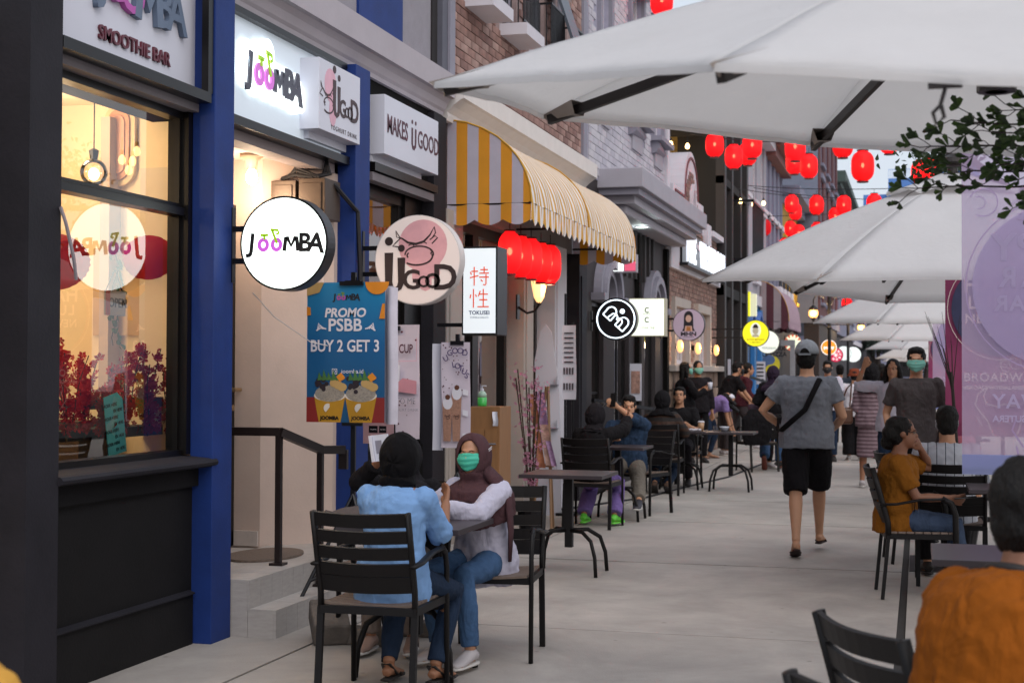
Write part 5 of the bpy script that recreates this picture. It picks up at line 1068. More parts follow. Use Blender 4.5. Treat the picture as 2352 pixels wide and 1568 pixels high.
# ================================================================ foliage in front of the near umbrella
lfm = [cloth('leaf_dark', '#1f2e1a', .3, .45, tcol='#3c5a22'), cloth('leaf_mid', '#2c4220', .3, .45, tcol='#58782c')]
tr_ = thing('tree', 'small leaved tree whose thin branches reach in from the right edge', 'tree', (2.2, 5.4, 0))
twig = mat('twig', '#2b211e', .8); rl = random.Random(21)
MB().sweep([(1.75, 5.6, 0), (1.72, 5.6, .9), (1.65, 5.55, 1.6), (1.45, 5.5, 2.1)], [.05, .04, .032, .02], None, 8).build('trunk', twig, tr_)
br = MB(); leaves = [MB(), MB()]; nleaf = 0
ENDS = [((1.4, 5.3, 2.12), (.10, 4.9, 2.29)), ((1.3, 5.4, 2.08), (.04, 4.9, 2.21)), ((1.4, 5.4, 2.05), (.08, 4.95, 2.13)), ((1.4, 5.4, 2.0), (.0, 5.0, 2.09)), ((1.5, 5.4, 2.15), (.3, 4.95, 2.33)),
        ((1.4, 5.35, 2.04), (.34, 4.95, 2.2)), ((1.4, 5.35, 1.98), (.36, 4.9, 2.03)), ((1.45, 5.3, 1.98), (.40, 4.9, 1.97)), ((1.45, 5.3, 2.05), (.45, 4.9, 2.26)), ((1.4, 5.3, 2.05), (.25, 4.9, 2.15)), ((1.4, 5.3, 2.0), (.22, 4.8, 2.24))]
def leafobj(c, d, n_, L_, w, m_):
    global nleaf
    nleaf += 1
    if nleaf % 6 == 0 and nleaf < 1740: b = MB(); leaf(b, c, d, n_, L_, w); b.build('leaf', m_, tr_)
    else: leaf(leaves[m_ is lfm[1]], c, d, n_, L_, w)
for a, e in ENDS:
    a, e = Vector(a), Vector(e); n = 15; pts = []
    for k in range(n): p = a.lerp(e, k/(n-1)); pts.append(p+Vector((0, rl.uniform(-.008, .008), .05*math.sin(PI*k/(n-1))+rl.uniform(-.006, .006))))
    br.sweep(pts, [.009-.0068*k/(n-1) for k in range(n)], None, 5)
    for k in range(2, n):
        for side in (1, -1, 0):
            if rl.random() < .8:
                d = Vector((-.9, rl.uniform(-.5, .5), side*rl.uniform(.2, .8)+rl.uniform(-.1, .1))).normalized(); q = pts[k]+d*rl.uniform(.03, .09); mid = (pts[k]+q)/2+Vector((0, 0, rl.uniform(-.008, .008))); br.tube([pts[k], mid, q], .0015, 4)
                for _ in range(rl.choice((4, 5, 6))):
                    dd = (d*.7+Vector((rl.uniform(-.9, .6), rl.uniform(-.6, .6), rl.uniform(-.8, .9)))).normalized()
                    leafobj(q+d*rl.uniform(-.012, .004), dd, (rl.uniform(-.6, .6), -1, rl.uniform(-.2, .9)), rl.uniform(.026, .052), rl.uniform(.014, .024), rl.choice(lfm))
br.build('branches', twig, tr_)
for k in (0, 1):
    if leaves[k].v: leaves[k].build('foliage', lfm[k], tr_)['kind'] = 'stuff'
t = thing('tree', 'dark bushy treetop behind the peak of the second umbrella', 'tree', (.3, 12.6, 0)); b = MB()
for _ in range(900):
    leaf(b, (rl.gauss(.22, .16), rl.gauss(12.7, .25), rl.gauss(3.35, .16)), (rl.gauss(0, 1), rl.gauss(0, 1), rl.gauss(0, 1)), (rl.gauss(0, 1), -1, rl.gauss(0, 1)), .06, .035)
b.build('crown', lfm[0], t)['kind'] = 'stuff'; b = MB().sweep([(1.2, 12.9, 0), (1.2, 12.8, 1.8), (.8, 12.7, 2.9), (.25, 12.7, 3.4)], [.07, .06, .045, .02], None, 7)
for _ in range(10): b.tube([(.4, 12.7, 3.2), (rl.gauss(.22, .15), rl.gauss(12.7, .15), rl.gauss(3.4, .14))], .008, 5)
b.build('trunk', twig, t)
t = thing('shrub', 'bare dark twigs standing in front of the magenta banner', 'shrub', (.2, 12.7, 0)); b = MB()
b.sweep([(.32, 12.7, 0), (.3, 12.7, .9), (.26, 12.7, 1.5)], [.02, .016, .012], None, 6)
for k in range(9):
    a = rl.uniform(-.22, .06); h = rl.uniform(1.75, 2.02); b.sweep([(.27, 12.7, 1.3+.015*k), (.27+a*.5, 12.7, 1.62+.012*k), (.27+a, 12.7+rl.uniform(-.1, .1), h)], [.005, .0035, .0015], None, 5)
b.build('branches', twig, t); MB().lathe([(.12, 0), (.17, .3), (.15, .3)], (.32, 12.7, 0), 16).build('pot', ringm, t)

# ================================================================ street lamps
def street_lamp(label, x, y, zg, arms=2):
    t = thing('street_lamp', label, 'street lamp', (x, y, 0), 'black cast iron street lamps')
    MB().lathe([(.16, 0), (.16, .2), (.1, .3), (.075, .9), (.06, 1.0), (.055, zg-.5), (.09, zg-.45), (.06, zg-.4), (.05, zg+.75), (.09, zg+.8), (.03, zg+.9)], (x, y, 0), 12).build('post', ringm, t)
    for s in (-1, 1):
        gx = x+s*.5; b = MB(); pts = [(x, y, zg+.2), (x+s*.15, y, zg+.5), (x+s*.38, y, zg+.62), (gx, y, zg+.45), (gx, y, zg+.3)]
        b.tube(pts, .022, 6)
        sp = [(x+s*(.3+.13*(1-k/14)*math.cos(k*.6)), y, zg+.52+.13*(1-k/14)*math.sin(k*.6)) for k in range(15)]; b.tube(sp, .014, 5); b.tube([(x, y, zg-.35), (x+s*.75, y, zg-.35)], .018, 5)
        b.lathe([(.02, .28), (.12, .2), (.16, .13)], (gx, y, zg), 12).lathe([(.02, -.26), (.05, -.2), (.09, -.13)], (gx, y, zg), 8); b.build('arm', ringm, t)
        MB().lathe([(.09, -.13), (.145, -.05), (.155, .03), (.13, .12)], (gx, y, zg), 16).build('globe', emit('street_globe', '#ffb86c', 1.5), t, smooth=True)
        MB().ell((gx, y-.14, zg), (.05, .03, .07)).build('glow', emit('warm_bulb', '#ffd9a0', 14), t); point_light('street_light', (gx, y-.3, zg), 25, (1, .7, .4), .1)
street_lamp('black two armed street lamp, the nearer one, with glowing globes and scrolls', -2.73, 48, 3.36); street_lamp('farther two armed street lamp with glowing globes behind the umbrellas', -2.69, 60, 3.25)

# ================================================================ furniture
steel = mat('furniture_steel', '#100d0e', .5, .1, spec=.3, var=.1, vs=10); seatw = mat('seat_wood', '#6f5f55', .6, var=.15, vs=20, stretch=(1, 8, 1))
def make_chair():
    t = thing('chair', 'x', 'chair', (0, 0, 0)); w = .235
    for s in (-1, 1):
        # front leg sweeping into the armrest
        MB().sweep([(s*w, .235, 0), (s*w, .225, .56), (s*w, .20, .635), (s*w, .14, .665)], [(.0125, .02)]*4, (1, 0, 0), 8).build('leg', steel, t, smooth=True)
        MB().sweep([(s*w, .15, .662), (s*w, .0, .655), (s*w, -.15, .625), (s*w, -.26, .62)], [(.022, .009)]*4, (1, 0, 0), 8).build('armrest', steel, t, smooth=True)
        MB().bar((s*(w-.01), -.24, 0), (s*(w-.01), -.20, .42), .03, .022, (0, 1, 0)).build('leg', steel, t)
        MB().sweep([(s*(w-.01), -.20, .40), (s*(w-.01), -.205, .50), (s*(w-.01), -.26, .70), (s*(w-.01), -.305, .86)], [(.014, .02)]*4, (1, 0, 0), 8).build('back_post', steel, t, smooth=True)
    b = MB().bx(-w, w, .20, .225, .395, .43).bx(-w, w, -.22, -.195, .395, .43).bx(-w+.0, -w+.022, -.195, .20, .396, .431).bx(w-.022, w, -.195, .20, .396, .431); b.build('seat_frame', steel, t)
    for k in range(8):
        y = -.19+.054*k; MB().grid(lambda u, v: (-w+.02+(2*w-.04)*u, y+.046*v, .438-.012*math.sin(PI*u)), 7, 2).build('seat_slat', seatw, t, solid=.012)
    zs = [(.50, .075), (.578, .055), (.652, .055), (.726, .055), (.80, .06)]
    for k, (z, h) in enumerate(zs):
        def f(u, v):
            zz = z+h*v-.0; yb = -.205-(zz-.5)*.285 if zz > .5 else -.205
            return ((-w+.02)+(2*w-.04)*u, yb-.03*math.sin(PI*u), zz-.006*math.sin(PI*u))
        MB().grid(f, 9, 2).build('back_slat', steel, t, solid=.014)
    return t
def make_table(tw=.62, td=.60):
    t = thing('table', 'x', 'table', (0, 0, 0))
    MB().bx(-tw/2, tw/2, -td/2, td/2, .712, .74).build('tabletop', mat('tabletop', '#352d31', .38, var=.1, vs=5, spec=.5), t, bevel=.003)
    MB().bx(-.028, .028, -.028, .028, .19, .712).build('column', steel, t); MB().bx(-.16, .16, -.03, .03, .70, .7115).build('plate', steel, t)
    for sx in (-1, 1):
        for sy in (-1, 1):
            MB().sweep([(sx*.02, sy*.02, .315), (sx*.12, sy*.10, .315), (sx*.20, sy*.165, .255), (sx*.235, sy*.19, .14), (sx*.245, sy*.2, 0)], [(.012, .016)]*5, None, 8).build('leg', steel, t, smooth=True)
    return t
chair0 = make_chair(); table0 = make_table(); index(None)
_u = {}
def chair(x, y, rz, label, g='dark slatted armchairs of the café tables'):
    o = chair0 if 'c' not in _u else clone(chair0, (0, 0, 0)); _u['c'] = 1
    o.location = (x, y, .002); o.rotation_euler = (0, 0, rz); o['label'] = label; o['group'] = g; return o
def table(x, y, rz, label, g='square dark café tables'):
    o = table0 if 't' not in _u else clone(table0, (0, 0, 0)); _u['t'] = 1
    o.location = (x, y, .002); o.rotation_euler = (0, 0, rz); o['label'] = label; o['group'] = g; return o
chair(-2.39, 6.47, 0, 'dark slatted armchair under the woman in the light blue shirt')
chair(-2.17, 7.56, PI+.10, 'dark armchair under the woman with brown headscarf and green mask')
chair(-2.80, 7.78, PI-.1, 'dark armchair mostly hidden behind the woman in light blue, at the same table')
table(-2.40, 6.97, 0, 'dark table between the two women with headscarves')
table(-2.50, 10.72, 0, 'empty dark table on arched legs standing in the middle left of the pavement')
chair(-3.02, 13.95, -.05, 'dark armchair under the person in lavender trousers'); chair(-2.82, 15.45, PI-.35, 'dark armchair under the man in khaki trousers')
table(-2.93, 14.72, 0, 'dark table between the person in lavender trousers and the man in plaid')
chair(-3.02, 17.95, .03, 'dark armchair under the woman with black headscarf and striped brown top'); chair(-3.05, 19.7, PI, 'dark armchair under the young man in a black shirt')
table(-2.93, 18.85, 0, 'dark table with a takeaway cup and tissues on it'); table(-2.28, 18.72, 0, 'dark table on arched legs with a white bowl on it')
chair(-2.35, 22.6, .6, 'dark chair with a black jacket hung over its back')
chair(.12, 3.95, -1.06, 'dark slatted chair in the bottom right corner, its back turned to the pavement')
chair(-.02, 10.33, -1.45, 'dark armchair under the woman in the mustard yellow shirt')
table(.36, 6.5, 0, 'pale topped table in front of the man in the orange shirt'); chair(.11, 3.24, -.75, 'dark chair under the man in the orange shirt')
table(.62, 10.3, 0, 'dark table in front of the woman in the mustard yellow shirt'); chair(.22, 11.0, 0, 'dark chair under the man in the white striped shirt'); table(.6, 12.5, 0, 'dark table beyond the man in the white striped shirt'); chair(.95, 9.3, PI*.5, 'dark chair right of the table of the woman in mustard yellow')
chair(1.05, 7.5, 2.2, 'dark empty chair under the near lilac banner'); chair(.0, 12.2, -1.4, 'dark chair whose legs show behind the chair of the woman in mustard yellow')
# table things
t = thing('takeaway_cup', 'clear takeaway cup of brown drink on the far table', 'cup', (-2.66, 18.75, .742)); MB().lathe([(.03, 0), (.042, .11)], (-2.66, 18.75, .742), 14).build('cup', mat('iced_tea', '#b08a68', .3), t, smooth=True); MB().lathe([(.044, 0), (.044, .012), (.03, .02)], (-2.66, 18.75, .852), 14).build('lid', whitep, t)
b = MB(); 
for k in range(7): b.ell((-2.85+.03*k, 18.7+.02*(k % 3), .76), (.022, .02, .017), n=7, m_=5)
tag(b.build('tissues', whitep, None), 'crumpled white tissues on the far table beside the cup', 'tissues')
t = thing('soup_bowl', 'white bowl on a saucer with a spoon standing in it', 'bowl', (-2.36, 18.7, .742)); MB().lathe([(.03, .008), (.06, .05), (.065, .065), (.058, .06), (.03, .02)], (-2.36, 18.7, .742), 18).build('bowl', mat('porcelain', '#bfc2cc', .3), t, smooth=True); MB().lathe([(.085, 0), (.09, .01)], (-2.36, 18.7, .742), 18).build('saucer', mat('dark_plate', '#3b3940', .4), t); MB().tube([(-2.33, 18.7, .78), (-2.24, 18.7, .84)], .004, 5).build('spoon', steel, t)
t = thing('glass_tumbler', 'small clear glass beside the white bowl', 'glass', (-2.47, 18.68, .742)); MB().lathe([(.022, 0), (.026, .07)], (-2.47, 18.68, .742), 12).build('tumbler', glass('tumbler', (.8, .8, .82), 1.45, .05, 2), t)
bg = thing('shoulder_bag', 'crumpled taupe bag lying on the arm of the hidden chair at the near left table', 'bag', (-2.8, 7.25, .67)); MB().grid(lambda u, v: Vector((-2.98+.3*u, 7.1+.22*v, .72+.05*math.sin(PI*u)*math.sin(PI*v)+.015*noise.noise(Vector((u*6, v*6, 0))))), 14, 10).build('body', mat('taupe_cloth', '#4a4140', .9, bump=.5, bs=30), bg, smooth=True, solid=.03); MB().tube([(-2.98, 7.1, .74), (-2.93, 7.08, .77), (-2.86, 7.08, .755)], .008).build('strap', mat('taupe_cloth'), bg)

# ================================================================ posters on stands
blocks = mat('stone_weight', '#5d554f', .9, var=.25, vs=10, bump=.8, bs=30)
for k, (x, y, rz, lb, d) in enumerate(((-3.13, 7.62, .5, 'largest rough stone weight tilted on the leg of the poster stand', (.2, .3, .13)), (-2.9, 7.62, 0, 'flat stone weight under the table left of the shoes', (.28, .14, .09)), (-2.72, 7.95, .1, 'low stone weight farthest right under the table', (.28, .14, .08)))):
    b = MB().rbox((x, y, d[2]/2+(.045 if k == 0 else 0)), d, Matrix.Rotation(rz, 3, 'Z') @ (Matrix.Rotation(.35, 3, 'X') if k == 0 else Matrix.Identity(3)))
    tag(b.build('stone_block', blocks, None, bevel=.015), lb, 'stone')
def stand(par, x, y, z_top, r=.012, leg=True):
    b = MB().bar((x, y, .3), (x, y, z_top), .028, .02, (0, 1, 0)).bx(x-.05, x+.05, y-.03, y-.012, z_top-.05, z_top-.02).bx(x-.014, x+.014, y-.02, y+.01, z_top-.02, z_top+.03)
    if leg: b.tube([(x, y, .75), (x-.3, y-.25, .01)], r).tube([(x, y, .75), (x+.3, y-.25, .01)], r).tube([(x, y, .75), (x-.25, y+.3, .01)], r).tube([(x, y, .75), (x+.25, y+.3, .01)], r).tube([(x, y, .35), (x-.2, y-.17, .25)], r).tube([(x, y, .35), (x+.2, y-.17, .25)], r)
    b.build('stand', ringm, par)
def sheet(par, x0, x1, y, z0, z1, m_, name='sheet', curl=.02):
    return MB().grid(lambda u, v: (x0+(x1-x0)*u+.006*math.sin(v*5), y+curl*math.sin(PI*u)*(1 if curl > 0 else 1)-.01*math.sin(v*4), z0+(z1-z0)*v), 10, 14).build(name, m_, par, smooth=True)
p = thing('promo_poster', 'blue poster offering buy 2 get 3 with cups of fruit, clipped to a black stand', 'poster', (-3.3, 8.3, 0), 'posters on stands')
# sheet with a blue gradient print
M = mat('poster_blue', '#1f5f96', .28, var=.0); n = M.node_tree; L = n.links.new; g = n.nodes.new('ShaderNodeNewGeometry'); s = n.nodes.new('ShaderNodeSeparateXYZ'); L(g.outputs['Position'], s.inputs[0])
mr = n.nodes.new('ShaderNodeMapRange'); mr.inputs[1].default_value = 1.15; mr.inputs[2].default_value = 2.05; L(s.outputs[2], mr.inputs[0]); cr = n.nodes.new('ShaderNodeValToRGB'); e = cr.color_ramp.elements
e[0].color = lin('#1c4a6c'); e[1].color = lin('#2580b0'); k_ = cr.color_ramp.elements.new(.55); k_.color = lin('#1d5a8c'); L(mr.outputs[0], cr.inputs[0]); L(cr.outputs[0], n.nodes['Principled BSDF'].inputs['Base Color'])
PX0, PX1, PZ0, PZ1, PY = -3.565, -3.065, 1.18, 2.02, 8.3
MB().grid(lambda u, v: (PX0+(PX1-PX0)*u, PY, PZ0+(PZ1-PZ0)*v), 4, 6).build('sheet', M, p)
sheet(p, PX1-.02, PX1+.055, PY+.08, PZ0-.01, PZ1-.03, mat('poster_back', '#b9b4c0', .6), 'back_sheet', -.03)
bx('side_sheet', mat('poster_back'), p, PX0+.01, PX1+.02, PY+.1, PY+.104, PZ0, PZ1-.02)
stand(p, -3.27, PY+.02, PZ1+.03); bx('clip', ringm, p, -3.35, -3.2, PY-.02, PY-.004, PZ1-.02, PZ1+.005); bx('clip', ringm, p, -3.33, -3.2, PY-.02, PY-.004, PZ0-.02, PZ0+.0)
f_ = FY(((PX0+PX1)/2, PY-.002, (PZ0+PZ1)/2)); wt = mat('poster_white', '#d9d4dc', .5)
joomba(p, f_ @ Matrix.Translation((0, .33, 0)), .17, mat('ink'), magen, mat('print_green', '#7a9a2a', .5), .0008)
for s_, yy, sz, kw in (('PROMO', .235, .075, dict(bold=.03, shear=.15)), ('PSBB', .16, .105, dict(bold=.02)), ('BUY 2 GET 3', .035, .098, dict(bold=.02, xs=.82)), ('joomba.id', -.115, .036, {})):
    text(s_, f_ @ Matrix.Translation((.045 if 'id' in s_ else -.005, yy, 0)), sz, wt, p, depth=.0008, **kw)
b = MB(f_)
for s_ in (-1, 1):
    for k in range(3): b = MB(f_); b.strip([(s_*(.125+.012*k), .14), (s_*(.155+.01*k), .15+.012*k), (s_*(.19-.004*k), .13+.0*k)], .008, 0, .0006+.0001*k); b.build('splash', wt, p)
b = MB(f_); b.strip([(-.085, -.13), (-.055, -.13), (-.055, -.10), (-.085, -.10)], .004, 0, .0008, True).strip(arc(-.07, -.115, .008, 0, 5.9, 12), .003, 0, .0009, True); b.build('emblem', wt, p)
cols = dict(cup=mat('cup_yellow', '#a87a14', .5), red=mat('cup_red', '#7c1c18', .5), acai=mat('fruit_dark', '#241820', .5), ban=mat('fruit_banana', '#b0905a', .5), oat=mat('fruit_oats', '#8a8278', .8, var=.3, vs=90), grn=mat('fruit_leaf', '#3f6a34', .5), org=mat('fruit_orange', '#d0801c', .5), rim=mat('cup_rim', '#c8c0b8', .5))
rp = random.Random(6); Z = [.0005]
def fl(pts, m_): Z[0] += .00008; MB(f_).prism(pts, 0, Z[0]).build('print', cols[m_], p)
for cx in (-.245, .25): fl([(cx-.09, -.42), (cx+.09, -.42), (cx+.12, -.27), (cx-.12, -.27)] if abs(cx) < .1 else [(max(-.25, cx-.09), -.42), (min(.25, cx+.09), -.42), (min(.25, cx+.12), -.27), (max(-.25, cx-.12), -.27)], 'red')
for cx in (-.1, .1):
    fl([(cx-.07, -.42), (cx+.07, -.42), (cx+.1, -.265), (cx-.1, -.265)], 'cup'); fl(arc(cx, -.26, .102, 0, 6.1, 24, .035), 'rim'); fl(arc(cx, -.248, .095, 0, 6.1, 24, .05), 'oat')
    for _ in range(12): fl(arc(cx-.05+rp.gauss(0, .02), -.19+rp.gauss(0, .018), .014, 0, 5.9, 9), 'acai')
    for k in range(3): fl(arc(cx+.03+.025*k, -.185-.012*k, .03, 0, 6, 14, .025), 'ban')
    for k in range(5): fl([(cx-.08+.03*k, -.17), (cx-.07+.03*k, -.12+.015*(k % 2)), (cx-.045+.03*k, -.165)], 'grn')
    fl(arc(cx+.07, -.15, .028, 0, 6, 5), 'org'); text('JOOMBA', f_ @ Matrix.Translation((cx, -.395, .0025)), .03, ringm, p, depth=.0006, bold=.05); fl(arc(cx-.01, -.335, .028, 1.2, 4.2, 9)+[(cx, -.33)], 'rim')
fl(arc(.2, .42, .075, PI, 2*PI, 14), 'org'); fl([(-.25, .42), (-.14, .42), (-.17, .36), (-.25, .34)], 'ban'); fl([(-.25, .22), (-.225, .225), (-.228, .27), (-.25, .275)], 'org'); fl([(.25, .2), (.215, .2), (.235, .29), (.25, .29)], 'org')
p = thing('cup_poster', 'white poster with cup price and pink print, half hidden behind the blue one', 'poster', (-3.5, 9.7, 0), 'posters on stands')
sp_ = mat('speckled_print', '#c9bfcc', .5, var=.05); sheet(p, -3.80, -3.325, 9.7, 1.02, 1.81, sp_); stand(p, -3.52, 9.72, 1.82); f_ = FY((-3.56, 9.675, 1.42))
text('5.000 / CUP', f_ @ Matrix.Translation((.06, .22, 0)), .085, mar, p, depth=.001, bold=.02, xs=.62); text('GOOD TO ME', f_ @ Matrix.Translation((.06, -.14, 0)), .06, lil2, p, depth=.001, xs=.8); text('BLENDED YOGHURT DRINK', f_ @ Matrix.Translation((.07, -.2, 0)), .026, lil2, p, depth=.001)
MB(f_).strip([(.22, .3), (.22, .14), (-.1, .13)], .005, 0, .001).build('line', pinkp, p); MB(f_).prism([(.05, .12), (.1, .11), (.09, -.07), (.03, -.07), (.03, .05)], 0, .001).build('print', wp2, p); MB(f_).prism([(.05, -.07), (.22, -.09), (.22, -.0), (.12, .02), (.07, -.02)], 0, .0015).build('print', mat('print_arm', '#b8808c', .6), p)
b = MB(f_)
for _ in range(26): b.prism(arc(rp.uniform(-.1, .22), rp.uniform(-.36, .36), rp.uniform(.004, .009), 0, 5.5, 6), 0, .0012)
b.build('speckles', mar, p)
p = thing('small_poster', 'small pinkish poster with two black app badges below the blue poster', 'poster', (-3.3, 9.0, 0), 'posters on stands'); f_ = FY((-3.355, 9.0, 1.09))
bx('sheet', mat('pink_sheet', '#a8868c', .4), p, -3.47, -3.26, 9.0, 9.004, 1.02, 1.17); bx('sheet', mat('orange_sheet', '#9a4c30', .5), p, -3.47, -3.26, 8.999, 9.003, 1.17, 1.32)
for k in (0, 1): MB(f_).prism([(-.075+.07*k, .0), (-.015+.06*k, .0), (-.015+.06*k, .045), (-.075+.07*k, .045)], 0, .001).build('badge', ringm, p); text(('Google Play', 'App Store')[k], f_ @ Matrix.Translation((-.044+.065*k, .022, .0012)), .009, wt, p, depth=.0005)
stand(p, -3.36, 9.05, 1.3, leg=False); MB().bx(-3.5, -3.22, 8.95, 9.15, .0, .3).build('base_box', ringm, p)
p = thing('lotus_poster', 'lilac poster with two iced drinks and outlined lettering, on a clip stand', 'poster', (-3.27, 10.3, 0), 'posters on stands'); f_ = FY((-3.255, 10.285, 1.31))
sheet(p, -3.365, -3.145, 10.31, .93, 1.70, sp_, curl=.008); sheet(p, -3.44, -3.36, 10.33, .91, 1.69, wp, 'back_sheet', .01); stand(p, -3.25, 10.34, 1.73); b = MB(f_)
for k, (ch, x, y, r_) in enumerate((('U', -.07, .27, .5), ('G', -.04, .31, .3), ('O', 0, .325, .1), ('O', .04, .325, -.1), ('D', .075, .31, -.3), ('L', -.01, .225, .2), ('O', .02, .215, .1), ('T', .045, .2, -.1), ('U', .07, .175, -.4), ('S', .09, .145, -.6))): text(ch, f_ @ Matrix.Translation((x, y, 0)), .06, mat('print_violet', '#4a3a6a', .5), p, depth=.001, rot=r_, bold=.01)
for _ in range(34): b.prism(arc(rp.uniform(-.1, .1), rp.uniform(.0, .37), rp.uniform(.003, .007), 0, 5.5, 6), 0, .001)
b.build('speckles', mar, p)
for cx, hh in ((-.055, -.05), (.015, .02)): 
    MB(f_).prism([(cx-.03, -.33), (cx+.025, -.33), (cx+.036, hh), (cx-.04, hh)], 0, .0015).build('print', mat('drink_print', '#9a7462', .5, var=.3, vs=60), p); MB(f_).prism(arc(cx, hh, .038, 0, 6, 14, .05), 0, .002).build('print', wp2, p); MB(f_).prism(arc(cx, hh+.04, .02, 0, 6, 8), 0, .0025).build('print', mat('biscuit', '#5a3424', .7), p)
    cow(f_ @ Matrix.Translation((cx, -.15, .0015)), .022, brownp, p, .1)
for k, yy in enumerate((.05, -.1, -.27)): MB(f_).prism([(.06, yy), (.1, yy-.01), (.1, yy-.05), (.06, yy-.04)], 0, .0016).build('print', wp2, p)
# cabinet, sanitiser, blossoms, easel, standee
cab = thing('wooden_cabinet', 'light brown wooden cabinet beside the drinks poster', 'cabinet', (-3.53, 12.1, 0)); wd = mat('cabinet_wood', '#8b6440', .5, var=.12, vs=4, stretch=(6, 6, 1))
bx('body', wd, cab, -3.68, -3.40, 12.0, 12.35, 0, 1.19, bevel=.003); bx('door', wd, cab, -3.66, -3.53, 11.985, 11.999, .1, 1.0); bx('door', wd, cab, -3.525, -3.42, 11.985, 11.999, .1, 1.0); MB().tube([(-3.50, 11.98, .88), (-3.50, 11.95, .88), (-3.42, 11.95, .88)], .008).build('handle', mat('chrome', '#9a9aa2', .25, 1), cab)
sn = thing('sanitiser_bottle', 'clear pump bottle of green hand sanitiser on the wooden cabinet', 'bottle', (-3.60, 12.15, 1.19)); MB().lathe([(.038, 0), (.04, .02), (.04, .075)], (-3.60, 12.15, 1.192), 16).build('liquid', mat('green_gel', '#3fa850', .2, em='#2a9a40', es=.06), sn, smooth=True); MB().lathe([(.04, .0755), (.038, .105), (.018, .13)], (-3.60, 12.15, 1.192), 16).build('bottle', mat('clear_plastic', '#9ab8a8', .2), sn, smooth=True); MB().lathe([(.014, .13), (.014, .15), (.005, .152), (.005, .17)], (-3.60, 12.15, 1.192), 10).bx(-3.60, -3.565, 12.14, 12.16, 1.36, 1.37).build('pump', wp, sn)
t = thing('paper_strip', 'white paper strip taped to the side of the wooden cabinet', 'paper', (-3.41, 11.99, 1.1)); sheet(t, -3.455, -3.41, 11.975, 1.03, 1.15, wp, curl=.01)
bt = thing('blossom_tree', 'pink artificial blossom branches standing between cabinet and easel', 'plant', (-3.3, 12.7, 0)); MB().lathe([(.1, 0), (.13, .28), (.11, .28)], (-3.33, 12.8, 0), 14).build('pot', ringm, bt)
s_ = MB(); bl = MB(); pkb = cloth('blossom_pink', '#b0788e', .3, .7)
for k in range(7):
    a = rf.uniform(-.16, .16); path = [(-3.33+a*q*1.1, 12.8-.1*q, .25+(1.1+.08*(k % 3))*q) for q in [j/8 for j in range(9)]]; s_.tube(path, .006, 5)
    for q in range(42): pp = path[rf.randrange(2, 9)]; blossom(bl, (pp[0]+rf.gauss(0, .035), pp[1]+rf.gauss(0, .03), pp[2]+rf.gauss(0, .04)), rf.uniform(.014, .024))
s_.build('branches', stemm, bt); bl.build('blossoms', pkb, bt)['kind'] = 'stuff'
ea = thing('easel', 'wooden tripod easel holding curled food picture posters', 'easel', (-3.36, 13.4, 0)); ew = mat('easel_wood', '#7a5c40', .6)
for x0, x1, y0 in ((-3.36, -3.46, 13.3), (-3.34, -3.27, 13.3), (-3.35, -3.36, 13.75)): MB().bar((x0, 13.45, 1.35), (x1, y0, 0), .02, .02).build('leg', ew, ea)
MB().bar((-3.46, 13.34, .62), (-3.26, 13.34, .62), .02, .03).build('shelf', ew, ea)
fm_ = [mat('food_%d' % i, c, .4, var=.5, vs=22) for i, c in enumerate(('#9a6248', '#8a6a8c', '#a88478'))]
for k, (x0, x1, z0, z1) in enumerate(((-3.5, -3.42, .95, 1.28), (-3.42, -3.34, .8, 1.3), (-3.38, -3.3, .62, 1.0), (-3.45, -3.38, .6, .95), (-3.32, -3.27, .62, .85))): 
    MB().grid(lambda u, v: (x0+(x1-x0)*u+.06*(1-v), 13.3-.03*k*.3+.01*math.sin(u*3), z0+(z1-z0)*v), 5, 6).build('picture', fm_[k % 3], ea, smooth=True)
sd = thing('standee', 'tall white cut out display board seen from behind by the shop posts', 'display board', (-3.7, 14.9, 0)); 
MB(FY((0, 14.95, 0))).prism([(-3.86, 0), (-3.57, 0), (-3.575, .8), (-3.6, 1.4), (-3.64, 1.62), (-3.68, 1.9), (-3.74, 1.98), (-3.8, 1.9), (-3.86, 1.6)], 0, .012).build('board', wp, sd)
for z in (.45, .9, 1.35): MB().bx(-3.68, -3.6, 14.86, 14.938, z, z+.008).prism(arc(-3.62, 14.93, .0, 0, 1, 2)+[(-3.6, 14.86)], z, z+.09).build('brace', lil2, sd)
mb = thing('menu_stand', 'tall black twin pole stand with a long white menu sheet', 'menu board', (-3.48, 14.98, 0), 'posters on stands')
sheet(mb, -3.57, -3.425, 14.98, 1.2, 1.97, wp, curl=.01); MB().tube([(-3.55, 15.02, 0), (-3.55, 15.02, 2.3)], .012).tube([(-3.47, 15.03, 0), (-3.47, 15.03, 2.0)], .012).bx(-3.62, -3.4, 14.9, 15.14, 0, .03).build('stand', ringm, mb); b = MB(FY((-3.5, 14.965, 1.58)))
for k in range(7): b.bx(-.05, .05, .3-.05*k, .315-.05*k, 0, .001)
for j in (0, 1):
    for k in range(4): b.prism([(-.055+.03*k, -.12-.16*j), (-.04+.03*k, -.12-.16*j), (-.038+.03*k, -.05-.16*j), (-.057+.03*k, -.05-.16*j)], 0, .0012)
b.build('print', mat('print_dark', '#3a3038', .6), mb)
t = thing('door_poster', 'narrow pale poster on the door below the cream square sign', 'poster', (-3.7, 19.9, 1.3)); bx('sheet', wp, t, -3.76, -3.6, 19.70, 19.71, 1.1, 1.6); bx('print', fm_[2], t, -3.74, -3.62, 19.69, 19.699, 1.2, 1.5)
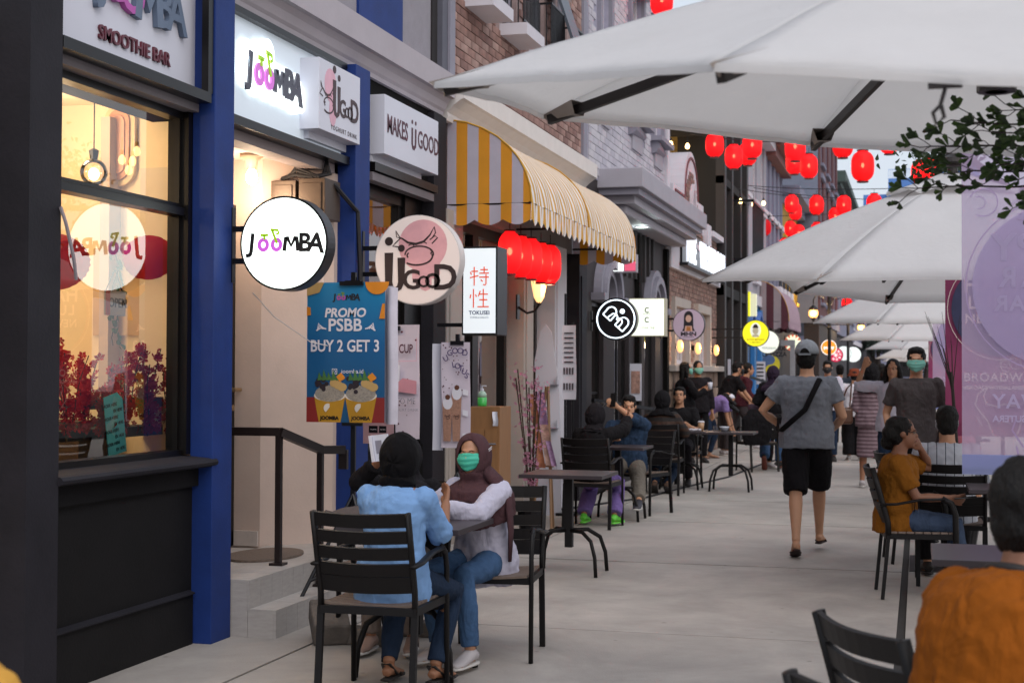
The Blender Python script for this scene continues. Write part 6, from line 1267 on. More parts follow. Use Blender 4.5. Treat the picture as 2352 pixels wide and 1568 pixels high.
pl_ = thing('porch_rail', 'short sloping dark handrail by the brown shop door', 'handrail', (-3.4, 18.5, 0)); MB().bar((-3.75, 17.3, 1.15), (-3.1, 19.6, .95), .04, .04).bx(-3.13, -3.09, 19.55, 19.6, 0, .95).bx(-3.6, -3.56, 17.9, 17.94, 0, 1.1).build('rail', ringm, pl_)
pl_ = thing('porch_rail', 'short sloping dark handrail by the blue shop front', 'handrail', (-3.2, 31.5, 0)); MB().bar((-3.7, 31.0, 1.5), (-2.9, 33.2, 1.15), .05, .05).bx(-2.93, -2.89, 33.1, 33.2, 0, 1.15).build('rail', ringm, pl_)
# ================================================================ people
def skinm(i): return mat('skin_%d' % i, ['#a87a5e', '#8f6248', '#b98a6c', '#7c523c'][i], .55, var=.06, vs=12, bump=.05, bs=200)
_tx = {}
def tex(sz):
    if sz not in _tx: t_ = bpy.data.textures.new('folds', 'CLOUDS'); t_.noise_scale = sz; t_.noise_depth = 2; _tx[sz] = t_
    return _tx[sz]
def rem(o, vox, folds=0, fsz=.12, sm=2):
    d = o.modifiers.new('r', 'REMESH'); d.mode = 'VOXEL'; d.voxel_size = vox; d.use_smooth_shade = True
    if sm: d = o.modifiers.new('s', 'SMOOTH'); d.factor = .5; d.iterations = sm
    if folds: d = o.modifiers.new('f', 'DISPLACE'); d.texture = tex(fsz); d.strength = folds; d.mid_level = .5
    if folds: d = o.modifiers.new('g', 'DISPLACE'); d.texture = tex(fsz*.4); d.strength = folds*.4; d.mid_level = .5
    return o
def ik(a, c, l1, l2, pole):
    a, c = Vector(a), Vector(c); v = c-a; d = v.length; dm = (l1+l2)*.998
    if d > dm: c = a+v*(dm/d); v = c-a; d = dm
    x = (l1*l1-l2*l2+d*d)/(2*d); hgt = math.sqrt(max(0, l1*l1-x*x)); n_ = v.normalized(); p = Vector(pole); p = p-n_*p.dot(n_)
    if p.length < 1e-4: p = n_.orthogonal()
    return a+n_*x+p.normalized()*hgt, c
def lerpv(pts, t):
    """point a fraction t along a polyline of joints"""
    L_ = [(pts[i+1]-pts[i]).length for i in range(len(pts)-1)]; s = t*sum(L_)
    for i, l in enumerate(L_):
        if s <= l or i == len(L_)-1: return pts[i].lerp(pts[i+1], min(1, s/l)), i
        s -= l
def person(label, loc, rz, h=1.65, pz=None, px=0, lean=0., side=0., twist=0., head=(0, 0, 0), wr=None, ep=None, an=None, kp=None, toe=None,
           top=None, bot=None, shoes=None, hair=None, hairm=None, hij=None, mask=None, cap=None, sk=0, fem=False, vox=.012, face=True, extra=None, curl=.5, grp=None, fat=1.0, pd=None):
    s = h/1.72; sit = pz is not None; pz = pz if sit else .945*s
    t = thing('person', label, 'person', (loc[0], loc[1], 0), grp, rz); Wm = WM[t]; inv = Wm.inverted(); b0 = Wm
    def T(p): return inv @ Vector(p[1:]) if p[0] == 'W' else Vector(p)
    WM.pop(t)                                     # parts below are built in the person's own space
    P = Vector((px, 0, pz)); skn = skinm(sk)
    sw = (.165 if fem else .185)*s; hw = .09*s
    def fr(z):
        k = min(1, .45+.55*max(0, z)/.3); return Matrix.Rotation(-twist*min(1, max(0, z)/.45), 3, 'Z') @ Matrix.Rotation(-lean*k, 3, 'X') @ Matrix.Rotation(side*k, 3, 'Y')
    zs = [-.09, 0, .07, .15, .24, .32, .39, .45, .49]
    rx = [.135, .168, .158, .128, .138, .152, .155, .118, .06] if fem else [.13, .16, .152, .14, .152, .168, .170, .128, .062]
    ry = [.11, .125, .115, .095, .105, .118, .112, .085, .06] if fem else [.105, .12, .112, .102, .112, .12, .115, .09, .062]
    pts = []; cur = P.copy(); pz_ = 0.
    for z in zs:
        if z <= 0: pts.append(P+Vector((0, 0, z*s)))
        else:
            cur = cur+fr(z) @ Vector((0, 0, (z-pz_)*s)); pz_ = z; pts.append(cur.copy())
    rights = [fr(max(0, z)) @ Vector((1, 0, 0)) for z in zs]
    C_ = fr(.45); nb = pts[-1]; shc = pts[-2]+C_ @ Vector((0, -.005*s, -.0))
    SH = [shc+C_ @ Vector((k*sw*.97, 0, -.022)) for k in (-1, 1)]; HP = [P+Vector((k*hw, 0, -.01)) for k in (-1, 1)]
    wr = wr or [(-.25*s, .02, pz-.12), (.25*s, .02, pz-.12)]; ep = ep or [(-.4, -1, -.3), (.4, -1, -.3)]
    ua, fa = .285*s, .25*s; EL, WR = [], []
    for k in (0, 1): e, w = ik(SH[k], T(wr[k]), ua, fa, ep[k]); EL.append(e); WR.append(w)
    an = an or [(-.1*s, .0, .09*s), (.1*s, .0, .09*s)]; kp = kp or [(-.1, 1, .2), (.1, 1, .2)]; KN, AN = [], []
    for k in (0, 1): e, w = ik(HP[k], T(an[k]), .43*s, .42*s, kp[k]); KN.append(e); AN.append(w)
    HR = Matrix.Rotation(head[0], 3, 'Z') @ Matrix.Rotation(-head[1], 3, 'X') @ Matrix.Rotation(head[2], 3, 'Y')
    HC = nb+C_ @ Vector((0, .02*s, .05*s))+HR @ Vector((0, .015*s, .105*s)); hv = lambda x, y, z: HC+HR @ Vector((x, y, z))*s
    hf = (lambda o, sc=1: Matrix.Translation(HC) @ HR.to_4x4())
    # body
    b = MB(); b.sweep(pts, [(a*s*fat, c*s*fat) for a, c in zip(rx, ry)], rights, 16)
    b.sweep([pts[-2]+C_ @ Vector((0, -.01, 0)), nb, hv(0, -.018, -.06)], [(.075*s, .07*s), (.058*s, .058*s), (.052*s, .055*s)], C_ @ Vector((1, 0, 0)), 12)
    b.ell(hv(0, -.012, .03), (.075*s, .092*s, .09*s), HR, 16, 12); b.ell(hv(0, .022, -.04), (.06*s, .066*s, .078*s), HR, 14, 10); b.ell(hv(0, .05, -.095), (.028*s, .026*s, .022*s), HR)
    if face:
        b.sweep([hv(0, .078, .012), hv(0, .098, -.03), hv(0, .083, -.04)], [.008*s, .0135*s, .008*s], None, 8); b.ell(hv(0, .082, .018), (.045*s, .012*s, .01*s), HR); b.ell(hv(0, .083, -.066), (.022*s, .01*s, .006*s), HR)
        for k in (-1, 1): b.ell(hv(k*.074, -.005, -.008), (.01*s, .022*s, .03*s), HR)
    for k in (0, 1):
        K = -1 if k == 0 else 1
        b.sweep([shc.lerp(SH[k], .55), SH[k], SH[k].lerp(EL[k], .35), EL[k], EL[k].lerp(WR[k], .35), WR[k]], [.05*s, .051*s*fat, .045*s*fat, .036*s, .036*s, .025*s], None, 12); b.ell(SH[k], (.052*s,)*3)
        hd_ = (WR[k]-EL[k]).normalized(); hd_ = (hd_+Vector(pd[k] if pd and pd[k] else (0, 0, 0))).normalized(); nrm = hd_.cross(Vector((K*.2, .3, 1))).normalized()*K; acr = hd_.cross(nrm).normalized(); nrm = acr.cross(hd_).normalized()
        kn = WR[k]+hd_*.085*s; b.sweep([WR[k]-hd_*.01, WR[k]+hd_*.03*s, kn], [(.026*s, .018*s), (.034*s, .016*s), (.038*s, .013*s)], acr, 10)
        cu_ = curl[k] if isinstance(curl, (list, tuple)) else curl
        for q, (o_, fl_) in enumerate(((-.029, .062), (-.0095, .074), (.0095, .07), (.028, .056))):
            p0 = kn-hd_*.01*s+acr*o_*s; pp = [p0]; d = hd_.copy()
            for j in range(3): d = (d+nrm*cu_*-.9).normalized() if j else (d+nrm*cu_*-.35+acr*o_*2.5).normalized(); pp.append(pp[-1]+d*fl_*s/3*(1.25 if j == 0 else 1))
            b.sweep(pp, [.0092*s, .0088*s, .008*s, .0062*s], None, 7)
        p0 = WR[k]+hd_*.025*s-acr*.026*s*K*-1; d = (hd_+acr*K*.75-nrm*.3).normalized(); b.sweep([p0, p0+d*.03*s, p0+d*.05*s+hd_*.015*s, p0+d*.055*s+hd_*.04*s], [.013*s, .011*s, .0095*s, .0075*s], None, 7)
        b.sweep([HP[k].lerp(P, .2), HP[k].lerp(KN[k], .3), KN[k], KN[k].lerp(AN[k], .3), AN[k].lerp(KN[k], .12), AN[k]], [.085*s*fat, .078*s*fat, .053*s, .054*s, .034*s, .034*s], None, 12)
    TO = []
    for k in (0, 1):
        d = Vector(toe[k] if toe and toe[k] else (.12*(-1 if k == 0 else 1), 1, -.0)).normalized(); TO.append(d); a_ = AN[k]; dn = Vector((0, 0, -1)); dn = (dn-d*dn.dot(d)).normalized()
        b.sweep([a_-d*.045*s+dn*.05*s, a_+dn*.03*s, a_+d*.07*s+dn*.055*s, a_+d*.15*s+dn*.07*s, a_+d*.185*s+dn*.075*s], [(.026*s, .025*s), (.034*s, .04*s), (.038*s, .026*s), (.042*s, .014*s), (.03*s, .009*s)], d.cross(dn), 10)
    rem(b.build('body', skn, t, smooth=True), min(vox, .0085) if vox > .0085 else vox, sm=1)
    cp = lambda pts_, r_, right=None, n=14, cap=True: (pts_, r_)
    # clothes
    if bot:
        kind, m_, frac, loose = bot; b = MB()
        if kind == 'legs':
            b.sweep([P+Vector((0, 0, -.10*s)), P, pts[2]+Vector((0, 0, .01))], [((rx[0]+.012)*s*fat, (ry[0]+.012)*s*fat), ((rx[1]+.012)*s*fat, (ry[1]+.012)*s*fat), ((rx[2]+.01)*s*fat, (ry[2]+.01)*s*fat)], (1, 0, 0), 16)
            for k in (0, 1):
                path = [HP[k].lerp(P, .25)+Vector((0, 0, .03*s)), HP[k].lerp(KN[k], .35), KN[k], KN[k].lerp(AN[k], .4), AN[k].lerp(KN[k], .05)]; rr_ = [.094, .088, .063, .058, .045]
                keep = 5 if frac >= 1 else 3 if frac > .45 else 2
                pp = path[:keep]; ra = [(r_+loose*(i/4+.3))*s*fat for i, r_ in enumerate(rr_[:keep])]
                if frac < 1: e, _ = lerpv([HP[k], KN[k], AN[k]], frac); pp = [path[0], path[1], e] if frac < .5 else path[:3]+[e]; ra = ra[:len(pp)] if len(ra) >= len(pp) else ra+[ra[-1]]
                b.sweep(pp, ra, None, 14)
        else:
            zb = frac; b.sweep([Vector((px*.3, 0, zb)), Vector((px*.6, 0, (zb+pz)/2)), P, pts[2]], [(.19*s+loose, .15*s+loose), (.18*s+loose, .14*s), (.175*s, .135*s), (.15*s, .11*s)], (1, 0, 0), 18)
        rem(b.build('trousers' if kind == 'legs' and frac > .6 else 'shorts' if kind == 'legs' else 'skirt', m_, t, smooth=True), vox, .014, .1)
    if top:
        m_, sleeve, length, loose = top; b = MB(); lo = P+fr(0) @ Vector((0, 0, -length*s)); P_ = [lo]+pts[1:]; ex = .016+loose
        R_ = [((rx[1]+ex+.01)*s*fat, (ry[1]+ex+.01)*s*fat)]+[((a+ex*(1.3 if i in (1, 2, 3) else 1))*s*fat, (c+ex*(1.3 if i in (1, 2, 3) else 1))*s*fat) for i, (a, c) in enumerate(zip(rx, ry)) if i > 0]; R_[-1] = (.078*s, .07*s)
        b.sweep(P_, R_, [rights[0]]+rights[1:], 18)
        if fem and not (hij and hij[1]):
            for k in (-1, 1): b.ell(pts[5]+C_ @ Vector((k*.07*s, .085*s, .0)), (.062*s, .05*s, .058*s), C_)
        for k in (0, 1):
            e, i = lerpv([SH[k], EL[k], WR[k]], sleeve); pp = [shc.lerp(SH[k], .5), SH[k]]+([EL[k]] if i == 1 else [])+[e]; n = len(pp)
            ra = [.058*s, (.062+loose*.5)*s*fat] + ([(.05+loose)*s] if i == 1 else []) + [((.05 if i == 0 else .036)+loose)*s*(fat if i == 0 else 1)]; b.sweep(pp, ra, None, 14); b.ell(SH[k], ((.061+loose*.4)*s,)*3)
        rem(b.build('shirt', m_, t, smooth=True), vox, .026, .10)
    if shoes:
        kind, m_, m2 = shoes
        for k in (0, 1):
            d = TO[k]; a_ = AN[k]; dn = Vector((0, 0, -1)); dn = (dn-d*dn.dot(d)).normalized(); rgt = d.cross(dn)
            if kind == 'sneaker':
                b = MB(); b.sweep([a_-d*.055*s+dn*.045*s, a_-d*.01*s+dn*.02*s, a_+d*.05*s+dn*.04*s, a_+d*.13*s+dn*.06*s, a_+d*.2*s+dn*.068*s], [(.034*s, .032*s), (.041*s, .045*s), (.042*s, .036*s), (.047*s, .025*s), (.032*s, .018*s)], rgt, 12)
                sh = rem(b.build('shoe', m_, t, smooth=True), .009, sm=1)
                MB(Matrix((rgt, d, rgt.cross(d))).transposed().to_4x4() if 0 else None).sweep([a_-d*.065*s+dn*.078*s, a_-d*.03*s+dn*.08*s, a_+d*.08*s+dn*.08*s, a_+d*.16*s+dn*.08*s, a_+d*.215*s+dn*.078*s], [(.03*s, .012*s), (.04*s, .013*s), (.043*s, .012*s), (.048*s, .012*s), (.028*s, .01*s)], rgt, 12).build('sole', m2, sh, smooth=True)
            else:
                b = MB(); b.sweep([a_-d*.06*s+dn*.083*s, a_+d*.05*s+dn*.085*s, a_+d*.14*s+dn*.088*s, a_+d*.2*s+dn*.088*s], [(.03*s, .008*s), (.036*s, .008*s), (.048*s, .008*s), (.03*s, .006*s)], rgt, 12); sh = b.build('sandal', m_, t, smooth=True)
                MB().sweep([a_+d*.10*s+dn*.08*s-rgt*.045*s, a_+d*.09*s+dn*.035*s, a_+d*.10*s+dn*.08*s+rgt*.045*s], (.006*s, .014*s) if 0 else .008*s, None, 6).build('strap', m_, sh, smooth=True)
                if m2: MB().sweep([a_+d*.05*s+dn*.07*s-rgt*.035*s, a_-d*.04*s+dn*.0*s-rgt*.02*s, a_-d*.05*s+dn*.0*s+rgt*.02*s, a_+d*.05*s+dn*.07*s+rgt*.035*s], .008*s, None, 6).build('strap', m_, sh, smooth=True)
    hm = hairm or mat('black_hair', '#0c0909', .55, spec=.25, var=.3, vs=60, bump=1, bs=160, stretch=(1, 1, .12))
    if hair:
        b = MB(); b.ell(hv(0, -.02, .034), (.084*s, .096*s, .094*s), HR, 18, 12); b.ell(hv(0, -.05, -.02), (.079*s, .062*s, .085*s), HR, 14, 10)
        if hair == 'long': b.sweep([hv(0, -.05, .02), hv(0, -.075, -.1), hv(0, -.085, -.2), hv(0, -.08, -.32)], [(.09*s, .06*s), (.105*s, .05*s), (.11*s, .045*s), (.06*s, .025*s)], HR @ Vector((1, 0, 0)), 14); b.sweep([hv(.07, .0, .03), hv(.09, .0, -.08), hv(.09, -.01, -.2)], [.03*s, .032*s, .02*s], None, 8); b.sweep([hv(-.07, .0, .03), hv(-.09, .0, -.08), hv(-.09, -.01, -.2)], [.03*s, .032*s, .02*s], None, 8)
        if hair == 'bun': b.ell(hv(0, -.12, -.07), (.06*s, .055*s, .055*s), HR, 12, 9); b.ell(hv(0, -.05, .06), (.09*s, .085*s, .07*s), HR); b.ell(hv(.03, -.1, .0), (.07*s, .06*s, .07*s), HR)
        if hair == 'full': b.ell(hv(0, .01, .085), (.075*s, .075*s, .04*s), HR)
        rem(b.build('hair', hm, t, smooth=True), min(vox, .009), .012, .03, 1)
    if face and not hair == 'none':
        for k in (-1, 1):
            e = MB().ell(hv(k*.03, .079, .0), (.0125*s, .0105*s, .009*s), HR, 12, 8).build('eye', mat('eye_white', '#8f8880', .3), t, smooth=True); MB().ell(hv(k*.03, .0868, .0), (.0058*s, .004*s, .0058*s), HR, 10, 6).build('iris', mat('iris', '#120a08', .2), e, smooth=True)
            MB().sweep([hv(k*.016, .09, .016), hv(k*.032, .088, .0215), hv(k*.048, .078, .016)], [(.003*s, .002*s), (.0045*s, .002*s), (.002*s, .001*s)], None, 6).build('eyebrow', hm, t, smooth=True)
            MB().sweep([hv(k*.017, .086, .004), hv(k*.03, .0905, .0098), hv(k*.044, .081, .004)], .0035*s, None, 6).build('eyelid', skn, t, smooth=True)
        MB().sweep([hv(-.022, .088, -.066), hv(0, .094, -.063), hv(.022, .088, -.066)], [.002*s, .0055*s, .002*s], None, 6).build('lips', mat('lips', '#7a4038', .5), t, smooth=True)
    if hij:
        m_, drape, back = hij; st = [(0, .062, -.008, .067, .092), (.12, .058, -.004, .078, .106), (.3, .03, 0, .097, .128), (.6, -.04, .0, .102, .128), (.8, -.092, -.012, .084, .105), (.93, -.122, -.018, .05, .06), (1, -.133, -.02, .001, .001)]
        def f(u, v):
            for a, c in zip(st, st[1:]):
                if v <= c[0]+1e-9: break
            q = (v-a[0])/(c[0]-a[0]); y, z, ra, rb_ = [a[i]+(c[i]-a[i])*q for i in (1, 2, 3, 4)]; an_ = 2*PI*u
            return hv(ra*math.cos(an_), y+.004*math.sin(an_*6+v*9), z+rb_*math.sin(an_)*(1 if math.sin(an_) > 0 else 1.12))
        MB().grid(f, 40, 18, True).build('headscarf', m_, t, smooth=True, solid=.008)
        b = MB(); R0 = C_ @ Vector((1, 0, 0)); dz = lambda z, y=0: pts[-2]+C_ @ Vector((0, y*s, z*s))
        P_ = [hv(0, .0, -.075), hv(0, -.01, -.115).lerp(nb, .35), nb+C_ @ Vector((0, .0, .005))]; R_ = [(.08*s, .092*s), (.09*s, .095*s), (.105*s, .10*s)]
        if drape: P_ += [dz(.0, .02), dz(-.07, .01), dz(-drape)]; R_ += [(.185*s, .16*s), (.225*s, .20*s), (.215*s, .215*s)]
        else: P_ += [dz(.015)]; R_ += [(.075*s, .07*s)]
        b.sweep(P_, R_, R0, 20)
        rem(b.build('scarf_drape', m_, t, smooth=True), vox, .022, .09)
    if mask:
        def f(u, v):
            a = (u-.5)*2.5; z = .006-.108*v; r_ = .070+.018*math.sin(PI*min(1, v*1.02))-.022*v*v*abs(math.sin(a)); bul = .012*math.sin(PI*v)
            return hv(r_*math.sin(a)*1.02, .018+(.078+bul)*math.cos(a)-(.012*v*v)+.0022*math.sin(v*22), z*(1-.25*abs(u-.5)*2))
        mk = MB().grid(f, 22, 18).build('face_mask', mask, t, smooth=True, solid=.002)
        for k in (-1, 1): MB().tube([hv(k*.066, .035, .0), hv(k*.082, .0, .012), hv(k*.08, -.02, -.02), hv(k*.066, .03, -.075)], .0018, 5).build('ear_loop', mat('loop_white', '#c0bcc0', .6), mk)
    if cap:
        kind, m_ = cap; F_ = Matrix.Translation(HC) @ HR.to_4x4() @ Matrix.Scale(s, 4)
        if kind == 'cap':
            c_ = MB(F_).grid(lambda u, v: Vector((.094*math.cos(2*PI*u)*math.cos(PI/2*v), -.008+.108*math.sin(2*PI*u)*math.cos(PI/2*v), .028+.112*math.sin(PI/2*v)**.85)), 32, 10, True).build('cap', m_, t, smooth=True, solid=.006)
            MB(F_).prism(arc(0, .075, .072, 0, PI, 14, .105), .022, .030).build('visor', m_, c_); MB(F_).ell((0, -.008, .142), (.009, .009, .006)).build('button', m_, c_, smooth=True)
            MB(F_).strip(arc(0, .022, .05, 0, PI, 14, .055), .008, 0, .004) if 0 else None
            g_ = frame((0, 0, 0), (1, 0, 0), (0, 0, 1)); MB(F_ @ FY((0, -.119, .035))).prism(arc(0, -.005, .038, 0, PI, 14, .045), 0, .004).build('opening', hm, c_); MB(F_ @ FY((0, -.118, .03))).prism([(-.05, -.012), (.05, -.012), (.05, .004), (-.05, .004)], 0, .007).build('strap', m_, c_)
        else:
            c_ = MB(F_).lathe([(.135, -.01), (.138, -.006), (.1, .045), (.096, .07), (.088, .12), (.05, .132), (.0, .134)], (0, -.01, .0), 28).build('bucket_hat', m_, t, smooth=True)
    WM[t] = b0
    J = dict(t=t, SH=[b0 @ v for v in SH], EL=[b0 @ v for v in EL], WR=[b0 @ v for v in WR], HC=b0 @ HC, P=b0 @ P, hv=lambda x, y, z: b0 @ hv(x, y, z), pts=[b0 @ v for v in pts], KN=[b0 @ v for v in KN], AN=[b0 @ v for v in AN], C=b0.to_3x3() @ C_, nb=b0 @ nb)
    return J
fab = lambda n_, c, **k: mat(n_, c, k.pop('rough', .9), spec=.18, var=k.pop('var', .08), vs=k.pop('vs', 5), bump=k.pop('bump', .35), bs=k.pop('bs', 35), sheen=.2, fold=k.pop('fold', .38), **k)
jeans = fab('denim_blue', '#3b5578', var=.22, vs=4); jeansd = fab('denim_dark', '#1f2c40', var=.2); blk = fab('black_cloth', '#131114'); blk2 = fab('black_cloth_b', '#1a171b'); teal = mat('mask_teal', '#3fae94', .7, var=.04, em=None)
tealp = mat('mask_pale', '#6fae9f', .7, var=.04); maskb = mat('mask_black', '#141216', .7); wsh = fab('white_cloth', '#b9b6c4'); whs = mat('shoe_white', '#a8a2a4', .6); sol = mat('sole_white', '#b8b4b0', .6); soled = mat('sole_dark', '#1f1b1b', .7)
# --- the two women at the near table
J1 = person('woman in light blue shirt and black headscarf seated with her back to the camera', (-2.355, 6.50), -.10, 1.50, pz=.53, lean=.12, head=(.15, -.05, 0), wr=[(-.12, .36, .82), (.11, .36, .85)], ep=[(-.3, -.2, -1), (.25, -.2, -1)], an=[(-.10, .17, .10), (.13, .20, .10)], kp=[(-.2, 1, .6), (.2, 1, .6)], top=(fab('sky_blue_shirt', '#7a9fce', var=.02, fold=.25), .60, .13, .016), bot=('legs', jeansd, 1, .004), shoes=('sandal', soled, True), hij=(fab('black_scarf', '#0e0c0e', rough=.95), None, 0), fem=True, vox=.0075, face=False, curl=[.5, .7], sk=1, grp='people seated at the near left table')
J2 = person('woman with brown headscarf and green face mask seated facing the camera in a white blouse', (-2.21, 7.52), PI-.35, 1.50, pz=.50, lean=.20, head=(.22, -.10, .05), wr=[('W', -2.36, 7.12, .80), ('W', -2.50, 7.25, .80)], ep=[(-.8, .2, -.55), (.8, .2, -.7)], an=[('W', -2.16, 7.10, .10), ('W', -2.36, 7.2, .10)], kp=[(-.1, 1, .6), (.1, 1, .6)], top=(fab('white_blouse', '#b4b1c2', var=.02, fold=.3), .93, .14, .02), bot=('legs', fab('denim_mid', '#3c5678', var=.25, vs=6), 1, .006), shoes=('sneaker', whs, sol), hij=(fab('brown_scarf', '#4a3236', rough=.9), .20, 0), mask=teal, fem=True, vox=.0075, curl=.4, sk=0, grp='people seated at the near left table')
# long tail of the headscarf, mask cords over it, blouse cuffs
t2 = J2['t']; hv2 = J2['hv']; a_ = J2['SH'][0]
MB().sweep([hv2(-.07, -.04, -.10), a_+Vector((-.02, .0, .055)), a_+Vector((.045, .0, -.04)), a_+Vector((.06, -.0, -.2)), a_+Vector((.055, .0, -.36))], [(.05, .04), (.065, .035), (.05, .018), (.04, .012), (.02, .008)], (0, 1, 0), 14).build('scarf_tail', mat('brown_scarf'), t2, smooth=True)
for dz in (0, -.012): MB().tube([hv2(-.064, .045, -.01+dz*5), hv2(-.1, -.005, .03+dz), hv2(-.112, -.03, .05+dz)], .0022, 5).build('mask_cord', mat('loop_white'), t2)
for k in (0, 1):
    d = (J2['WR'][k]-J2['EL'][k]).normalized(); MB().sweep([J2['WR'][k]-d*.055, J2['WR'][k]-d*.03, J2['WR'][k]-d*.015, J2['WR'][k]+d*.012], [.034, .03, .036, .033], None, 16).build('cuff', mat('white_blouse'), t2, smooth=True)
J3 = person('person in black behind the woman in light blue, only a raised hand and sleeve showing', (-2.71, 7.72), PI+.1, 1.44, pz=.49, lean=.1, wr=[(-.1, .25, .8), ('W', -2.745, 7.38, 1.02)], ep=[(-.5, 0, -1), (.9, -.2, -.6)], an=[(-.1, .3, .09), (.12, .32, .09)], top=(blk, .88, .1, .02), bot=('legs', fab('taupe_trousers', '#6b5f58'), 1, .012), shoes=('sneaker', mat('shoe_beige', '#8a7268', .6), sol), hij=(blk2, .1, 0), fem=True, vox=.011, curl=[.5, .8], sk=1, grp='people seated at the near left table')
bk = thing('booklet', 'white booklet held up beside the black headscarf', 'booklet', (-2.74, 7.35, 1.06)); f_ = frame((-2.735, 7.34, 1.085), (.97, -.1, .12), (-.15, 0, .98)); MB(f_).prism([(-.03, -.07), (.06, -.07), (.06, .07), (-.03, .07)], 0, .012).build('page', wp, bk); MB(f_).prism([(-.045, -.07), (-.032, -.07), (-.032, .07), (-.045, .07)], 0, .03).build('spine', wp2, bk); MB(f_).prism([(-.018, -.03), (.02, -.03), (.02, .04), (-.018, .04)], .0125, .013).build('print', lil2, bk)
ph = lambda nm, lb, c, rot=(1, 0, 0), up_=(0, 0, 1): tag(MB(frame(c, rot, up_)).prism([(-.035, -.072), (.035, -.072), (.035, .072), (-.035, .072)], 0, .009).build(nm, mat('phone_black', '#0f0f12', .25), None, bevel=.003), lb, 'phone')
# --- walker
J4 = person('man in grey t-shirt, cap and black shorts walking away in flip flops', (-.885, 12.35), .03, 1.75, lean=.03, head=(-.12, -.04, 0), wr=[(-.2, .17, 1.03), (.2, .22, 1.02)], ep=[(-1, -.35, -.2), (.5, -.6, -.3)], an=[(-.07, -.32, .12), (.09, .34, .12)], kp=[(-.05, 1, 0), (.05, 1, 0)], toe=[(-.1, 1, -.3), (.1, 1, 0)], top=(fab('grey_tee', '#74777f', var=.04, fold=.25), .30, .09, .018), bot=('legs', blk, .53, .03), shoes=('sandal', mat('flip_flop', '#2a1a18', .7), None), hair='short', cap=('cap', fab('cap_grey', '#82868c')), vox=.008, face=False, curl=.8, fat=1.10, sk=2)
t4 = J4['t']; sh = J4['SH'][1]; hp = J4['P']
MB().sweep([J4['nb']+Vector((.12, .03, -.02)), J4['nb']+Vector((.11, -.125, -.025)), J4['nb']+Vector((.06, -.185, -.14)), J4['nb']+Vector((.0, -.195, -.27)), J4['P']+Vector((-.10, -.195, .14)), J4['P']+Vector((-.19, -.145, .06)), J4['P']+Vector((-.22, -.0, .04))], [(.022, .006)]*7, [(1, 0, -.5)]*7, 8).build('crossbody_strap', blk, t4, smooth=True)
MB().rbox(J4['P']+Vector((-.21, .06, .10)), (.06, .2, .13), Matrix.Rotation(.3, 3, 'Z')).build('crossbody_bag', blk2, t4, bevel=.02)
MB().tube([J4['WR'][0]+Vector((.03*math.cos(a), -.0, .03*math.sin(a))) for a in [k*.785 for k in range(9)]], .006, 6).build('wristwatch', soled, t4)
# --- table of the lavender trousers
J5 = person('person in black headscarf and lavender trousers with bright green shoes seated from behind', (-3.06, 14.0), -.15, 1.52, pz=.51, lean=.2, side=.03, head=(-.3, .05, 0), wr=[(-.15, .4, .78), ('W', -2.78, 14.45, 1.02)], ep=[(-.6, 0, -1), (1, -.2, -.8)], an=[(-.1, .1, .10), ('W', -2.84, 14.1, .10)], top=(blk, .95, .1, .03), bot=('legs', fab('lavender_cloth', '#6f5c94'), 1, .03), shoes=('sneaker', mat('neon_green', '#5fbf3a', .5), mat('neon_sole', '#6fd04a', .5)), hij=(blk2, .06, 0), fem=True, vox=.010, face=False, sk=1)
g_ = thing('sunglasses', 'dark sunglasses pushed up on the black headscarf', 'sunglasses', J5['hv'](0, 0, .1)); hv5 = J5['hv']; MB().tube([hv5(-.10, -.02, .08), hv5(-.06, .06, .125), hv5(.06, .06, .125), hv5(.10, -.02, .08)], .006).ell(hv5(.04, .065, .12), (.03, .012, .022)).ell(hv5(-.04, .065, .12), (.03, .012, .022)).build('frame', soled, g_, smooth=True)
J6 = person('man in blue plaid shirt and khaki trousers holding a phone up before his face', (-2.95, 15.42), PI+.15, 1.66, pz=.52, lean=.2, head=(.1, .05, 0), wr=[('W', -2.99, 14.98, 1.13), (.15, .4, .80)], ep=[(-1, 0, -.9), (.6, 0, -1)], an=[('W', -2.66, 14.45, .10), (.14, .3, .10)], toe=[(.1, 1, 0), None], top=(fab('plaid_blue', '#26374e', var=.5, vs=22), .6, .1, .02), bot=('legs', fab('khaki', '#6e675f'), 1, .02), shoes=('sneaker', mat('canvas_grey', '#33323a', .6), sol), hair='full', vox=.010, sk=2, mask=None)
ph('phone', 'black phone held up by the man in the plaid shirt', J6['WR'][0]+Vector((-.03, -.06, .07)), (.9, -.3, .1), (.1, 0, 1))
J7 = person('woman in black headscarf and dark striped brown top seated from behind at the far table', (-3.04, 18.0), 0, 1.62, pz=.54, lean=.12, wr=[(-.2, .38, .78), (.2, .38, .78)], an=[(-.08, -.02, .13), (.08, .0, .12)], toe=[(-.1, .8, -.5), (.1, .8, -.5)], top=(stripes('brown_stripes', '#3a2418', '#1a1414', 2, .085, .45), .9, .1, .025), bot=('legs', jeansd, 1, .01), shoes=('sneaker', mat('shoe_tan', '#5a4438', .7), soled), hij=(blk, .08, 0), fem=True, vox=.012, face=False)
J8 = person('young man in black t-shirt looking down, seated facing the camera', (-3.05, 19.55), PI, 1.7, pz=.54, lean=.12, head=(.05, -.25, 0), wr=[(-.18, .35, .78), (.18, .35, .78)], an=[(-.15, .3, .1), (.15, .3, .1)], top=(blk, .42, .1, .018), bot=('legs', blk2, 1, .015), shoes=('sneaker', soled, soled), hair='full', vox=.011, sk=0)
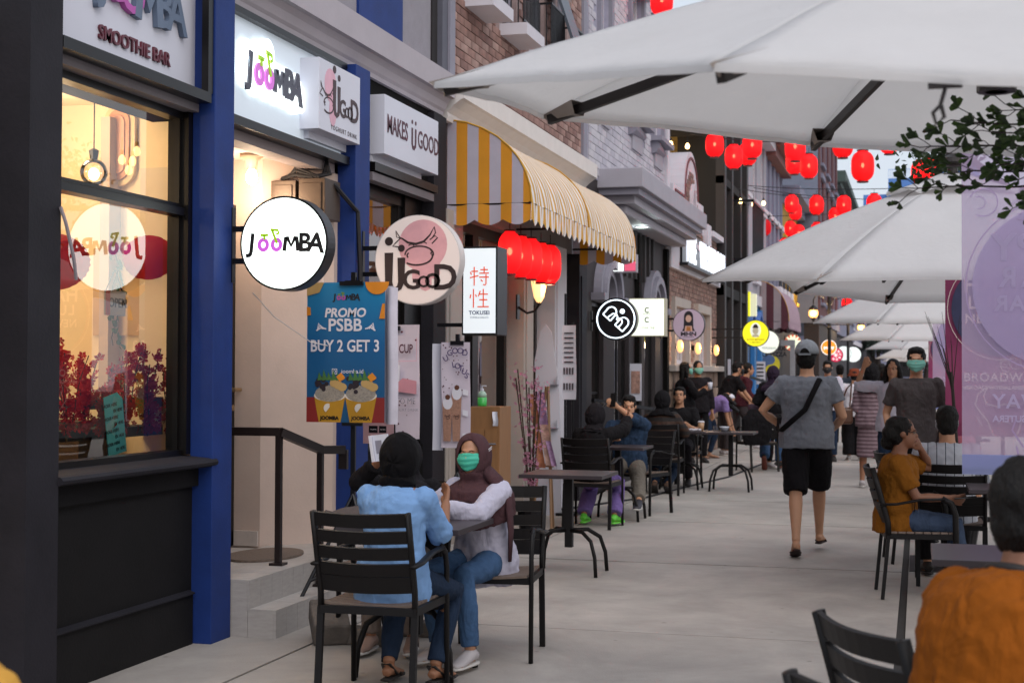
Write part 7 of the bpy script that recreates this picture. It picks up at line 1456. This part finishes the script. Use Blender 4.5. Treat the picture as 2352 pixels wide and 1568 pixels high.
J9 = person('standing woman with long black hair and black top holding a white cup', (-3.58, 23.4), -1.2, 1.66, head=(-.2, -.1, 0), wr=[(-.16, .30, 1.2), (.16, .32, 1.22)], top=(blk, .9, .1, .03), bot=('legs', jeansd, 1, .01), shoes=('sneaker', soled, soled), hair='long', fem=True, vox=.013, mask=tealp)
t = thing('white_cup', 'white cup held by the standing woman with long black hair', 'cup', (-3.0, 23.45, 1.2)); c = J9['WR'][1]+Vector((.05, 0, .0)); MB().lathe([(.03, 0), (.04, .11)], c, 12).build('cup', wp, t, smooth=True); MB().tube([c+Vector((0, 0, .1)), c+Vector((.03, 0, .18))], .004, 5).build('straw', ringm, t)
person('man with glasses and pale mask half hidden behind the long haired woman', (-3.52, 24.4), PI+.4, 1.68, top=(blk2, .9, .1, .02), bot=('legs', blk, 1, .01), hair='short', mask=tealp, vox=.014, shoes=('sneaker', soled, soled))
person('young woman in lavender top bending forward over her feet', (-3.55, 25.6), -PI/2, 1.56, pz=.82, lean=1.35, head=(0, -.9, 0), wr=[(-.12, .5, .32), (.12, .48, .34)], an=[(-.08, .05, .09), (.08, -.1, .09)], top=(fab('lavender_top', '#7d6a9c'), .35, .05, .02), bot=('legs', jeansd, 1, .005), shoes=('sandal', mat('flat_shoe', '#6a4438', .6), None), hair='long', mask=wp, fem=True, vox=.013)
person('bearded man in black t-shirt leaning forward beside the lavender top', (-3.35, 26.6), -1.1, 1.74, lean=.45, head=(-.2, .1, 0), wr=[(-.2, .55, .95), (.2, .5, .9)], top=(blk, .42, .1, .02), bot=('legs', fab('dark_grey_trousers', '#3a3436'), 1, .015), shoes=('sneaker', whs, sol), hair='full', vox=.013, mask=maskb)
person('person in maroon shirt walking to the right before the blue shop front', (-3.25, 28.0), -1.35, 1.7, lean=.3, wr=[(-.2, .3, .9), (.2, .35, .95)], an=[(-.1, -.3, .12), (.1, .3, .1)], top=(fab('maroon_shirt', '#3f1a22'), .9, .08, .03), bot=('legs', fab('dark_grey_trousers', '#3a3436'), 1, .02), shoes=('sneaker', whs, sol), hair='short', vox=.014)
person('person with short dark hair seated beyond the chair with the jacket', (-2.45, 23.5), PI+.9, 1.62, pz=.54, lean=.15, an=[(-.1, .35, .1), (.1, .35, .1)], wr=[(-.15, .35, .78), (.15, .35, .78)], top=(fab('mauve_shirt', '#4c3d4a'), .9, .1, .02), bot=('legs', blk, 1, .01), shoes=('sneaker', whs, sol), hair='full', vox=.014, mask=wp)
jk = MB(); jk.sweep([(-2.33, 22.3, .93), (-2.33, 22.28, .80), (-2.33, 22.3, .6), (-2.33, 22.33, .42)], [(.12, .04), (.24, .07), (.26, .09), (.2, .08)], (.85, .5, 0), 16); tag(rem(jk.build('jacket', blk, None, smooth=True), .014, .03, .1), 'black jacket hung over the back of a chair by the pavement', 'jacket')
J13 = person('woman in dark headscarf and blue jeans walking away left of the grey t-shirt man', (-2.17, 23.1), 0, 1.6, lean=.1, wr=[(-.2, .2, 1.0), (.2, .2, 1.0)], an=[(-.1, -.28, .2), (.1, .12, .10)], toe=[(0, .55, -.9), None], top=(blk, .93, .14, .03), bot=('legs', jeans, 1, .03), shoes=('sneaker', soled, mat('rust_sole', '#6a3428', .6)), hij=(fab('plum_scarf', '#2c2030'), .14, 0), fem=True, vox=.012, face=False)
person('man in white t-shirt and black mask facing the camera beyond the walker', (-1.48, 25.5), PI, 1.70, top=(wsh, .35, .08, .02), bot=('legs', jeansd, 1, .01), hair='full', mask=maskb, vox=.013, shoes=('sneaker', soled, soled))
J15 = person('person in white jacket, rust bucket hat and wide black trousers seen from behind', (-1.05, 25.8), .1, 1.56, wr=[(-.2, .18, .98), (.2, .18, .98)], ep=[(-1, -.3, -.2), (1, -.3, -.2)], top=(fab('white_jacket', '#c6c4ca'), .93, .12, .05), bot=('legs', blk, 1, .06), shoes=('sneaker', whs, sol), hair='short', cap=('bucket', fab('rust_hat', '#7a3c28')), vox=.012, face=False)
person('person in white bucket hat just beyond the rust one', (-.95, 27.2), .0, 1.56, top=(wsh, .9, .1, .03), bot=('legs', blk, 1, .02), hair='short', cap=('bucket', fab('white_hat', '#a9aab4')), vox=.014, face=False, shoes=('sneaker', soled, soled))
dressm = stripes('patterned_dress', '#5f4a52', '#857078', 2, .05, .6, bump=.3)
J17 = person('woman in black headscarf and long patterned dress seen from behind with a brown bag', (-.59, 19.75), -.1, 1.62, wr=[(-.13, .2, 1.0), (.22, .12, 1.0)], ep=[(-.3, -1, -.4), (1, -.3, -.3)], an=[(-.12, .0, .09), (.12, .2, .10)], top=(dressm, .9, .1, .03), bot=('skirt', dressm, .40, .015), shoes=('sneaker', whs, sol), hij=(blk, .03, 0), fem=True, vox=.011, face=False, sk=1)
MB().sweep([(-.80, 19.75, .3), (-.80, 19.75, .45)], .06, None, 10).sweep([(-.56, 19.93, .3), (-.58, 19.9, .45)], .06, None, 10).build('trouser_leg', jeansd, None) if 0 else None
hb_ = thing('handbag', 'brown leather shoulder bag hanging at the side of the patterned dress', 'bag', (-.93, 19.65, .85)); MB().rbox((-.93, 19.68, .93), (.22, .1, .22), Matrix.Rotation(.3, 3, 'Z')).build('body', mat('brown_leather', '#4a2c1c', .45, var=.15), hb_, bevel=.04); MB().tube([(-1.0, 19.7, 1.02), (-.90, 19.68, 1.28), (-.84, 19.68, 1.35), (-.86, 19.66, 1.03)], .01).build('strap', mat('brown_leather'), hb_)
person('woman with long black hair and beige top beyond the patterned dress', (-.46, 23.6), .2, 1.62, top=(fab('beige_top', '#7d6d62'), .9, .1, .02), bot=('legs', blk, 1, .02), hair='long', fem=True, vox=.013, face=False, shoes=('sneaker', soled, soled))
person('long haired person in a dark top right of the headscarf in the crowd', (-.62, 26.5), 0, 1.66, top=(blk2, .9, .1, .02), bot=('legs', blk, 1, .02), hair='long', fem=True, vox=.014, face=False, shoes=('sneaker', soled, soled))
person('dark haired person deep in the crowd behind the rust bucket hat', (-1.5, 30), 0, 1.66, top=(fab('blue_grey_top', '#3c4450'), .9, .1, .02), bot=('legs', blk, 1, .02), hair='short', vox=.014, face=False, shoes=('sneaker', soled, soled))
J19 = person('bearded man in charcoal t-shirt and pale green mask walking towards the camera', (-.02, 13.75), PI+.08, 1.73, head=(-.12, 0, 0), wr=[(-.21, .06, .92), (.22, .0, .90)], ep=[(-.5, -1, 0), (.5, -1, 0)], an=[(-.1, .2, .09), (.1, -.2, .12)], top=(fab('charcoal_tee', '#484242'), .36, .09, .012), bot=('legs', blk, 1, .02), shoes=('sneaker', soled, soled), hair='full', mask=tealp, vox=.009, sk=2, fat=.98)
person('person behind the man in charcoal, one hand raised to the head', (-.28, 17.6), PI-.2, 1.66, wr=[(-.25, .05, .9), (.33, .05, 1.55)], ep=[(-.5, -1, 0), (1, 0, .3)], top=(wsh, .6, .1, .02), bot=('legs', jeansd, 1, .01), shoes=('sneaker', soled, soled), hair='long', fem=True, vox=.013)
# --- right hand tables
must = fab('mustard_tee', '#794a12', var=.06)
J21 = person('woman in mustard t-shirt and jeans seated in profile with her elbow raised', (-.15, 10.33), -PI/2+.1, 1.54, pz=.51, lean=.06, twist=.1, head=(-.1, -.05, 0), wr=[(-.10, .17, .98), (.10, .34, .66)], ep=[(-.2, 1, .1), (.3, -.6, -1)], an=[(-.12, .45, .10), (.12, .40, .10)], top=(must, .40, .1, .02), bot=('legs', fab('denim_grey', '#39465c', var=.2), 1, .012), shoes=('sneaker', whs, sol), hair='bun', vox=.0085, sk=3, fem=True, curl=.6)
t21 = J21['t']; h21 = J21['hv']; MB().tube([h21(.076, -.01, .005), h21(.055, .07, .005), h21(.02, .1, .0), h21(-.02, .1, .0), h21(-.055, .07, .005)], .0022, 5).build('glasses', ringm, t21)
MB().sweep([J21['nb']+Vector((.0, .05, -.02)), J21['pts'][5]+Vector((.12, -.06, -.02)), J21['pts'][2]+Vector((.12, -.13, 0))], [(.012, .003)]*3, (0, 0, 1), 6).build('bag_strap', blk, t21, smooth=True)
ph('phone', 'dark phone held in the lap of the woman in mustard', J21['WR'][1]+Vector((.1, .02, .01)), (0, 1, 0), (1, 0, .1))
J22 = person('man in white striped shirt seated from behind beside the lilac banner', (.20, 11.0), .05, 1.66, pz=.52, lean=.08, wr=[(-.15, .35, .8), (.15, .35, .8)], an=[(-.12, .35, .1), (.12, .35, .1)], top=(stripes('pin_stripes', '#2c3040', '#a9adb8', 0, .06, .1), .8, .1, .02), bot=('legs', blk, 1, .01), hair='full', mask=wp, vox=.010, face=False, shoes=('sneaker', soled, soled))
person('person with pink headscarf partly hidden by the near banner', (.31, 14.1), .2, 1.58, pz=.54, lean=.05, an=[(-.1, .35, .1), (.1, .35, .1)], top=(blk, .9, .1, .03), bot=('legs', blk2, 1, .01), hij=(fab('pink_scarf', '#a8606c'), .15, 0), fem=True, vox=.013, face=False, shoes=('sneaker', soled, soled))
oran = fab('orange_tee', '#82450a', var=.07, vs=3, fold=.4)
J24 = person('large man in orange t-shirt seated from behind in the bottom right corner', (.135, 3.22), -.80, 1.62, pz=.62, lean=.34, side=-.06, twist=.0, head=(-.35, -.05, .05), wr=[(-.1, .50, .75), (.22, .48, .75)], ep=[(-.6, -.2, -1), (.8, -.2, -.8)], an=[(-.18, .35, .1), (.18, .35, .1)], top=(oran, .42, .12, .03), bot=('legs', blk, 1, .02), shoes=('sneaker', soled, soled), hair='short', vox=.0075, sk=3, fat=1.08, mask=maskb)
t24 = J24['t']; MB().sweep([J24['nb']+J24['C'] @ Vector((.075*math.cos(a), .07*math.sin(a), .0)) for a in [k*PI/8 for k in range(17)]], .011, None, 8).build('collar', soled, t24, smooth=True)
J25 = person('person in pale yellow shirt whose shoulder shows in the bottom left corner', (-1.635, 2.0), .3, 1.73, pz=.52, lean=.15, wr=[(-.15, .35, .8), (.15, .35, .8)], an=[(-.12, .35, .1), (.12, .35, .1)], top=(fab('yellow_shirt', '#c09040'), .6, .1, .03), bot=('legs', blk, 1, .01), hair='short', vox=.010, face=False, shoes=('sneaker', soled, soled), sk=1)
